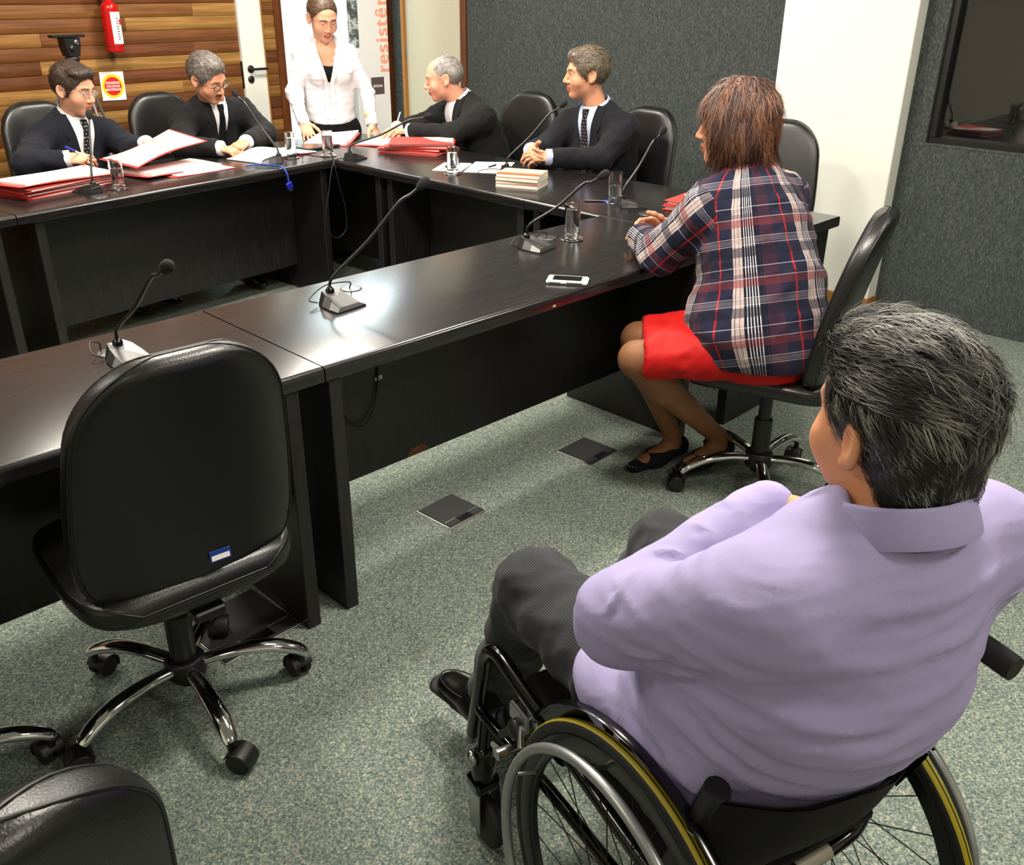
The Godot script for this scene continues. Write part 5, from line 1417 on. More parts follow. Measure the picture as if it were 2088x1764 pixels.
func hair_cap(t: Node3D, xf: Transform3D, o: Dictionary, cell: float, called := "hair") -> MB:
	# o: th thickness, front hairline height, side, nape, parts
	var f := Field.new()
	var th: float = o.get("th", 0.009)
	f.ell(Vector3(0, 0.034 + th * 0.3, 0.018), Vector3(0.0765 + th, 0.0865 + th, 0.0975 + th), 0.02)
	for e in o.get("add", []): f.ell(e[0], e[1], e[2] if e.size() > 2 else 0.02, 0, e[3] if e.size() > 3 else Basis.IDENTITY)
	var hl: float = o.get("line", 0.068)
	# face out
	f.ell(Vector3(0, hl - 0.118, -0.105), Vector3(0.088, 0.115, 0.085), o.get("soft", 0.012), 1)
	f.ell(Vector3(0, -0.11, -0.05), Vector3(0.12, 0.10, 0.095), 0.01, 1)
	for s in [-1.0, 1.0]: f.ell(Vector3(s * 0.088, -0.010, 0.010), Vector3(0.03, 0.040, 0.026), 0.010, 1)
	f.plane(Vector3(0, o.get("nape", -0.075), 0.08), Vector3(0, -1, -0.35), 0.01)
	for e in o.get("cut", []): f.ell(e[0], e[1], e[2] if e.size() > 2 else 0.012, 1)
	var mb := MB.new()
	f.mesh_into(mb, cell)
	var c0: Color = lin(o.col); var c1: Color = lin(o.get("col2", o.col)); var c2: Color = lin(o.get("side", o.get("col2", o.col)))
	var nn := FastNoiseLite.new(); nn.seed = o.get("seed", 1); nn.frequency = 60.0
	var fr: Vector3 = o.get("streak", Vector3(1.0, 0.25, 0.25))
	var sidey: float = o.get("side_y", -1.0)
	# fine locks: push in and out along streaks
	var amp: float = o.get("amp", 0.0025) * 0.6
	for q in mb.v.size():
		var p := mb.v[q]
		mb.v[q] += mb.n[q] * nn.get_noise_3dv(p * fr * 1.0) * amp
	renormal(mb, 0)
	paint(mb, 0, func(p: Vector3) -> Color:
		var w := clampf(0.5 + nn.get_noise_3dv(p * fr * 1.5) * 1.1, 0, 1)
		var c := c0.lerp(c1, w)
		if p.y < sidey: c = c.lerp(c2, clampf((sidey - p.y) * 40.0, 0, 1) * (0.4 + 0.6 * w))
		return c)
	var nv := mb.v.size()
	var pull: Vector3 = o.get("pull", Vector3.ZERO); var cmb: Vector3 = o.get("comb", Vector3(0.35, 0.0, 1.0))
	strands(mb, func(r: RandomNumberGenerator):
		var q := r.randi() % nv
		var p := mb.v[q]; var nr := mb.n[q]
		var d: Vector3
		if pull != Vector3.ZERO: d = pull - p
		elif p.y > 0.06: d = cmb + Vector3(nn.get_noise_3dv(p * 0.4), 0, 0) * 1.5
		else: d = Vector3(0, -1.0, 0.45)
		d = d - nr * d.dot(nr)
		d = (d.normalized() + Vector3(r.randfn(), r.randfn(), r.randfn()) * o.get("mess", 0.14) + nr * 0.12).normalized()
		return [p, d, nr, nr * -0.25], o.get("n", 2200), o.get("sl", 0.024), 0.0013, 50 + int(o.get("seed", 1)), [c0, c1, c0.lerp(c1, 0.5), c1, c0])
	mb.turn(xf)
	return mb
func strands(mb: MB, fd: Callable, count: int, len_: float, w: float, seed_: int, cols: Array):
	# single locks of hair: fd(rng) gives [root, direction, droop]
	var r := RandomNumberGenerator.new(); r.seed = seed_
	for k in count:
		var s: Array = fd.call(r)
		if s.is_empty(): continue
		var p: Vector3 = s[0]; var d: Vector3 = s[1]; var nrm: Vector3 = s[2]
		var l := len_ * r.randf_range(0.6, 1.2)
		var ww := w * r.randf_range(0.6, 1.3)
		var sd := d.cross(nrm).normalized()
		var col: Color = (s[4] if s.size() > 4 else cols[r.randi() % cols.size()]) * r.randf_range(0.85, 1.15)
		var base := mb.v.size()
		var n := 4
		var bend: Vector3 = s[3]
		for q in n + 1:
			var t := float(q) / n
			var c := p + d * l * t + bend * (t * t * l) + nrm * (0.0012 + sin(t * PI) * 0.002)
			var wq := ww * (1.0 - t * 0.85) * (0.6 + 0.4 * minf(1.0, t * 4.0))
			mb.v.append(c - sd * wq); mb.v.append(c + nrm * wq * 0.8); mb.v.append(c + sd * wq)
			var nn := nrm
			mb.n.append((nn - sd * 0.8).normalized()); mb.n.append(nn); mb.n.append((nn + sd * 0.8).normalized())
			for z in 3:
				mb.uv.append(Vector2.ZERO); mb.c.append(col)
		for q in n:
			for z in 2:
				var a := base + q * 3 + z
				mb.i.append(a); mb.i.append(a + 4); mb.i.append(a + 1); mb.i.append(a); mb.i.append(a + 3); mb.i.append(a + 4)
func spectacles(t: Node3D, xf: Transform3D, m: Material, rim := 0.0011, w := 0.021, h := 0.0145):
	var g := Node3D.new(); g.name = "spectacles"; t.add_child(g, true); g.transform = xf
	var b := MB.new()
	for s in [-1.0, 1.0]:
		var pts := []
		for k in 25:
			var a := TAU * k / 24
			pts.append(Vector3(s * 0.031 + cos(a) * w * (1.0 - 0.08 * sin(a) * sin(a)), 0.003 + sin(a) * h, -0.1015 + 0.004 * absf(cos(a)) * (1.0 if cos(a) * s > 0 else 0.2)))
		b.tube(pts, rim, 6, 1.0, Vector3.ZERO, false)
		b.tube([Vector3(s * 0.052, 0.006, -0.097), Vector3(s * 0.070, 0.006, -0.085), Vector3(s * 0.080, 0.008, -0.01), Vector3(s * 0.083, 0.004, 0.02)], rim, 6)
	b.tube([Vector3(-0.0105, 0.007, -0.1025), Vector3(0, 0.010, -0.106), Vector3(0.0105, 0.007, -0.1025)], rim, 6)
	part("rims", b.mesh(), m, g)
	for s in [-1.0, 1.0]:
		part("lens", lathe_mesh([Vector2(0, 0), Vector2(0.0135, 0), Vector2(0.0135, 0.0008), Vector2(0, 0.0008)], 20, Vector3(0, 0, 0), Vector3(0, 0, 1)), M.lens, g, Transform3D(Basis.IDENTITY.scaled(Vector3(1.45, 1.0, 1.0)), Vector3(s * 0.031, 0.003, -0.1012)))

# ================================================================ the people
func sit_legs(P: Dictionary, F: Vector3, foot := 0.02, sp := 0.095, knee_y := 0.53):
	var X := F.cross(Vector3.UP).normalized()
	for s in [["R", 1.0], ["L", -1.0]]:
		var h: Vector3 = P.pel + X * 0.085 * s[1]
		P["h" + s[0]] = h
		var kn: Vector3 = h + F * 0.40 + X * 0.02 * s[1]; kn.y = knee_y
		P["k" + s[0]] = kn
		var an: Vector3 = kn + F * foot; an.y = 0.085
		P["a" + s[0]] = an
func hanging(P: Dictionary) -> void: pass
func finish_body(t: Node3D, P: Dictionary, head_xf: Transform3D, head_o: Dictionary, hands: Array, hcell: float, fcell: float):
	var mb := MB.new()
	body_base(P, mb)
	head_into(mb, head_xf, head_o, hcell)
	for h in hands: hand_into(mb, h, P.skin, fcell)
	part("body", mb.mesh(), M.skin, t)
func build_people():
	M.skin = vcol(0.55); M.skin.subsurf_scatter_enabled = true; M.skin.subsurf_scatter_strength = 0.08; M.skin.metallic_specular = 0.35
	M.hair = vcol(0.45); M.hair.metallic_specular = 0.5
	M.coat_navy = cloth(Color(0.085, 0.092, 0.125)); M.coat_black = cloth(Color(0.10, 0.10, 0.105)); M.coat_char = cloth(Color(0.098, 0.10, 0.118))
	M.shirt_white = cloth(Color(0.86, 0.85, 0.87), 0.85, 0.1); M.shirt_blue = cloth(Color(0.68, 0.72, 0.84), 0.85, 0.1)
	M.trouser_dark = cloth(Color(0.07, 0.07, 0.08)); M.shoe_black = mat(Color(0.025, 0.025, 0.027), 0.25)
	man_with_pen(); man_with_moustache(); woman_standing(); old_man(); man_spotted_tie(); woman_in_plaid(); man_in_wheelchair()

func dots_tex(bg: Color, dot: Color, n: int, seed_: int) -> ImageTexture:
	return img_tex(128, 128, func(x, y):
		var cx := fmod(float(x) + (64.0 / n if int(float(y) * n / 128.0) % 2 == 1 else 0.0), 128.0 / n) - 64.0 / n
		var cy := fmod(float(y), 128.0 / n) - 64.0 / n
		return dot if cx * cx + cy * cy < pow(128.0 / n * 0.16, 2) else bg)

func man_with_pen():
	var t := thing("person", "man in a dark navy suit holding a blue pen and lifting a sheet, sitting", "person")
	var F := Vector3(0.25, 0, 0.97).normalized()
	var P := {"F": F, "pel": Vector3(0.76, 0.53, -3.37), "wai": Vector3(0.77, 0.67, -3.35), "che": Vector3(0.79, 0.79, -3.32), "nek": Vector3(0.815, 0.945, -3.28),
		"sR": Vector3(0.625, 0.865, -3.26), "sL": Vector3(1.0, 0.855, -3.36), "eR": Vector3(0.45, 0.80, -3.0), "wR": Vector3(0.60, 0.815, -2.92),
		"eL": Vector3(1.04, 0.79, -3.12), "wL": Vector3(1.035, 0.835, -2.97), "skin": Color(0.80, 0.60, 0.49), "tw": 0.165, "dr": 0.70, "vw": 0.075, "rip": 0.008}
	sit_legs(P, F)
	var hx := frame(Vector3(0.825, 1.095, -3.21), Vector3(0.42, -0.22, 0.88), Vector3(0.0, 1, 0.05))
	var hands := [hand_field(P.wR, Vector3(0.75, 0.05, 0.55), Vector3(0.5, -0.8, -0.3), 1.0, [0.75, 0.8, 0.85, 0.9, 0.6], 0.95, 1.0), hand_field(P.wL, Vector3(0.35, 0.15, 0.9), Vector3(-0.3, -0.9, 0.1), -1.0, [0.35, 0.4, 0.45, 0.5, 0.4], 0.95)]
	finish_body(t, P, hx, {"neck": P.nek, "skin": P.skin, "nose": 0.95, "down": true, "brow": Color(0.14, 0.10, 0.08)}, hands, 0.0042, 0.0045)
	suit(t, P, 0.0115, M.coat_navy, M.shirt_white, tri(cloth(Color(1, 1, 1)), dots_tex(Color(0.06, 0.06, 0.075), Color(0.75, 0.75, 0.78), 4, 1), Vector3(14, 14, 14)), 0.27)
	trousers(t, P, M.trouser_dark)
	shoe(P.aR, F, M.shoe_black, t); shoe(P.aL, F, M.shoe_black, t)
	var hb := hair_cap(t, hx, {"th": 0.012, "line": 0.080, "comb": Vector3(-0.9, 0.0, 0.5), "mess": 0.10, "col": Color(0.15, 0.11, 0.085), "col2": Color(0.27, 0.20, 0.155), "nape": -0.07, "amp": 0.004, "seed": 2, "add": [[Vector3(0.02, 0.095, -0.045), Vector3(0.055, 0.024, 0.045)], [Vector3(-0.03, 0.09, -0.03), Vector3(0.04, 0.025, 0.05)]]}, 0.0045)
	part("hair", hb.mesh(), M.hair, t)
	spectacles(t, hx, M.steel, 0.0010)
	# the lifted sheet and the pen in his hands
	var sh := thing("paper_sheet", "white sheet with red backing lifted by the man with the pen", "paper", Vector3(1.0, 0.843, -2.74), 0.0)
	var bs := Basis(Vector3(0, 1, 0), 0.25) * Basis(Vector3(0, 0, 1), 0.17) * Basis(Vector3(1, 0, 0), 0.10)
	sh.transform = Transform3D(bs, Vector3(0.985, 0.838, -2.775))
	part("page", sheet_mesh(0.43, 0.24, func(u, v): return 0.0025 + 0.03 * sin(u * PI * 1.1 + 0.2) * (v - 0.5), 0.002, 16, 10), M.paper, sh)
	part("backing", sheet_mesh(0.46, 0.26, func(u, v): return 0.03 * sin(u * PI * 1.1 + 0.2) * (v - 0.5), 0.0018, 16, 10), M.red_card, sh)
	var pn := thing("pen", "blue ballpoint pen held in the man's right hand", "pen", Vector3(0.655, 0.845, -2.885))
	var pd := Vector3(-0.75, 0.45, 0.25).normalized()
	part("barrel", tube_mesh([pd * -0.075, pd * 0.02], 0.004, 8), M.white_paint, pn); part("cap", tube_mesh([pd * 0.02, pd * 0.075], 0.0046, 8), mat(Color(0.16, 0.18, 0.70), 0.3), pn)

func man_with_moustache():
	var t := thing("person", "man with grey moustache and spectacles in a black suit reading papers", "person")
	var F := Vector3(0.05, 0, 1.0).normalized()
	var P := {"F": F, "pel": Vector3(1.58, 0.53, -3.36), "wai": Vector3(1.585, 0.68, -3.34), "che": Vector3(1.59, 0.81, -3.31), "nek": Vector3(1.59, 0.965, -3.25),
		"sR": Vector3(1.40, 0.895, -3.23), "sL": Vector3(1.80, 0.905, -3.29), "eR": Vector3(1.29, 0.78, -3.06), "wR": Vector3(1.395, 0.785, -2.885),
		"eL": Vector3(1.80, 0.80, -3.06), "wL": Vector3(1.575, 0.80, -2.89), "skin": Color(0.80, 0.58, 0.46), "tw": 0.165, "dr": 0.70, "vw": 0.058}
	sit_legs(P, F)
	var hx := frame(Vector3(1.525, 1.11, -3.14), Vector3(0.30, -0.45, 0.93), Vector3(-0.08, 1, 0.25))
	var hands := [hand_field(P.wR, Vector3(0.55, -0.12, 0.75), Vector3(0.15, -0.95, 0.0), 1.0, [0.5, 0.55, 0.6, 0.6, 0.5], 0.95), hand_field(P.wL, Vector3(-0.85, -0.15, 0.35), Vector3(0.0, -0.9, -0.3), -1.0, [0.6, 0.65, 0.7, 0.7, 0.4], 0.95)]
	finish_body(t, P, hx, {"neck": P.nek, "skin": P.skin, "nose": 0.95, "down": true, "brow": Color(0.25, 0.21, 0.19)}, hands, 0.0042, 0.0045)
	suit(t, P, 0.0115, M.coat_black, M.shirt_white, M.black_cloth, 0.27)
	trousers(t, P, M.trouser_dark)
	shoe(P.aR, F, M.shoe_black, t); shoe(P.aL, F, M.shoe_black, t)
	var hb := hair_cap(t, hx, {"th": 0.012, "line": 0.080, "mess": 0.22, "col": Color(0.26, 0.23, 0.21), "col2": Color(0.46, 0.42, 0.39), "nape": -0.07, "amp": 0.004, "seed": 5, "add": [[Vector3(0.0, 0.098, -0.035), Vector3(0.05, 0.022, 0.05)]]}, 0.0045)
	part("hair", hb.mesh(), M.hair, t)
	var mo := Field.new()
	for s in [-1.0, 1.0]: mo.cap(Vector3(0, -0.047, -0.098), Vector3(s * 0.026, -0.054, -0.083), 0.0068, 0.0042, 0.006)
	var mm := MB.new(); mo.mesh_into(mm, 0.003, hx); var mc := lin(Color(0.17, 0.14, 0.125)); paint(mm, 0, func(p): return mc)
	part("moustache", mm.mesh(), M.hair, t)
	spectacles(t, hx, mat(Color(0.08, 0.05, 0.06), 0.3), 0.0018)
	var rg := MB.new()
	part("ring", lathe_mesh([Vector2(0.0088, -0.003), Vector2(0.0105, -0.003), Vector2(0.0105, 0.003), Vector2(0.0088, 0.003)], 16, P.wR + Vector3(0.075, -0.022, 0.058), Vector3(0.5, -0.4, 0.7)), M.steel, t)

func woman_standing():
	var t := thing("person", "young woman standing in a white ruffled blouse and black trousers", "person")
	var F := Vector3(-0.50, 0, 0.866)
	var X := F.cross(Vector3.UP)
	var P := {"F": F, "pel": Vector3(2.36, 0.80, -3.20), "wai": Vector3(2.355, 0.985, -3.19), "che": Vector3(2.35, 1.115, -3.17), "nek": Vector3(2.33, 1.268, -3.165),
		"sR": Vector3(2.207, 1.205, -3.235), "sL": Vector3(2.450, 1.20, -3.095), "eR": Vector3(2.135, 0.985, -3.25), "wR": Vector3(2.095, 0.845, -3.11),
		"eL": Vector3(2.525, 0.975, -3.03), "wL": Vector3(2.475, 0.815, -2.94), "shr": 0.038, "skin": Color(0.83, 0.63, 0.52), "tw": 0.120, "dr": 0.72}
	P.hR = P.pel + X * 0.08 + Vector3(0, -0.05, 0); P.hL = P.pel - X * 0.08 + Vector3(0, -0.05, 0)
	P.kR = P.hR + Vector3(0, -0.34, 0) + F * 0.01; P.kL = P.hL + Vector3(0, -0.34, 0) + F * 0.01
	P.aR = P.kR + Vector3(0, -0.33, 0); P.aL = P.kL + Vector3(0, -0.33, 0)
	P.aR.y = 0.085; P.aL.y = 0.085
	var hx := frame(Vector3(2.29, 1.40, -3.11), Vector3(-0.22, -0.42, 0.88), Vector3(-0.12, 1, 0.28))
	var hands := [hand_field(P.wR, Vector3(-0.05, -0.75, 0.55), Vector3(0.4, -0.5, -0.7), 1.0, [0.15, 0.12, 0.15, 0.2, 0.1], 0.90, 0.2, 0.14), hand_field(P.wL, Vector3(0.1, -0.8, 0.4), Vector3(-0.3, -0.5, -0.7), -1.0, [0.12, 0.12, 0.15, 0.2, 0.05], 0.90, 0.2, 0.16)]
	var mb := MB.new(); body_base(P, mb)
	# bare chest under the open neck
	var fc := Field.new(); torso(fc, P, -0.001)
	fc.plane(P.che - Vector3(0, 0.02, 0), Vector3.DOWN, 0.01)
	var st := fc.mesh_into(mb, 0.010); var sk := lin(P.skin); paint(mb, st, func(p): return sk)
	head_into(mb, hx, {"neck": P.nek + Vector3(0, -0.02, 0), "skin": P.skin, "nose": 0.7, "jaw": 0.86, "down": true, "brow": Color(0.26, 0.18, 0.12), "lip": Color(0.70, 0.36, 0.36)}, 0.0042)
	for h in hands: hand_into(mb, h, P.skin, 0.0045)
	part("body", mb.mesh(), M.skin, t)
	# black top
	var up := Vector3.UP
	var ft := Field.new(); torso(ft, P, 0.003)
	for s in [-1.0, 1.0]: ft.ell(P.che + F * 0.075 + X * s * 0.062 + Vector3(0, -0.015, 0), Vector3(0.064, 0.062, 0.060), 0.03)
	ft.plane(P.che + Vector3(0, 0.018, 0) + F * 0.08, Vector3(0, 1, 0.0) - F * 0.4, 0.01)
	ft.plane(P.pel, Vector3.DOWN)
	var mt := MB.new(); ft.mesh_into(mt, 0.009)
	part("undershirt", mt.mesh(), M.black_cloth, t)
	# blouse, open in a deep v
	var fb := Field.new(); torso(fb, P, 0.008)
	for s in [-1.0, 1.0]: fb.ell(P.che + F * 0.078 + X * s * 0.064 + Vector3(0, -0.018, 0), Vector3(0.067, 0.066, 0.062), 0.035)
	fb.flat(P.wai, P.pel + Vector3(0, 0.05, 0), 0.132, 0.152, F, 0.74, 0.04)
	arm(fb, P.sR, P.eR, P.wR, 0.003, 0.040, 0.036, 0.029); arm(fb, P.sL, P.eL, P.wL, 0.003, 0.040, 0.036, 0.029)
	for q in 6:
		var y := (q + 0.5) / 6.0
		fb.box(P.nek + Vector3(0, -0.205 + 0.215 * y, 0) + F * 0.13, Vector3(0.010 + 0.044 * y, 0.024, 0.11), 0.006, 0.010, 1, Basis(X, up, -F))
	fb.cap(P.nek + up * 0.09, P.nek + up * 0.0, 0.075, 0.050, 0.01, 1)
	fb.plane(P.pel + Vector3(0, 0.005, 0), Vector3.DOWN, 0.004)
	var mbl := MB.new(); fb.mesh_into(mbl, 0.0085); ripple(mbl, 0, 0.005, 12.0, 7, Vector3(0.5, 1.8, 0.5))
	part("blouse", mbl.mesh(), M.shirt_white, t)
	var fdr := Field.new(); torso(fdr, P, 0.010)
	for s in [-1.0, 1.0]: fdr.ell(P.che + F * 0.078 + X * s * 0.064 + Vector3(0, -0.018, 0), Vector3(0.067, 0.066, 0.062), 0.035)
	fdr.flat(P.wai, P.pel + Vector3(0, 0.05, 0), 0.132, 0.152, F, 0.74, 0.04)
	# ruffles down the front: a wavy frill on each side of the opening
	for s in [-1.0, 1.0]:
		var rows := []
		for k in 40:
			var f := k / 39.0
			var y := lerpf(-0.03, -0.43, f)
			var cx: float = s * (0.052 * clampf(1.0 - f * 2.1, 0.0, 1.0) + 0.006)
			var row := []
			for q in 4: row.append(Vector2(cx + s * q * 0.0085, y))
			rows.append(row)
		var dm := drape(fdr, rows, P.nek, X, up, F, 0.004, 0.0015)
		var ar := dm.surface_get_arrays(0)
		var vs: PackedVector3Array = ar[Mesh.ARRAY_VERTEX]
		for q in vs.size():
			var yy: float = (vs[q] - P.nek).y
			vs[q] += F * (0.007 * sin(yy * 230.0 + s) * (0.3 + 0.7 * float((q % 4)) / 3.0) + 0.004)
		ar[Mesh.ARRAY_VERTEX] = vs
		var am := ArrayMesh.new(); am.add_surface_from_arrays(Mesh.PRIMITIVE_TRIANGLES, ar)
		part("ruffle", am, M.shirt_white, t)
	part("collar", collar_mesh(P.nek + up * -0.004, up + F * 0.25, F, 0.056, 0.040, 0.95, 0.045), M.shirt_white, t)
	for s in ["R", "L"]:
		var d: Vector3 = (P["w" + s] - P["e" + s]).normalized()
		var b := MB.new(); b.tube([P["w" + s] - d * 0.055, P["w" + s] + d * 0.012, P["w" + s] + d * 0.014], [0.0375, 0.0365, 0.030], 18)
		part("cuff", b.mesh(), M.shirt_white, t)
	var fp := Field.new(); legs(fp, P, 0.004)
	fp.flat(P.pel + Vector3(0, 0.02, 0), P.pel + Vector3(0, -0.10, 0), 0.140, 0.155, F, 0.72, 0.04)
	var mp := MB.new(); fp.mesh_into(mp, 0.014)
	part("trousers", mp.mesh(), cloth(Color(0.035, 0.035, 0.04)), t)
	shoe(P.aR, F, M.shoe_black, t); shoe(P.aL, F, M.shoe_black, t)
	var hb := hair_cap(t, hx, {"th": 0.007, "line": 0.094, "pull": Vector3(0, 0.0, 0.13), "mess": 0.05, "col": Color(0.26, 0.185, 0.135), "col2": Color(0.38, 0.285, 0.21), "nape": -0.06, "amp": 0.002, "seed": 7, "streak": Vector3(0.9, 0.3, 0.25), "add": [[Vector3(0.0, -0.01, 0.105), Vector3(0.035, 0.055, 0.045)]]}, 0.0045)
	part("hair", hb.mesh(), M.hair, t)

func old_man():
	var t := thing("person", "old balding man in a black jacket and white shirt writing", "person")
	var F := Vector3(-0.93, 0, -0.35).normalized()
	var P := {"F": F, "pel": Vector3(2.90, 0.53, -2.36), "wai": Vector3(2.87, 0.67, -2.38), "che": Vector3(2.83, 0.79, -2.41), "nek": Vector3(2.775, 0.945, -2.46),
		"sR": Vector3(2.80, 0.865, -2.64), "sL": Vector3(2.74, 0.88, -2.25), "eR": Vector3(2.66, 0.79, -2.76), "wR": Vector3(2.52, 0.80, -2.74),
		"eL": Vector3(2.58, 0.80, -2.33), "wL": Vector3(2.505, 0.80, -2.60), "skin": Color(0.84, 0.62, 0.52), "tw": 0.165, "dr": 0.74, "vw": 0.07}
	sit_legs(P, F)
	var hx := frame(Vector3(2.685, 1.085, -2.515), Vector3(-0.76, -0.20, -0.64), Vector3(-0.25, 1, -0.2))
	var hands := [hand_field(P.wL, Vector3(-0.40, -0.12, -0.9), Vector3(-0.2, -0.9, 0.1), -1.0, [0.45, 0.55, 0.6, 0.6, 0.5], 0.95, 1.0), hand_field(P.wR, Vector3(-0.8, -0.1, 0.1), Vector3(0, -1, 0), 1.0, [0.2, 0.2, 0.25, 0.3, 0.2], 0.95)]
	finish_body(t, P, hx, {"neck": P.nek, "skin": P.skin, "nose": 1.1, "fat": 0.004, "brow": Color(0.55, 0.50, 0.46), "down": true}, hands, 0.0042, 0.0045)
	suit(t, P, 0.0115, M.coat_black, M.shirt_white, null, 0.24, true)
	trousers(t, P, M.trouser_dark)
	shoe(P.aR, F, M.shoe_black, t); shoe(P.aL, F, M.shoe_black, t)
	var hb := hair_cap(t, hx, {"th": 0.004, "line": 0.125, "soft": 0.004, "n": 1600, "sl": 0.018, "mess": 0.08, "col": Color(0.46, 0.44, 0.43), "col2": Color(0.62, 0.60, 0.58), "nape": -0.065, "amp": 0.003, "seed": 9, "cut": [[Vector3(0, 0.12, -0.07), Vector3(0.075, 0.07, 0.085)]], "add": [[Vector3(0, 0.02, 0.06), Vector3(0.078, 0.06, 0.062)]]}, 0.0045)
	part("hair", hb.mesh(), M.hair, t)
	var pn := thing("pen", "pale pen in the old man's writing hand", "pen", Vector3(2.475, 0.835, -2.70))
	var pd := Vector3(0.1, 0.85, 0.35).normalized()
	part("barrel", tube_mesh([pd * -0.05, pd * 0.07], 0.004, 8), M.white_paint, pn); part("tip", tube_mesh([pd * -0.065, pd * -0.05], [0.001, 0.0038], 8), M.steel, pn)

func man_spotted_tie():
	var t := thing("person", "smiling grey-haired man in a charcoal suit and spotted tie, hands clasped", "person")
	var F := Vector3(-0.985, 0, -0.02).normalized()
	var P := {"F": F, "pel": Vector3(2.86, 0.53, -1.42), "wai": Vector3(2.85, 0.68, -1.42), "che": Vector3(2.835, 0.82, -1.425), "nek": Vector3(2.79, 0.995, -1.435),
		"sR": Vector3(2.79, 0.905, -1.625), "sL": Vector3(2.79, 0.915, -1.245), "eR": Vector3(2.66, 0.80, -1.66), "wR": Vector3(2.435, 0.815, -1.565),
		"eL": Vector3(2.63, 0.785, -1.265), "wL": Vector3(2.415, 0.80, -1.415), "skin": Color(0.80, 0.58, 0.46), "tw": 0.17, "dr": 0.70, "vw": 0.062}
	sit_legs(P, F)
	var hx := frame(Vector3(2.73, 1.172, -1.47), Vector3(-0.80, -0.03, -0.58), Vector3(0.02, 1, 0.02))
	var hands := [hand_field(P.wL, Vector3(-0.70, 0.10, -0.65), Vector3(-0.55, -0.2, -0.8), -1.0, [0.55, 0.6, 0.65, 0.7, 0.3], 0.95), hand_field(P.wR, Vector3(-0.80, 0.0, 0.55), Vector3(-0.4, -0.2, 0.9), 1.0, [0.6, 0.65, 0.7, 0.75, 0.2], 0.95)]
	finish_body(t, P, hx, {"neck": P.nek, "skin": P.skin, "nose": 1.0, "fat": 0.003, "brow": Color(0.25, 0.19, 0.15)}, hands, 0.0040, 0.0042)
	suit(t, P, 0.011, M.coat_char, M.shirt_blue, tri(cloth(Color(1, 1, 1)), dots_tex(Color(0.05, 0.05, 0.06), Color(0.62, 0.60, 0.56), 6, 1), Vector3(10, 10, 10)), 0.30)
	trousers(t, P, M.trouser_dark)
	shoe(P.aR, F, M.shoe_black, t); shoe(P.aL, F, M.shoe_black, t)
	var hb := hair_cap(t, hx, {"th": 0.014, "line": 0.076, "sl": 0.03, "mess": 0.10, "col": Color(0.27, 0.225, 0.185), "col2": Color(0.47, 0.42, 0.35), "nape": -0.075, "amp": 0.004, "seed": 11, "streak": Vector3(0.8, 0.5, 0.25), "add": [[Vector3(0.01, 0.092, -0.045), Vector3(0.055, 0.028, 0.045)]]}, 0.0042)
	part("hair", hb.mesh(), M.hair, t)

# ---------------------------------------------------------------- cloth that needs a laid-out pattern
func wrap_uv(mb: MB, segs: Array) -> ArrayMesh:
	# segs: [a, b, out axis, radius, u0]; each triangle takes the nearest one: u runs round, v runs along, in metres
	var v := PackedVector3Array(); var n := PackedVector3Array(); var uv := PackedVector2Array()
	for t in range(0, mb.i.size(), 3):
		var c := (mb.v[mb.i[t]] + mb.v[mb.i[t + 1]] + mb.v[mb.i[t + 2]]) / 3.0
		var best := 0; var bd := 1e9
		for s in segs.size():
			var ab: Vector3 = segs[s][1] - segs[s][0]
			var h := clampf((c - segs[s][0]).dot(ab) / ab.length_squared(), 0.0, 1.0)
			var d: float = (c - segs[s][0] - ab * h).length() - segs[s][3]
			if d < bd: bd = d; best = s
		var sg: Array = segs[best]
		var Y: Vector3 = (sg[1] - sg[0]).normalized(); var Z: Vector3 = (sg[2] - Y * sg[2].dot(Y)).normalized(); var X := Y.cross(Z)
		var base := 0.0
		for q in 3:
			var k := mb.i[t + q]
			var p: Vector3 = mb.v[k] - sg[0]
			var a := atan2(p.dot(X) * sg[5], p.dot(Z))
			if q == 0: base = a
			elif a - base > PI: a -= TAU
			elif a - base < -PI: a += TAU
			v.append(mb.v[k]); n.append(mb.n[k]); uv.append(Vector2(a * sg[3] + sg[4], p.dot(Y)))
	var ar := []; ar.resize(Mesh.ARRAY_MAX); ar[Mesh.ARRAY_VERTEX] = v; ar[Mesh.ARRAY_NORMAL] = n; ar[Mesh.ARRAY_TEX_UV] = uv
	var m := ArrayMesh.new(); m.add_surface_from_arrays(Mesh.PRIMITIVE_TRIANGLES, ar)
	return m
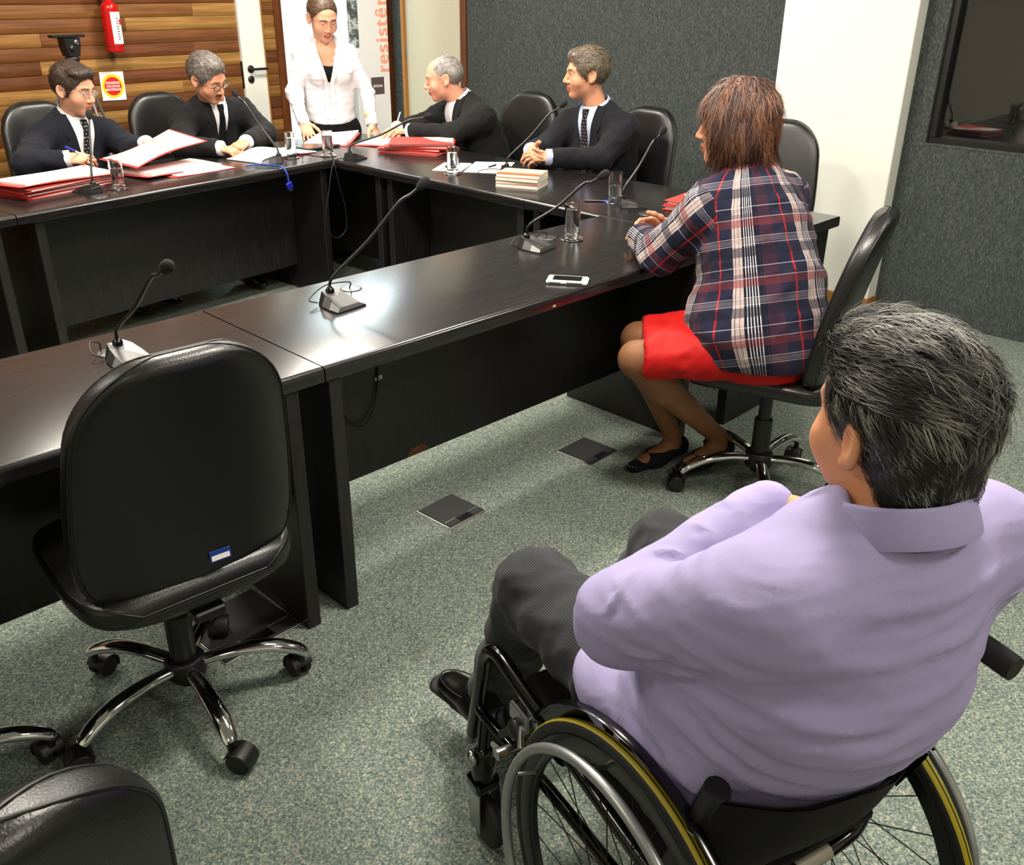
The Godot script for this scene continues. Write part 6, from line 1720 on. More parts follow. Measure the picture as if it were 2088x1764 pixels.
func plaid_tex() -> ImageTexture:
	var navy := Color(0.105, 0.115, 0.20); var dark := Color(0.065, 0.068, 0.12); var plum := Color(0.20, 0.12, 0.19); var beige := Color(0.66, 0.60, 0.59); var red := Color(0.58, 0.11, 0.13); var white := Color(0.80, 0.77, 0.78); var rust := Color(0.48, 0.17, 0.17)
	var n := 512
	var r := RandomNumberGenerator.new(); r.seed = 3
	return img_tex(n, n, func(x, y):
		var u := float(x) / n; var v := float(y) / n
		var thread: int = ((x / 2) + (y / 2)) % 2
		var c := navy
		# warp
		if u < 0.135: c = beige
		elif u < 0.40: c = dark if int((u - 0.135) * 40.0) % 2 == 0 else navy
		elif u < 0.60: c = plum
		for q in 5:
			if absf(u - (0.175 + q * 0.034)) < 0.0055: c = white
		if absf(u - 0.80) < 0.014: c = red
		if absf(u - 0.035) < 0.004 or absf(u - 0.09) < 0.003: c = plum
		# weft
		var w := c
		if v < 0.13: w = c.lerp(rust, 0.55)
		elif v < 0.22: w = c.lerp(plum, 0.4)
		elif v > 0.5 and v < 0.66: w = c.lerp(dark, 0.55)
		elif v > 0.72 and v < 0.80: w = c.lerp(beige, 0.42)
		for q in [0.14, 0.33, 0.70, 0.82]:
			if absf(v - q) < 0.006: w = c.lerp(white, 0.75)
		if thread == 0: c = c.lerp(w, 0.9)
		else: c = c.lerp(w, 0.75)
		return c * r.randf_range(0.93, 1.05))
func woman_in_plaid():
	var t := thing("person", "woman with short auburn hair in a plaid jacket and red skirt, seen from behind", "person")
	var F := Vector3(0.12, 0, -0.99).normalized()
	var up := Vector3.UP
	var P := {"F": F, "pel": Vector3(1.40, 0.555, 0.43), "wai": Vector3(1.425, 0.70, 0.39), "che": Vector3(1.46, 0.86, 0.315), "nek": Vector3(1.485, 1.045, 0.245),
		"sR": Vector3(1.655, 0.965, 0.30), "sL": Vector3(1.325, 0.965, 0.225), "eR": Vector3(1.72, 0.80, 0.02), "wR": Vector3(1.625, 0.80, -0.12),
		"eL": Vector3(1.315, 0.79, 0.055), "wL": Vector3(1.415, 0.80, -0.095), "skin": Color(0.78, 0.56, 0.44), "tw": 0.180, "dr": 0.76}
	var LF := Vector3(-0.62, 0, -0.78).normalized(); var LX := LF.cross(up)
	P.hR = P.pel + LX * 0.085; P.hL = P.pel - LX * 0.085
	P.kR = P.hR + LF * 0.40; P.kR.y = 0.515; P.kL = P.hL + LF * 0.41; P.kL.y = 0.51
	P.aL = Vector3(1.50, 0.115, 0.245); P.aR = Vector3(1.42, 0.10, 0.10)
	var hx := frame(Vector3(1.463, 1.195, 0.195), Vector3(-0.38, -0.05, -0.93), Vector3(0.02, 1, -0.10))
	var hands := [hand_field(P.wL, Vector3(0.75, 0.10, -0.60), Vector3(0.45, -0.55, -0.6), -1.0, [0.55, 0.6, 0.65, 0.7, 0.1], 0.92), hand_field(P.wR, Vector3(-0.55, 0.08, -0.75), Vector3(-0.7, -0.4, 0.2), 1.0, [0.6, 0.65, 0.7, 0.75, 0.05], 0.92)]
	var mb := MB.new(); body_base(P, mb)
	# stockinged legs
	var fl := Field.new()
	for s in ["R", "L"]:
		fl.cap(P["h" + s].lerp(P["k" + s], 0.5), P["k" + s], 0.072, 0.056, 0.03)
		var kn: Vector3 = P["k" + s]; var an: Vector3 = P["a" + s]
		var calf := kn.lerp(an, 0.33) + (an - kn).cross(LX).normalized() * -0.008
		fl.cap(kn, calf, 0.054, 0.055, 0.03); fl.cap(calf, an, 0.053, 0.031, 0.02)
		var fd := Vector3(-0.95, 0, -0.22).normalized()
		fl.flat(an + Vector3(0, -0.045, 0), an + fd * 0.13 + Vector3(0, -0.075, 0), 0.034, 0.030, Vector3.UP, 0.85, 0.02)
		fl.cap(an, an + Vector3(0, -0.05, 0), 0.031, 0.031, 0.02)
	var st := fl.mesh_into(mb, 0.008); var stock := lin(Color(0.50, 0.34, 0.23)); paint(mb, st, func(p): return stock)
	head_into(mb, hx, {"neck": P.nek, "skin": P.skin, "nose": 0.95, "fat": 0.004, "jaw": 1.0}, 0.0045)
	for h in hands: hand_into(mb, h, P.skin, 0.0032)
	part("body", mb.mesh(), M.skin, t)
	# jacket
	var f := Field.new(); torso(f, P, 0.014)
	f.flat(P.wai, P.pel + Vector3(0.0, -0.03, 0.0), 0.192, 0.232, F, 0.88, 0.06)
	arm(f, P.sR, P.eR, P.wR, 0.012, 0.062, 0.053, 0.038); arm(f, P.sL, P.eL, P.wL, 0.012, 0.062, 0.053, 0.038)
	f.ell(P.pel + LF * 0.10 - LX * 0.02 + up * 0.07, Vector3(0.20, 0.13, 0.16), 0.06, 0, Basis(LX, up, -LF))
	cut_cuffs(f, P)
	f.cap(P.nek + up * 0.09, P.nek + up * 0.012, 0.075, 0.055, 0.01, 1)
	f.plane(P.pel + Vector3(0, -0.03, 0), Vector3(0.0, -1, 0), 0.006)
	var mj := MB.new(); f.mesh_into(mj, 0.0095); ripple(mj, 0, 0.010, 5.0, 13, Vector3(1, 1.2, 1))
	var pm := cloth(Color(1, 1, 1), 0.9, 0.1); pm.albedo_texture = plaid_tex(); pm.uv1_scale = Vector3(1.0 / 0.175, 1.0 / 0.18, 1)
	var jk := part("jacket", wrap_uv(mj, [[P.pel, P.nek + up * 0.05, -F, 0.15, 0.012, 0.85], [P.sR, P.eR, Vector3(1, 0, 0), 0.055, 0.03, 1.0], [P.eR, P.wR, Vector3(0, 1, 0), 0.045, 0.0, 1.0], [P.sL.lerp(P.eL, 0.12), P.eL, Vector3(-1, 0, 0), 0.055, 0.0, 1.0], [P.eL, P.wL, Vector3(-1, 0, 0), 0.045, 0.02, 1.0]]), pm, t)
	part("collar", collar_mesh(P.nek + up * 0.012, up, F, 0.066, 0.030, 0.6, 0.03), mat(Color(0.10, 0.10, 0.17), 0.9), t)
	# skirt
	var fs := Field.new()
	fs.flat(P.pel + Vector3(0, 0.03, 0), P.pel - Vector3(0, 0.03, 0), 0.15, 0.185, LF, 0.85, 0.04)
	for s in ["R", "L"]: fs.cap(P["h" + s], P["h" + s].lerp(P["k" + s], 0.93), 0.098, 0.080, 0.05)
	fs.flat(P.hR.lerp(P.hL, 0.5), P.kR.lerp(P.kL, 0.5) - LF * 0.04, 0.165, 0.145, Vector3.UP, 0.52, 0.05)
	fs.plane(P.kR.lerp(P.kL, 0.5) - LF * 0.015, LF, 0.012)
	fs.plane(Vector3(0, 0.462, 0), Vector3.DOWN, 0.03)
	var mk := MB.new(); fs.mesh_into(mk, 0.010); ripple(mk, 0, 0.005, 8.0, 4)
	part("skirt", mk.mesh(), cloth(Color(0.66, 0.065, 0.06), 0.6, 0.15), t)
	# shoes with small studs
	var navy := cloth(Color(0.045, 0.05, 0.085), 0.8, 0.3)
	for s in ["L", "R"]:
		var an: Vector3 = P["a" + s]; var fd := Vector3(-0.95, 0, -0.22).normalized(); var base := Vector3(an.x, an.y - 0.105, an.z)
		var ff := Field.new()
		ff.flat(base + fd * -0.035 + Vector3(0, 0.055, 0), base + fd * 0.08 + Vector3(0, 0.035, 0), 0.040, 0.041, Vector3.UP, 0.95, 0.03)
		ff.flat(base + fd * 0.08 + Vector3(0, 0.028, 0), base + fd * 0.175 + Vector3(0, 0.020, 0), 0.041, 0.030, Vector3.UP, 0.62, 0.03)
		ff.ell(base + fd * 0.045 + Vector3(0, 0.085, 0), Vector3(0.075, 0.040, 0.034), 0.006, 1, Basis(fd, Vector3.UP, fd.cross(Vector3.UP)))
		ff.plane(base + Vector3(0, 0.004, 0), Vector3.DOWN, 0.004)
		var ms := MB.new(); ff.mesh_into(ms, 0.006)
		var so := part("shoe", ms.mesh(), navy, t)
		var sd := MB.new(); var sx := fd.cross(Vector3.UP)
		for k in 6: sd.ellipsoid(base + fd * (-0.065 + k * 0.014) + sx * -0.041 * (0.75 if k == 0 else 1.0) + Vector3(0, 0.030, 0), Vector3(0.003, 0.003, 0.003), 6, 4)
		for k in 6:
			var a := -0.9 + k * 0.36
			sd.ellipsoid(base + fd * (0.155 + 0.045 * cos(a)) + sx * 0.028 * sin(a) + Vector3(0, 0.031, 0), Vector3(0.003, 0.003, 0.003), 6, 4)
		part("studs", sd.mesh(), M.steel, so)
	part("bracelet", lathe_mesh([Vector2(0.031, -0.004), Vector2(0.034, -0.002), Vector2(0.034, 0.002), Vector2(0.031, 0.004)], 24, P.wL + (P.wL - P.eL).normalized() * 0.022, (P.wL - P.eL)), mat(Color(0.85, 0.65, 0.3), 0.25, 1.0), t)
	# bobbed hair with loose locks
	var ho := {"th": 0.024, "line": 0.07, "col": Color(0.20, 0.10, 0.065), "col2": Color(0.42, 0.25, 0.17), "nape": -0.135, "amp": 0.006, "seed": 15, "streak": Vector3(0.9, 0.22, 0.9),
		"add": [[Vector3(0, -0.035, 0.045), Vector3(0.098, 0.085, 0.085), 0.04], [Vector3(0.06, -0.03, 0.0), Vector3(0.045, 0.07, 0.06), 0.04], [Vector3(-0.06, -0.03, 0.0), Vector3(0.045, 0.07, 0.06), 0.04], [Vector3(0, -0.10, 0.085), Vector3(0.06, 0.06, 0.045), 0.03]]}
	var hf := Field.new()
	hf.ell(Vector3(0, 0.040, 0.020), Vector3(0.100, 0.108, 0.118), 0.02)
	for e in ho.add: hf.ell(e[0], e[1], e[2])
	hf.ell(Vector3(0, -0.045, -0.115), Vector3(0.072, 0.115, 0.075), 0.012, 1)
	hf.plane(Vector3(0, -0.135, 0.06), Vector3(0, -1, -0.25), 0.02)
	var hm := MB.new(); hf.mesh_into(hm, 0.006)
	var nn := FastNoiseLite.new(); nn.seed = 15; nn.frequency = 42.0
	for q in hm.v.size(): hm.v[q] += hm.n[q] * nn.get_noise_3dv(hm.v[q] * Vector3(1, 0.25, 1)) * 0.007
	renormal(hm, 0)
	var ca := lin(Color(0.20, 0.105, 0.07)); var cb := lin(Color(0.34, 0.20, 0.14))
	paint(hm, 0, func(p: Vector3) -> Color: return ca.lerp(cb, clampf(0.5 + nn.get_noise_3dv(p * Vector3(1.4, 0.3, 1.4)) * 1.2, 0, 1)))
	var nv := hm.v.size()
	var hd0 := lin(Color(0.20, 0.105, 0.07)); var hd1 := lin(Color(0.50, 0.325, 0.235))
	strands(hm, func(r: RandomNumberGenerator):
		var q := r.randi() % nv
		var p := hm.v[q]; var nr := hm.n[q]
		var crown := Vector3(0, 0.145, 0.03)
		var d := (p - crown); d = Vector3(d.x * 0.6, minf(d.y, -0.02) - 0.06, d.z * 0.6)
		d = (d - nr * d.dot(nr)).normalized()
		d = (d + Vector3(r.randfn(), r.randfn(), r.randfn()) * 0.20 + nr * 0.14).normalized()
		var w := clampf(0.35 + nn.get_noise_3dv(p * Vector3(0.55, 0.12, 0.55)) * 1.5 + r.randfn() * 0.22, 0, 1)
		return [p, d, nr, Vector3(0, -0.30, 0) + nr * (0.25 if p.y < -0.05 else -0.3), hd0.lerp(hd1, w)], 7000, 0.055, 0.0014, 21, [lin(Color(0.66, 0.44, 0.33)), lin(Color(0.54, 0.33, 0.23)), lin(Color(0.42, 0.24, 0.16)), lin(Color(0.74, 0.54, 0.42)), lin(Color(0.34, 0.18, 0.12))])
	hm.turn(hx)
	part("hair", hm.mesh(), M.hair, t)

func man_in_wheelchair():
	var t := thing("person", "man in a lilac shirt with arms folded, sitting in the wheelchair", "person")
	var O := Vector3(-0.1818, 0, 1.3191); var Fw := Vector3(0.27732, 0, -0.96077); var L := Vector3(0.96077, 0, 0.27732); var up := Vector3.UP
	var q := func(l: float, h: float, f: float) -> Vector3: return O + L * l + Fw * f + up * h
	var P := {"F": Fw, "pel": q.call(0.02, 0.545, 0.005), "wai": q.call(0.02, 0.67, -0.035), "che": q.call(0.03, 0.82, -0.115), "nek": q.call(0.035, 0.980, -0.165),
		"sR": q.call(0.225, 0.925, -0.155), "sL": q.call(-0.135, 0.925, -0.125), "eR": q.call(0.285, 0.77, 0.09), "wR": q.call(0.01, 0.76, 0.14),
		"eL": q.call(-0.190, 0.790, 0.085), "wL": q.call(0.075, 0.885, 0.092), "hR": q.call(0.11, 0.545, 0.0), "hL": q.call(-0.07, 0.545, 0.0),
		"kR": q.call(0.215, 0.565, 0.46), "kL": q.call(-0.09, 0.565, 0.47), "aR": q.call(0.19, 0.235, 0.62), "aL": q.call(-0.10, 0.235, 0.60),
		"skin": Color(0.80, 0.57, 0.42), "tw": 0.182, "dr": 0.74}
	var hx := frame(q.call(0.052, 1.120, -0.115), Vector3(0.40, -0.03, -0.91), Vector3(-0.03, 1, -0.02))
	var hands := [hand_field(P.wL, (q.call(0.20, 0.88, 0.0) - P.wL), Vector3(-0.25, -0.35, 0.9), -1.0, [0.25, 0.25, 0.3, 0.3, 1.2], 1.0, 0.6, 0.10, 0.005), hand_field(P.wR, (q.call(-0.10, 0.73, 0.08) - P.wR), Vector3(0.2, 0.1, 0.95), 1.0, [0.1, 0.15, 0.2, 0.2, 0.3], 1.0, 0.6, 0.10, 0.005)]
	var mb := MB.new(); body_base(P, mb)
	head_into(mb, hx, {"neck": P.nek + Vector3(0, -0.02, 0), "skin": P.skin, "nose": 1.0, "fat": 0.006, "jaw": 1.1}, 0.0034)
	for h in hands: hand_into(mb, h, P.skin, 0.0040)
	part("body", mb.mesh(), M.skin, t)
	# shirt
	var f := Field.new(); torso(f, P, 0.014)
	f.ell(P.wai + Fw * 0.05, Vector3(0.175, 0.16, 0.15), 0.06, 0, Basis(L, up, -Fw))
	f.flat(P.wai, P.pel + Vector3(0, -0.02, 0) + Fw * 0.02, 0.182, 0.185, Fw, 0.74, 0.05)
	arm(f, P.sR, P.eR, P.wR, 0.010, 0.062, 0.050, 0.035); arm(f, P.sL, P.eL, P.wL, 0.010, 0.062, 0.050, 0.035)
	f.ell(P.pel - L * 0.13 + Fw * 0.13 + Vector3(0, 0.045, 0), Vector3(0.085, 0.06, 0.12), 0.05, 0, Basis(L, up, -Fw))
	f.cap(P.nek + up * 0.10, P.nek + up * 0.015, 0.08, 0.058, 0.01, 1)
	f.plane(P.pel + Vector3(0, -0.055, 0), Vector3(0, -1, 0), 0.01)
	var ms := MB.new(); f.mesh_into(ms, 0.0078)
	ripple(ms, 0, 0.007, 4.5, 17, Vector3(0.6, 1.8, 0.6)); ripple(ms, 0, 0.0022, 11.0, 18, Vector3(0.5, 2.0, 0.5))
	var lil := bump(tri(cloth(Color(0.605, 0.575, 0.73), 0.85, 0.15), null, Vector3(10, 10, 10)), M.weave, 0.02)
	for cr in [[[-0.17, 0.83, -0.10], [-0.12, 0.80, -0.20], [-0.02, 0.805, -0.27], 0.009, 0.006], [[-0.17, 0.79, -0.08], [-0.10, 0.75, -0.20], [0.01, 0.745, -0.25], 0.010, 0.006], [[-0.165, 0.76, -0.06], [-0.10, 0.705, -0.18], [0.01, 0.69, -0.22], 0.010, 0.007], [[-0.16, 0.72, -0.03], [-0.08, 0.66, -0.16], [0.04, 0.645, -0.20], 0.010, 0.006], [[-0.15, 0.67, 0.0], [-0.12, 0.61, -0.08], [-0.06, 0.58, -0.14], 0.011, 0.007],
		[[0.22, 0.86, -0.20], [0.12, 0.83, -0.27], [0.0, 0.835, -0.29], 0.010, 0.004], [[0.22, 0.80, -0.18], [0.14, 0.77, -0.25], [0.03, 0.775, -0.28], 0.010, 0.005], [[0.21, 0.73, -0.14], [0.12, 0.70, -0.22], [0.03, 0.72, -0.24], 0.010, 0.005],
		[[-0.22, 0.82, 0.06], [-0.18, 0.845, 0.03], [-0.14, 0.87, 0.02], 0.007, 0.006], [[-0.23, 0.79, 0.03], [-0.20, 0.82, -0.01], [-0.17, 0.86, -0.03], 0.007, 0.005], [[-0.20, 0.765, 0.05], [-0.19, 0.79, -0.03], [-0.17, 0.84, -0.09], 0.008, 0.006], [[-0.22, 0.80, -0.01], [-0.20, 0.83, -0.07], [-0.16, 0.89, -0.11], 0.008, 0.004],
		[[-0.13, 0.86, 0.11], [-0.11, 0.885, 0.08], [-0.10, 0.86, 0.05], 0.006, 0.006], [[-0.06, 0.87, 0.12], [-0.05, 0.90, 0.09], [-0.05, 0.87, 0.05], 0.006, 0.006], [[0.0, 0.88, 0.13], [0.01, 0.92, 0.10], [0.0, 0.88, 0.06], 0.006, 0.005],
		[[-0.14, 0.60, 0.10], [-0.16, 0.56, 0.02], [-0.15, 0.53, -0.08], 0.010, 0.007], [[-0.12, 0.64, 0.12], [-0.17, 0.60, 0.03], [-0.14, 0.60, -0.06], 0.010, 0.006]]:
		var cp := []
		for k in 3: cp.append(q.call(cr[k][0], cr[k][1], cr[k][2]))
		crease(ms, 0, snap_path(f, cp, 4), cr[3], cr[4])
	renormal(ms, 0)
	var sh := part("shirt", ms.mesh(), lil, t)
	# armhole seam of the left sleeve
	var ring := []
	var sc: Vector3 = P.sL.lerp(P.eL, 0.16); var sa: Vector3 = (P.eL - P.sL).normalized(); var s1 := sa.cross(up).normalized(); var s2 := sa.cross(s1)
	for k in 17:
		var a := lerpf(-0.6, PI + 0.6, k / 16.0)
		ring.append(snap(f, sc - s1 * cos(a) * 0.08 - s2 * sin(a) * 0.08))
	part("sleeve_seam", tube_mesh(ring, 0.0016, 6), lil, sh)
	part("collar", collar_mesh(P.nek + up * 0.030 + Fw * 0.005, up + Fw * 0.22, Fw, 0.071, 0.046, 0.5, 0.03), lil, sh)
	# yoke seam and cuff
	var seam := []
	var ls := f.all()
	for k in 25:
		var x := lerpf(-0.155, 0.235, k / 24.0)
		var p: Vector3 = q.call(x + 0.0, 0.905 - 0.02 * sin(k / 24.0 * PI), -0.5)
		for s in 60:
			var d := f.ev(p, ls)
			if d < 0.001: break
			p += Fw * d * 0.8
		seam.append(p)
	part("yoke_seam", tube_mesh(seam, 0.0028, 6), lil, sh)
	var cd: Vector3 = (P.wL - P.eL).normalized()
	var cb := MB.new(); cb.tube([P.wL - cd * 0.05, P.wL + cd * 0.0, P.wL + cd * 0.002], [0.050, 0.044, 0.036], 22)
	part("cuff", cb.mesh(), lil, sh)
	# pin-striped trousers
	var ft := Field.new()
	for s in ["R", "L"]:
		ft.cap(P["h" + s], P["k" + s], 0.100, 0.074, 0.05); ft.cap(P["k" + s], P["a" + s], 0.070, 0.058, 0.025)
	ft.cap(P.hR, P.hL, 0.115, 0.115, 0.05)
	var mt := MB.new(); ft.mesh_into(mt, 0.010); ripple(mt, 0, 0.010, 7.0, 23, Vector3(1, 1, 1))
	var ps := cloth(Color(1, 1, 1), 0.85, 0.15)
	ps.albedo_texture = img_tex(64, 8, func(x, y): return Color(0.145, 0.150, 0.158) if x % 32 > 6 else Color(0.27, 0.275, 0.29))
	ps.uv1_scale = Vector3(1.0 / 0.0085, 10, 1)
	part("trousers", wrap_uv(mt, [[P.hR, P.kR, up, 0.09, 0.0, 1.0], [P.hL, P.kL, up, 0.09, 0.0, 1.0], [P.kR, P.aR, Fw, 0.065, 0.0, 1.0], [P.kL, P.aL, Fw, 0.065, 0.0, 1.0]]), ps, t)
	# black leather shoes on the footrest
	for s in ["L", "R"]:
		var an: Vector3 = P["a" + s]; var fd: Vector3 = (Fw * 0.95 - L * 0.22 * (1.0 if s == "L" else -0.4)).normalized(); var sx := fd.cross(up)
		var bs := Vector3(an.x, 0.125, an.z) - fd * 0.02
		var ff := Field.new()
		ff.flat(bs - fd * 0.045 + up * 0.035, bs + fd * 0.07 + up * 0.032, 0.036, 0.044, up, 0.9, 0.03)
		ff.flat(bs + fd * 0.07 + up * 0.028, bs + fd * 0.178 + up * 0.020, 0.046, 0.036, up, 0.6, 0.03)
		ff.cap(bs - fd * 0.015 + up * 0.05, bs - fd * 0.015 + up * 0.095, 0.038, 0.042, 0.03)
		ff.plane(bs + up * 0.004, Vector3.DOWN, 0.003)
		var mm := MB.new(); ff.mesh_into(mm, 0.006)
		var so := part("shoe", mm.mesh(), mat(Color(0.03, 0.027, 0.027), 0.24), t)
		var wl := []
		for k in 25:
			var a := lerpf(-2.3, 2.3, k / 24.0)
			wl.append(bs + fd * (0.125 + 0.085 * cos(a)) + sx * 0.036 * sin(a) + up * (0.046 - 0.010 * cos(a)))
		part("welt_seam", tube_mesh(wl, 0.0018, 6), M.black_plastic, so)
		var fsole := Field.new()
		fsole.flat(bs - fd * 0.05 + up * 0.004, bs + fd * 0.20 + up * 0.004, 0.041, 0.042, up, 0.2, 0.02)
		var msl := MB.new(); fsole.mesh_into(msl, 0.007)
		part("sole", msl.mesh(), M.rubber, so)
	# short dark hair, greying on top and at the temple, combed back in waves
	var hf := Field.new()
	hf.ell(Vector3(0, 0.038, 0.020), Vector3(0.0855, 0.098, 0.108), 0.02)
	hf.ell(Vector3(0, 0.098, -0.035), Vector3(0.060, 0.030, 0.060), 0.03)
	hf.ell(Vector3(0, -0.045, 0.062), Vector3(0.066, 0.065, 0.050), 0.03)
	hf.ell(Vector3(0, -0.045, -0.105), Vector3(0.092, 0.112, 0.088), 0.008, 1)
	hf.ell(Vector3(0, -0.115, -0.045), Vector3(0.12, 0.10, 0.085), 0.008, 1)
	for s in [-1.0, 1.0]: hf.ell(Vector3(s * 0.095, -0.010, 0.014), Vector3(0.032, 0.040, 0.024), 0.008, 1)
	hf.plane(Vector3(0, -0.110, 0.08), Vector3(0, -1, -0.2), 0.012)
	var hm := MB.new(); hf.mesh_into(hm, 0.0042)
	var nn := FastNoiseLite.new(); nn.seed = 31; nn.frequency = 34.0
	for k in hm.v.size():
		var p := hm.v[k]
		hm.v[k] += hm.n[k] * nn.get_noise_3dv(p * Vector3(1.5, 0.6, 0.45)) * 0.0045 * smoothstep(-0.02, 0.09, p.y)
	renormal(hm, 0)
	var ca := lin(Color(0.075, 0.068, 0.06)); var cb2 := lin(Color(0.30, 0.29, 0.26))
	paint(hm, 0, func(p: Vector3) -> Color: return ca.lerp(cb2, clampf(nn.get_noise_3dv(p * 2.0) * 0.8, 0, 1)))
	var nv := hm.v.size()
	var grey := [lin(Color(0.76, 0.76, 0.71)), lin(Color(0.60, 0.59, 0.54)), lin(Color(0.30, 0.28, 0.24)), lin(Color(0.16, 0.15, 0.13)), lin(Color(0.45, 0.43, 0.39))]
	var g0 := lin(Color(0.10, 0.093, 0.083)); var g1 := lin(Color(0.62, 0.62, 0.58))
	var dk := [lin(Color(0.06, 0.055, 0.05)), lin(Color(0.045, 0.04, 0.038)), lin(Color(0.09, 0.085, 0.08))]
	var comb := func(p: Vector3, nr: Vector3, r: RandomNumberGenerator) -> Vector3:
		var wv := nn.get_noise_3dv(p * Vector3(0.7, 0.7, 0.7) + Vector3(5, 2, 1))
		var d: Vector3
		if p.y > 0.055: d = Vector3(0.55 * signf(p.x + 0.02) * wv * 2.0 + 0.15, 0.05, 1.0)
		else: d = Vector3(0.0, -0.75, 0.75 if absf(p.x) > 0.03 else 0.2)
		d = d - nr * d.dot(nr)
		return (d.normalized() + Vector3(r.randfn(), r.randfn(), r.randfn()) * 0.13 + nr * 0.14).normalized()
	strands(hm, func(r: RandomNumberGenerator):
		var k := r.randi() % nv
		var p := hm.v[k]
		if p.y < 0.045 + r.randfn() * 0.02: return []
		var nr := hm.n[k]
		var w := clampf(0.10 + nn.get_noise_3dv(p * Vector3(1.3, 0.5, 0.4)) * 1.2 + r.randfn() * 0.15, 0, 1)
		return [p, comb.call(p, nr, r), nr, nr * -0.22, g0.lerp(g1, w)], 9000, 0.036, 0.0009, 41, grey)
	strands(hm, func(r: RandomNumberGenerator):
		var k := r.randi() % nv
		var p := hm.v[k]
		if p.y > 0.06 + r.randfn() * 0.015: return []
		var nr := hm.n[k]
		var w := clampf(0.10 + nn.get_noise_3dv(p * Vector3(1.3, 0.5, 0.4)) * 1.2 + r.randfn() * 0.15, 0, 1)
		return [p, comb.call(p, nr, r), nr, nr * -0.3, g0.lerp(g1, w)], 9000, 0.014, 0.0006, 42, dk)
	strands(hm, func(r: RandomNumberGenerator):
		var k := r.randi() % nv
		var p := hm.v[k]
		if p.z > 0.0 or p.y > 0.07 or p.y < -0.03: return []
		var nr := hm.n[k]
		return [p, comb.call(p, nr, r), nr, nr * -0.3], 1, 0.016, 0.0006, 43, [g0, g1])
	hm.turn(hx)
	part("hair", hm.mesh(), M.hair, t)

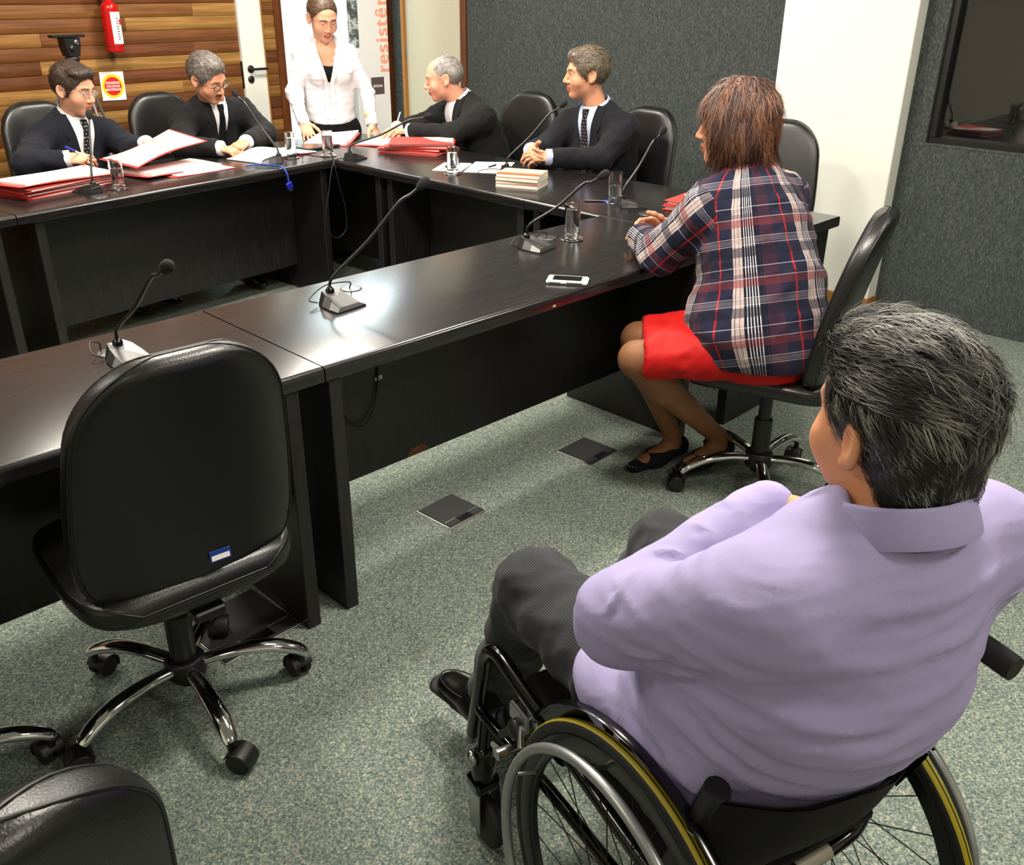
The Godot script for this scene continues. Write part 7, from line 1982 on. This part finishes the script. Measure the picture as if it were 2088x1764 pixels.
# ================================================================ the wheelchair
func build_wheelchair():
	var t := thing("wheelchair", "black rigid wheelchair with yellow-striped tyres carrying the man in lilac", "wheelchair", Vector3(-0.1818, 0, 1.3191))
	t.transform = frame(Vector3(-0.1818, 0, 1.3191), Vector3(0.27732, 0, -0.96077))
	# local: -z forward, x right
	var tyre_grey := mat(Color(0.04, 0.04, 0.042), 0.6)
	var yellow := mat(Color(0.62, 0.56, 0.035), 0.55)
	var rim_m := mat(Color(0.03, 0.03, 0.032), 0.3)
	var R := 0.30
	for s in [-1.0, 1.0]:
		var cam := 0.053
		# axis points outwards; the top leans in
		var ax := Vector3(s * cos(cam), sin(cam), 0)
		var c := Vector3(s * 0.224, R * cos(cam), 0)
		var w := Node3D.new(); w.name = "rear_wheel"; t.add_child(w, true)
		var ty := MB.new()
		ty.lathe(ring_prof(R - 0.013, 0.0130, 0.0115, 18), 72, c, ax)
		part("tyre", ty.mesh(), tyre_grey, w)
		for o in [-0.0062, 0.0062]:
			var st := MB.new(); var sp2 := []
			for q in 6:
				var oo: float = signf(o) * 0.0013 + lerpf(-0.5, 0.5, q / 5.0) * 0.0066 + signf(o) * 0.0033
				sp2.append(Vector2(R - 0.013 + 0.0136 * sqrt(maxf(0.0, 1.0 - pow(oo / 0.0119, 2))), oo))
			st.lathe(sp2, 72, c, ax)
			part("tyre_stripe", st.mesh(), yellow, w)
		var rm := MB.new()
		rm.lathe([Vector2(R - 0.052, -0.008), Vector2(R - 0.024, -0.010), Vector2(R - 0.021, -0.0095), Vector2(R - 0.021, 0.0095), Vector2(R - 0.024, 0.010), Vector2(R - 0.052, 0.008), Vector2(R - 0.055, 0.0), Vector2(R - 0.052, -0.008)], 72, c, ax)
		part("rim", rm.mesh(), rim_m, w)
		var hr := MB.new()
		hr.lathe(ring_prof(0.266, 0.0088, 0.0088, 14), 72, c + ax * 0.046, ax)
		part("hand_rim", hr.mesh(), mat(Color(0.60, 0.61, 0.61), 0.35, 0.75), w)
		var bs := Basis(); bs = hr.basis_of(ax)
		for k in 6:
			var a := TAU * k / 6 + 0.3
			var d := bs * Vector3(cos(a), 0, sin(a))
			var tabs := MB.new()
			tabs.tube([c + d * 0.252 + ax * 0.006, c + d * 0.262 + ax * 0.042], 0.004, 6)
			part("rim_tab", tabs.mesh(), M.steel, w)
		part("wheel_hub", lathe_mesh([Vector2(0, -0.045), Vector2(0.012, -0.045), Vector2(0.024, -0.034), Vector2(0.024, -0.030), Vector2(0.014, -0.026), Vector2(0.014, 0.018), Vector2(0.022, 0.022), Vector2(0.022, 0.026), Vector2(0.012, 0.030), Vector2(0.010, 0.045), Vector2(0, 0.045)], 24, c, ax), rim_m, w)
		for k in 24:
			var a := TAU * k / 24
			var a2 := a + (0.30 if k % 4 < 2 else -0.30)
			var o := -0.030 if k % 2 == 0 else 0.022
			var sp := MB.new()
			sp.tube([c + bs * Vector3(cos(a2), 0, sin(a2)) * 0.021 + ax * o, c + bs * Vector3(cos(a), 0, sin(a)) * 0.247], 0.0011, 5)
			var so := part("spoke", sp.mesh(), mat_spoke(), w)
		part("valve", tube_mesh([c + bs * Vector3(cos(2.2), 0, sin(2.2)) * 0.246, c + bs * Vector3(cos(2.2), 0, sin(2.2)) * 0.214], [0.0035, 0.004], 8), yellow if s < 0 else M.black_plastic, w)
		# side guard
		var sg := MB.new(); var rows := []
		for k in 15:
			var a := lerpf(0.45, 2.15, k / 14.0)
			var y := 0.30 + 0.325 * sin(a); var z := -0.325 * cos(a)
			var row := PackedVector3Array([Vector3(s * 0.198, maxf(y - 0.10, 0.40), z * 0.8), Vector3(s * 0.196, y - 0.01, z), Vector3(s * 0.202, y + 0.002, z), Vector3(s * 0.216, y - 0.002, z)])
			rows.append(row)
		sg.grid(rows, false, s > 0)
		part("side_guard", sg.mesh(), M.black_gloss, t)
		# frame side: seat rail, bend and front tube down to the caster
		var fr := MB.new()
		fr.tube(smooth_path([Vector3(s * 0.190, 0.395, 0.075), Vector3(s * 0.190, 0.42, -0.10), Vector3(s * 0.187, 0.455, -0.36), Vector3(s * 0.183, 0.460, -0.455), Vector3(s * 0.183, 0.425, -0.500), Vector3(s * 0.183, 0.33, -0.525), Vector3(s * 0.183, 0.18, -0.56)], 7), 0.0145, 12)
		fr.tube(smooth_path([Vector3(s * 0.183, 0.30, -0.53), Vector3(s * 0.185, 0.27, -0.50), Vector3(s * 0.188, 0.30, -0.25), Vector3(s * 0.190, 0.31, 0.0)], 6), 0.012, 10)
		part("side_frame", fr.mesh(), M.black_gloss, t)
		var ft := MB.new(); ft.tube(smooth_path([Vector3(s * 0.183, 0.19, -0.555), Vector3(s * 0.165, 0.12, -0.60), Vector3(s * 0.12, 0.105, -0.63)], 5), 0.011, 10)
		part("footrest_tube", ft.mesh(), M.black_gloss, t)
		# caster: housing, fork and small wheel
		var cs := Node3D.new(); cs.name = "front_caster"; t.add_child(cs, true)
		var cp := Vector3(s * 0.215, 0.0, -0.455)
		var ho := MB.new()
		ho.lathe([Vector2(0, 0.165), Vector2(0.022, 0.165), Vector2(0.024, 0.17), Vector2(0.024, 0.205), Vector2(0.019, 0.21), Vector2(0.019, 0.235), Vector2(0, 0.24)], 20, cp)
		ho.box(cp + Vector3(-0.028, 0.145, -0.026), cp + Vector3(0.028, 0.172, 0.026), 0.006)
		ho.tube([cp + Vector3(0, 0.225, 0), Vector3(s * 0.188, 0.262, -0.495)], 0.013, 10)
		part("housing", ho.mesh(), M.black_gloss, cs)
		part("knob", lathe_mesh([Vector2(0, 0), Vector2(0.017, 0), Vector2(0.018, 0.006), Vector2(0.012, 0.012), Vector2(0, 0.013)], 18, cp + Vector3(s * 0.020, 0.222, -0.004), Vector3(s, 0, 0)), M.steel, cs)
		var fk := MB.new()
		for q in [-1.0, 1.0]: fk.box(cp + Vector3(q * 0.024 - 0.0025, 0.045, -0.012), cp + Vector3(q * 0.024 + 0.0025, 0.150, 0.030), 0.002)
		fk.box(cp + Vector3(-0.0265, 0.138, -0.018), cp + Vector3(0.0265, 0.149, 0.020), 0.003)
		part("fork", fk.mesh(), M.steel, cs)
		part("caster_wheel", lathe_mesh([Vector2(0.0, -0.013), Vector2(0.035, -0.014), Vector2(0.052, -0.013), Vector2(0.0605, -0.008), Vector2(0.0625, 0), Vector2(0.0605, 0.008), Vector2(0.052, 0.013), Vector2(0.035, 0.014), Vector2(0.0, 0.013)], 32, cp + Vector3(0, 0.0625, 0.012), Vector3(1, 0, 0)), tyre_grey, cs)
		# backrest cane
		part("back_cane", tube_mesh(smooth_path([Vector3(s * 0.190, 0.38, 0.055), Vector3(s * 0.188, 0.52, 0.094), Vector3(s * 0.188, 0.72 if s > 0 else 0.665, 0.150 if s > 0 else 0.138)], 5), 0.0185, 12), M.black_plastic, t)
		if s > 0: part("push_handle", tube_mesh(smooth_path([Vector3(s * 0.195, 0.71, 0.147), Vector3(s * 0.197, 0.775, 0.162), Vector3(s * 0.197, 0.795, 0.185), Vector3(s * 0.197, 0.792, 0.262)], 6), [0.014, 0.0145, 0.015, 0.016, 0.017, 0.0175, 0.018, 0.018, 0.018, 0.018, 0.018, 0.018, 0.0185, 0.0185, 0.0185, 0.0185, 0.0185, 0.0185, 0.0175], 14), M.rubber, t)
		part("cane_ring", lathe_mesh([Vector2(0.0187, -0.003), Vector2(0.0200, -0.002), Vector2(0.0200, 0.002), Vector2(0.0187, 0.003)], 18, Vector3(s * 0.190, 0.575, 0.109), Vector3(0, 1, 0.28)), M.steel, t)
		# wheel lock
		var lk := MB.new()
		lk.box(Vector3(s * 0.205 - 0.004, 0.395, -0.365), Vector3(s * 0.205 + 0.004, 0.430, -0.305), 0.002)
		lk.tube([Vector3(s * 0.208, 0.40, -0.325), Vector3(s * 0.222, 0.375, -0.30)], 0.006, 8)
		part("brake_plate", lk.mesh(), M.steel, t)
		var lk2 := MB.new()
		lk2.ellipsoid(Vector3(s * 0.212, 0.385, -0.335), Vector3(0.014, 0.022, 0.022), 12, 8)
		lk2.tube([Vector3(s * 0.212, 0.38, -0.345), Vector3(s * 0.218, 0.345, -0.375)], 0.009, 8)
		part("brake_lever", lk2.mesh(), M.black_plastic, t)
		part("brake_stop", tube_mesh([Vector3(s * 0.205, 0.345, -0.335), Vector3(s * 0.252, 0.345, -0.335)], 0.011, 12), M.steel, t)
	# axle, seat sling, cushion, back sling
	part("axle_tube", tube_mesh([Vector3(-0.19, 0.30, 0.0), Vector3(0.19, 0.30, 0.0)], 0.017, 14), M.steel, t)
	var cr := MB.new(); cr.tube(smooth_path([Vector3(-0.187, 0.47, 0.083), Vector3(-0.172, 0.385, 0.105), Vector3(-0.10, 0.358, 0.115), Vector3(0.11, 0.362, 0.115), Vector3(0.172, 0.385, 0.112), Vector3(0.188, 0.45, 0.10), Vector3(0.188, 0.58, 0.125)], 6), 0.0135, 12)
	part("rear_bar", cr.mesh(), M.black_gloss, t)
	part("bar_sticker", tube_mesh([Vector3(0.03, 0.3595, 0.1153), Vector3(0.10, 0.3612, 0.1153)], 0.0139, 12), mat(Color(0.55, 0.52, 0.46), 0.5), t)
	part("seat_cushion", box_mesh(Vector3(-0.178, 0.405, -0.40), Vector3(0.178, 0.455, 0.14), 0.02), M.black_cloth, t)
	var sl := MB.new(); var rows := []; var rows2 := []
	for k in 9:
		var y := lerpf(0.40, 0.655, k / 8.0)
		var row := PackedVector3Array(); var row2 := PackedVector3Array()
		for q in 13:
			var x := lerpf(-0.200, 0.200, q / 12.0)
			var z := 0.055 + (y - 0.38) * 0.28 + 0.020 + 0.085 * (1.0 - pow(x / 0.2, 2)) * (0.35 + 0.65 * sin((y - 0.40) / 0.28 * PI * 0.6)) + 0.004 * sin(x * 40.0)
			row.append(Vector3(x, y, z)); row2.append(Vector3(x, y, z - 0.006))
		rows.append(row); rows2.append(row2)
	sl.grid(rows, false, false); sl.grid(rows2, false, true)
	part("back_sling", sl.mesh(), M.black_cloth, t)
	part("back_strap", box_mesh(Vector3(0.13, 0.60, 0.150), Vector3(0.19, 0.66, 0.156), 0.002), mat(Color(0.35, 0.08, 0.04), 0.8), t)
	part("footplate", box_mesh(Vector3(-0.135, 0.108, -0.72), Vector3(0.135, 0.118, -0.58), 0.003), M.black_plastic, t)
	part("calf_strap", box_mesh(Vector3(-0.18, 0.24, -0.545), Vector3(0.18, 0.29, -0.540), 0.002), M.black_cloth, t)
var spoke_m: StandardMaterial3D
func mat_spoke() -> StandardMaterial3D:
	if spoke_m == null: spoke_m = mat(Color(0.16, 0.13, 0.10), 0.35, 0.8)
	return spoke_m
func ring_prof(r: float, rr: float, rx: float, n: int) -> Array:
	var o := []
	for k in n + 1:
		var a := -PI + TAU * k / n
		o.append(Vector2(r + rr * cos(a), rx * sin(a)))
	return o
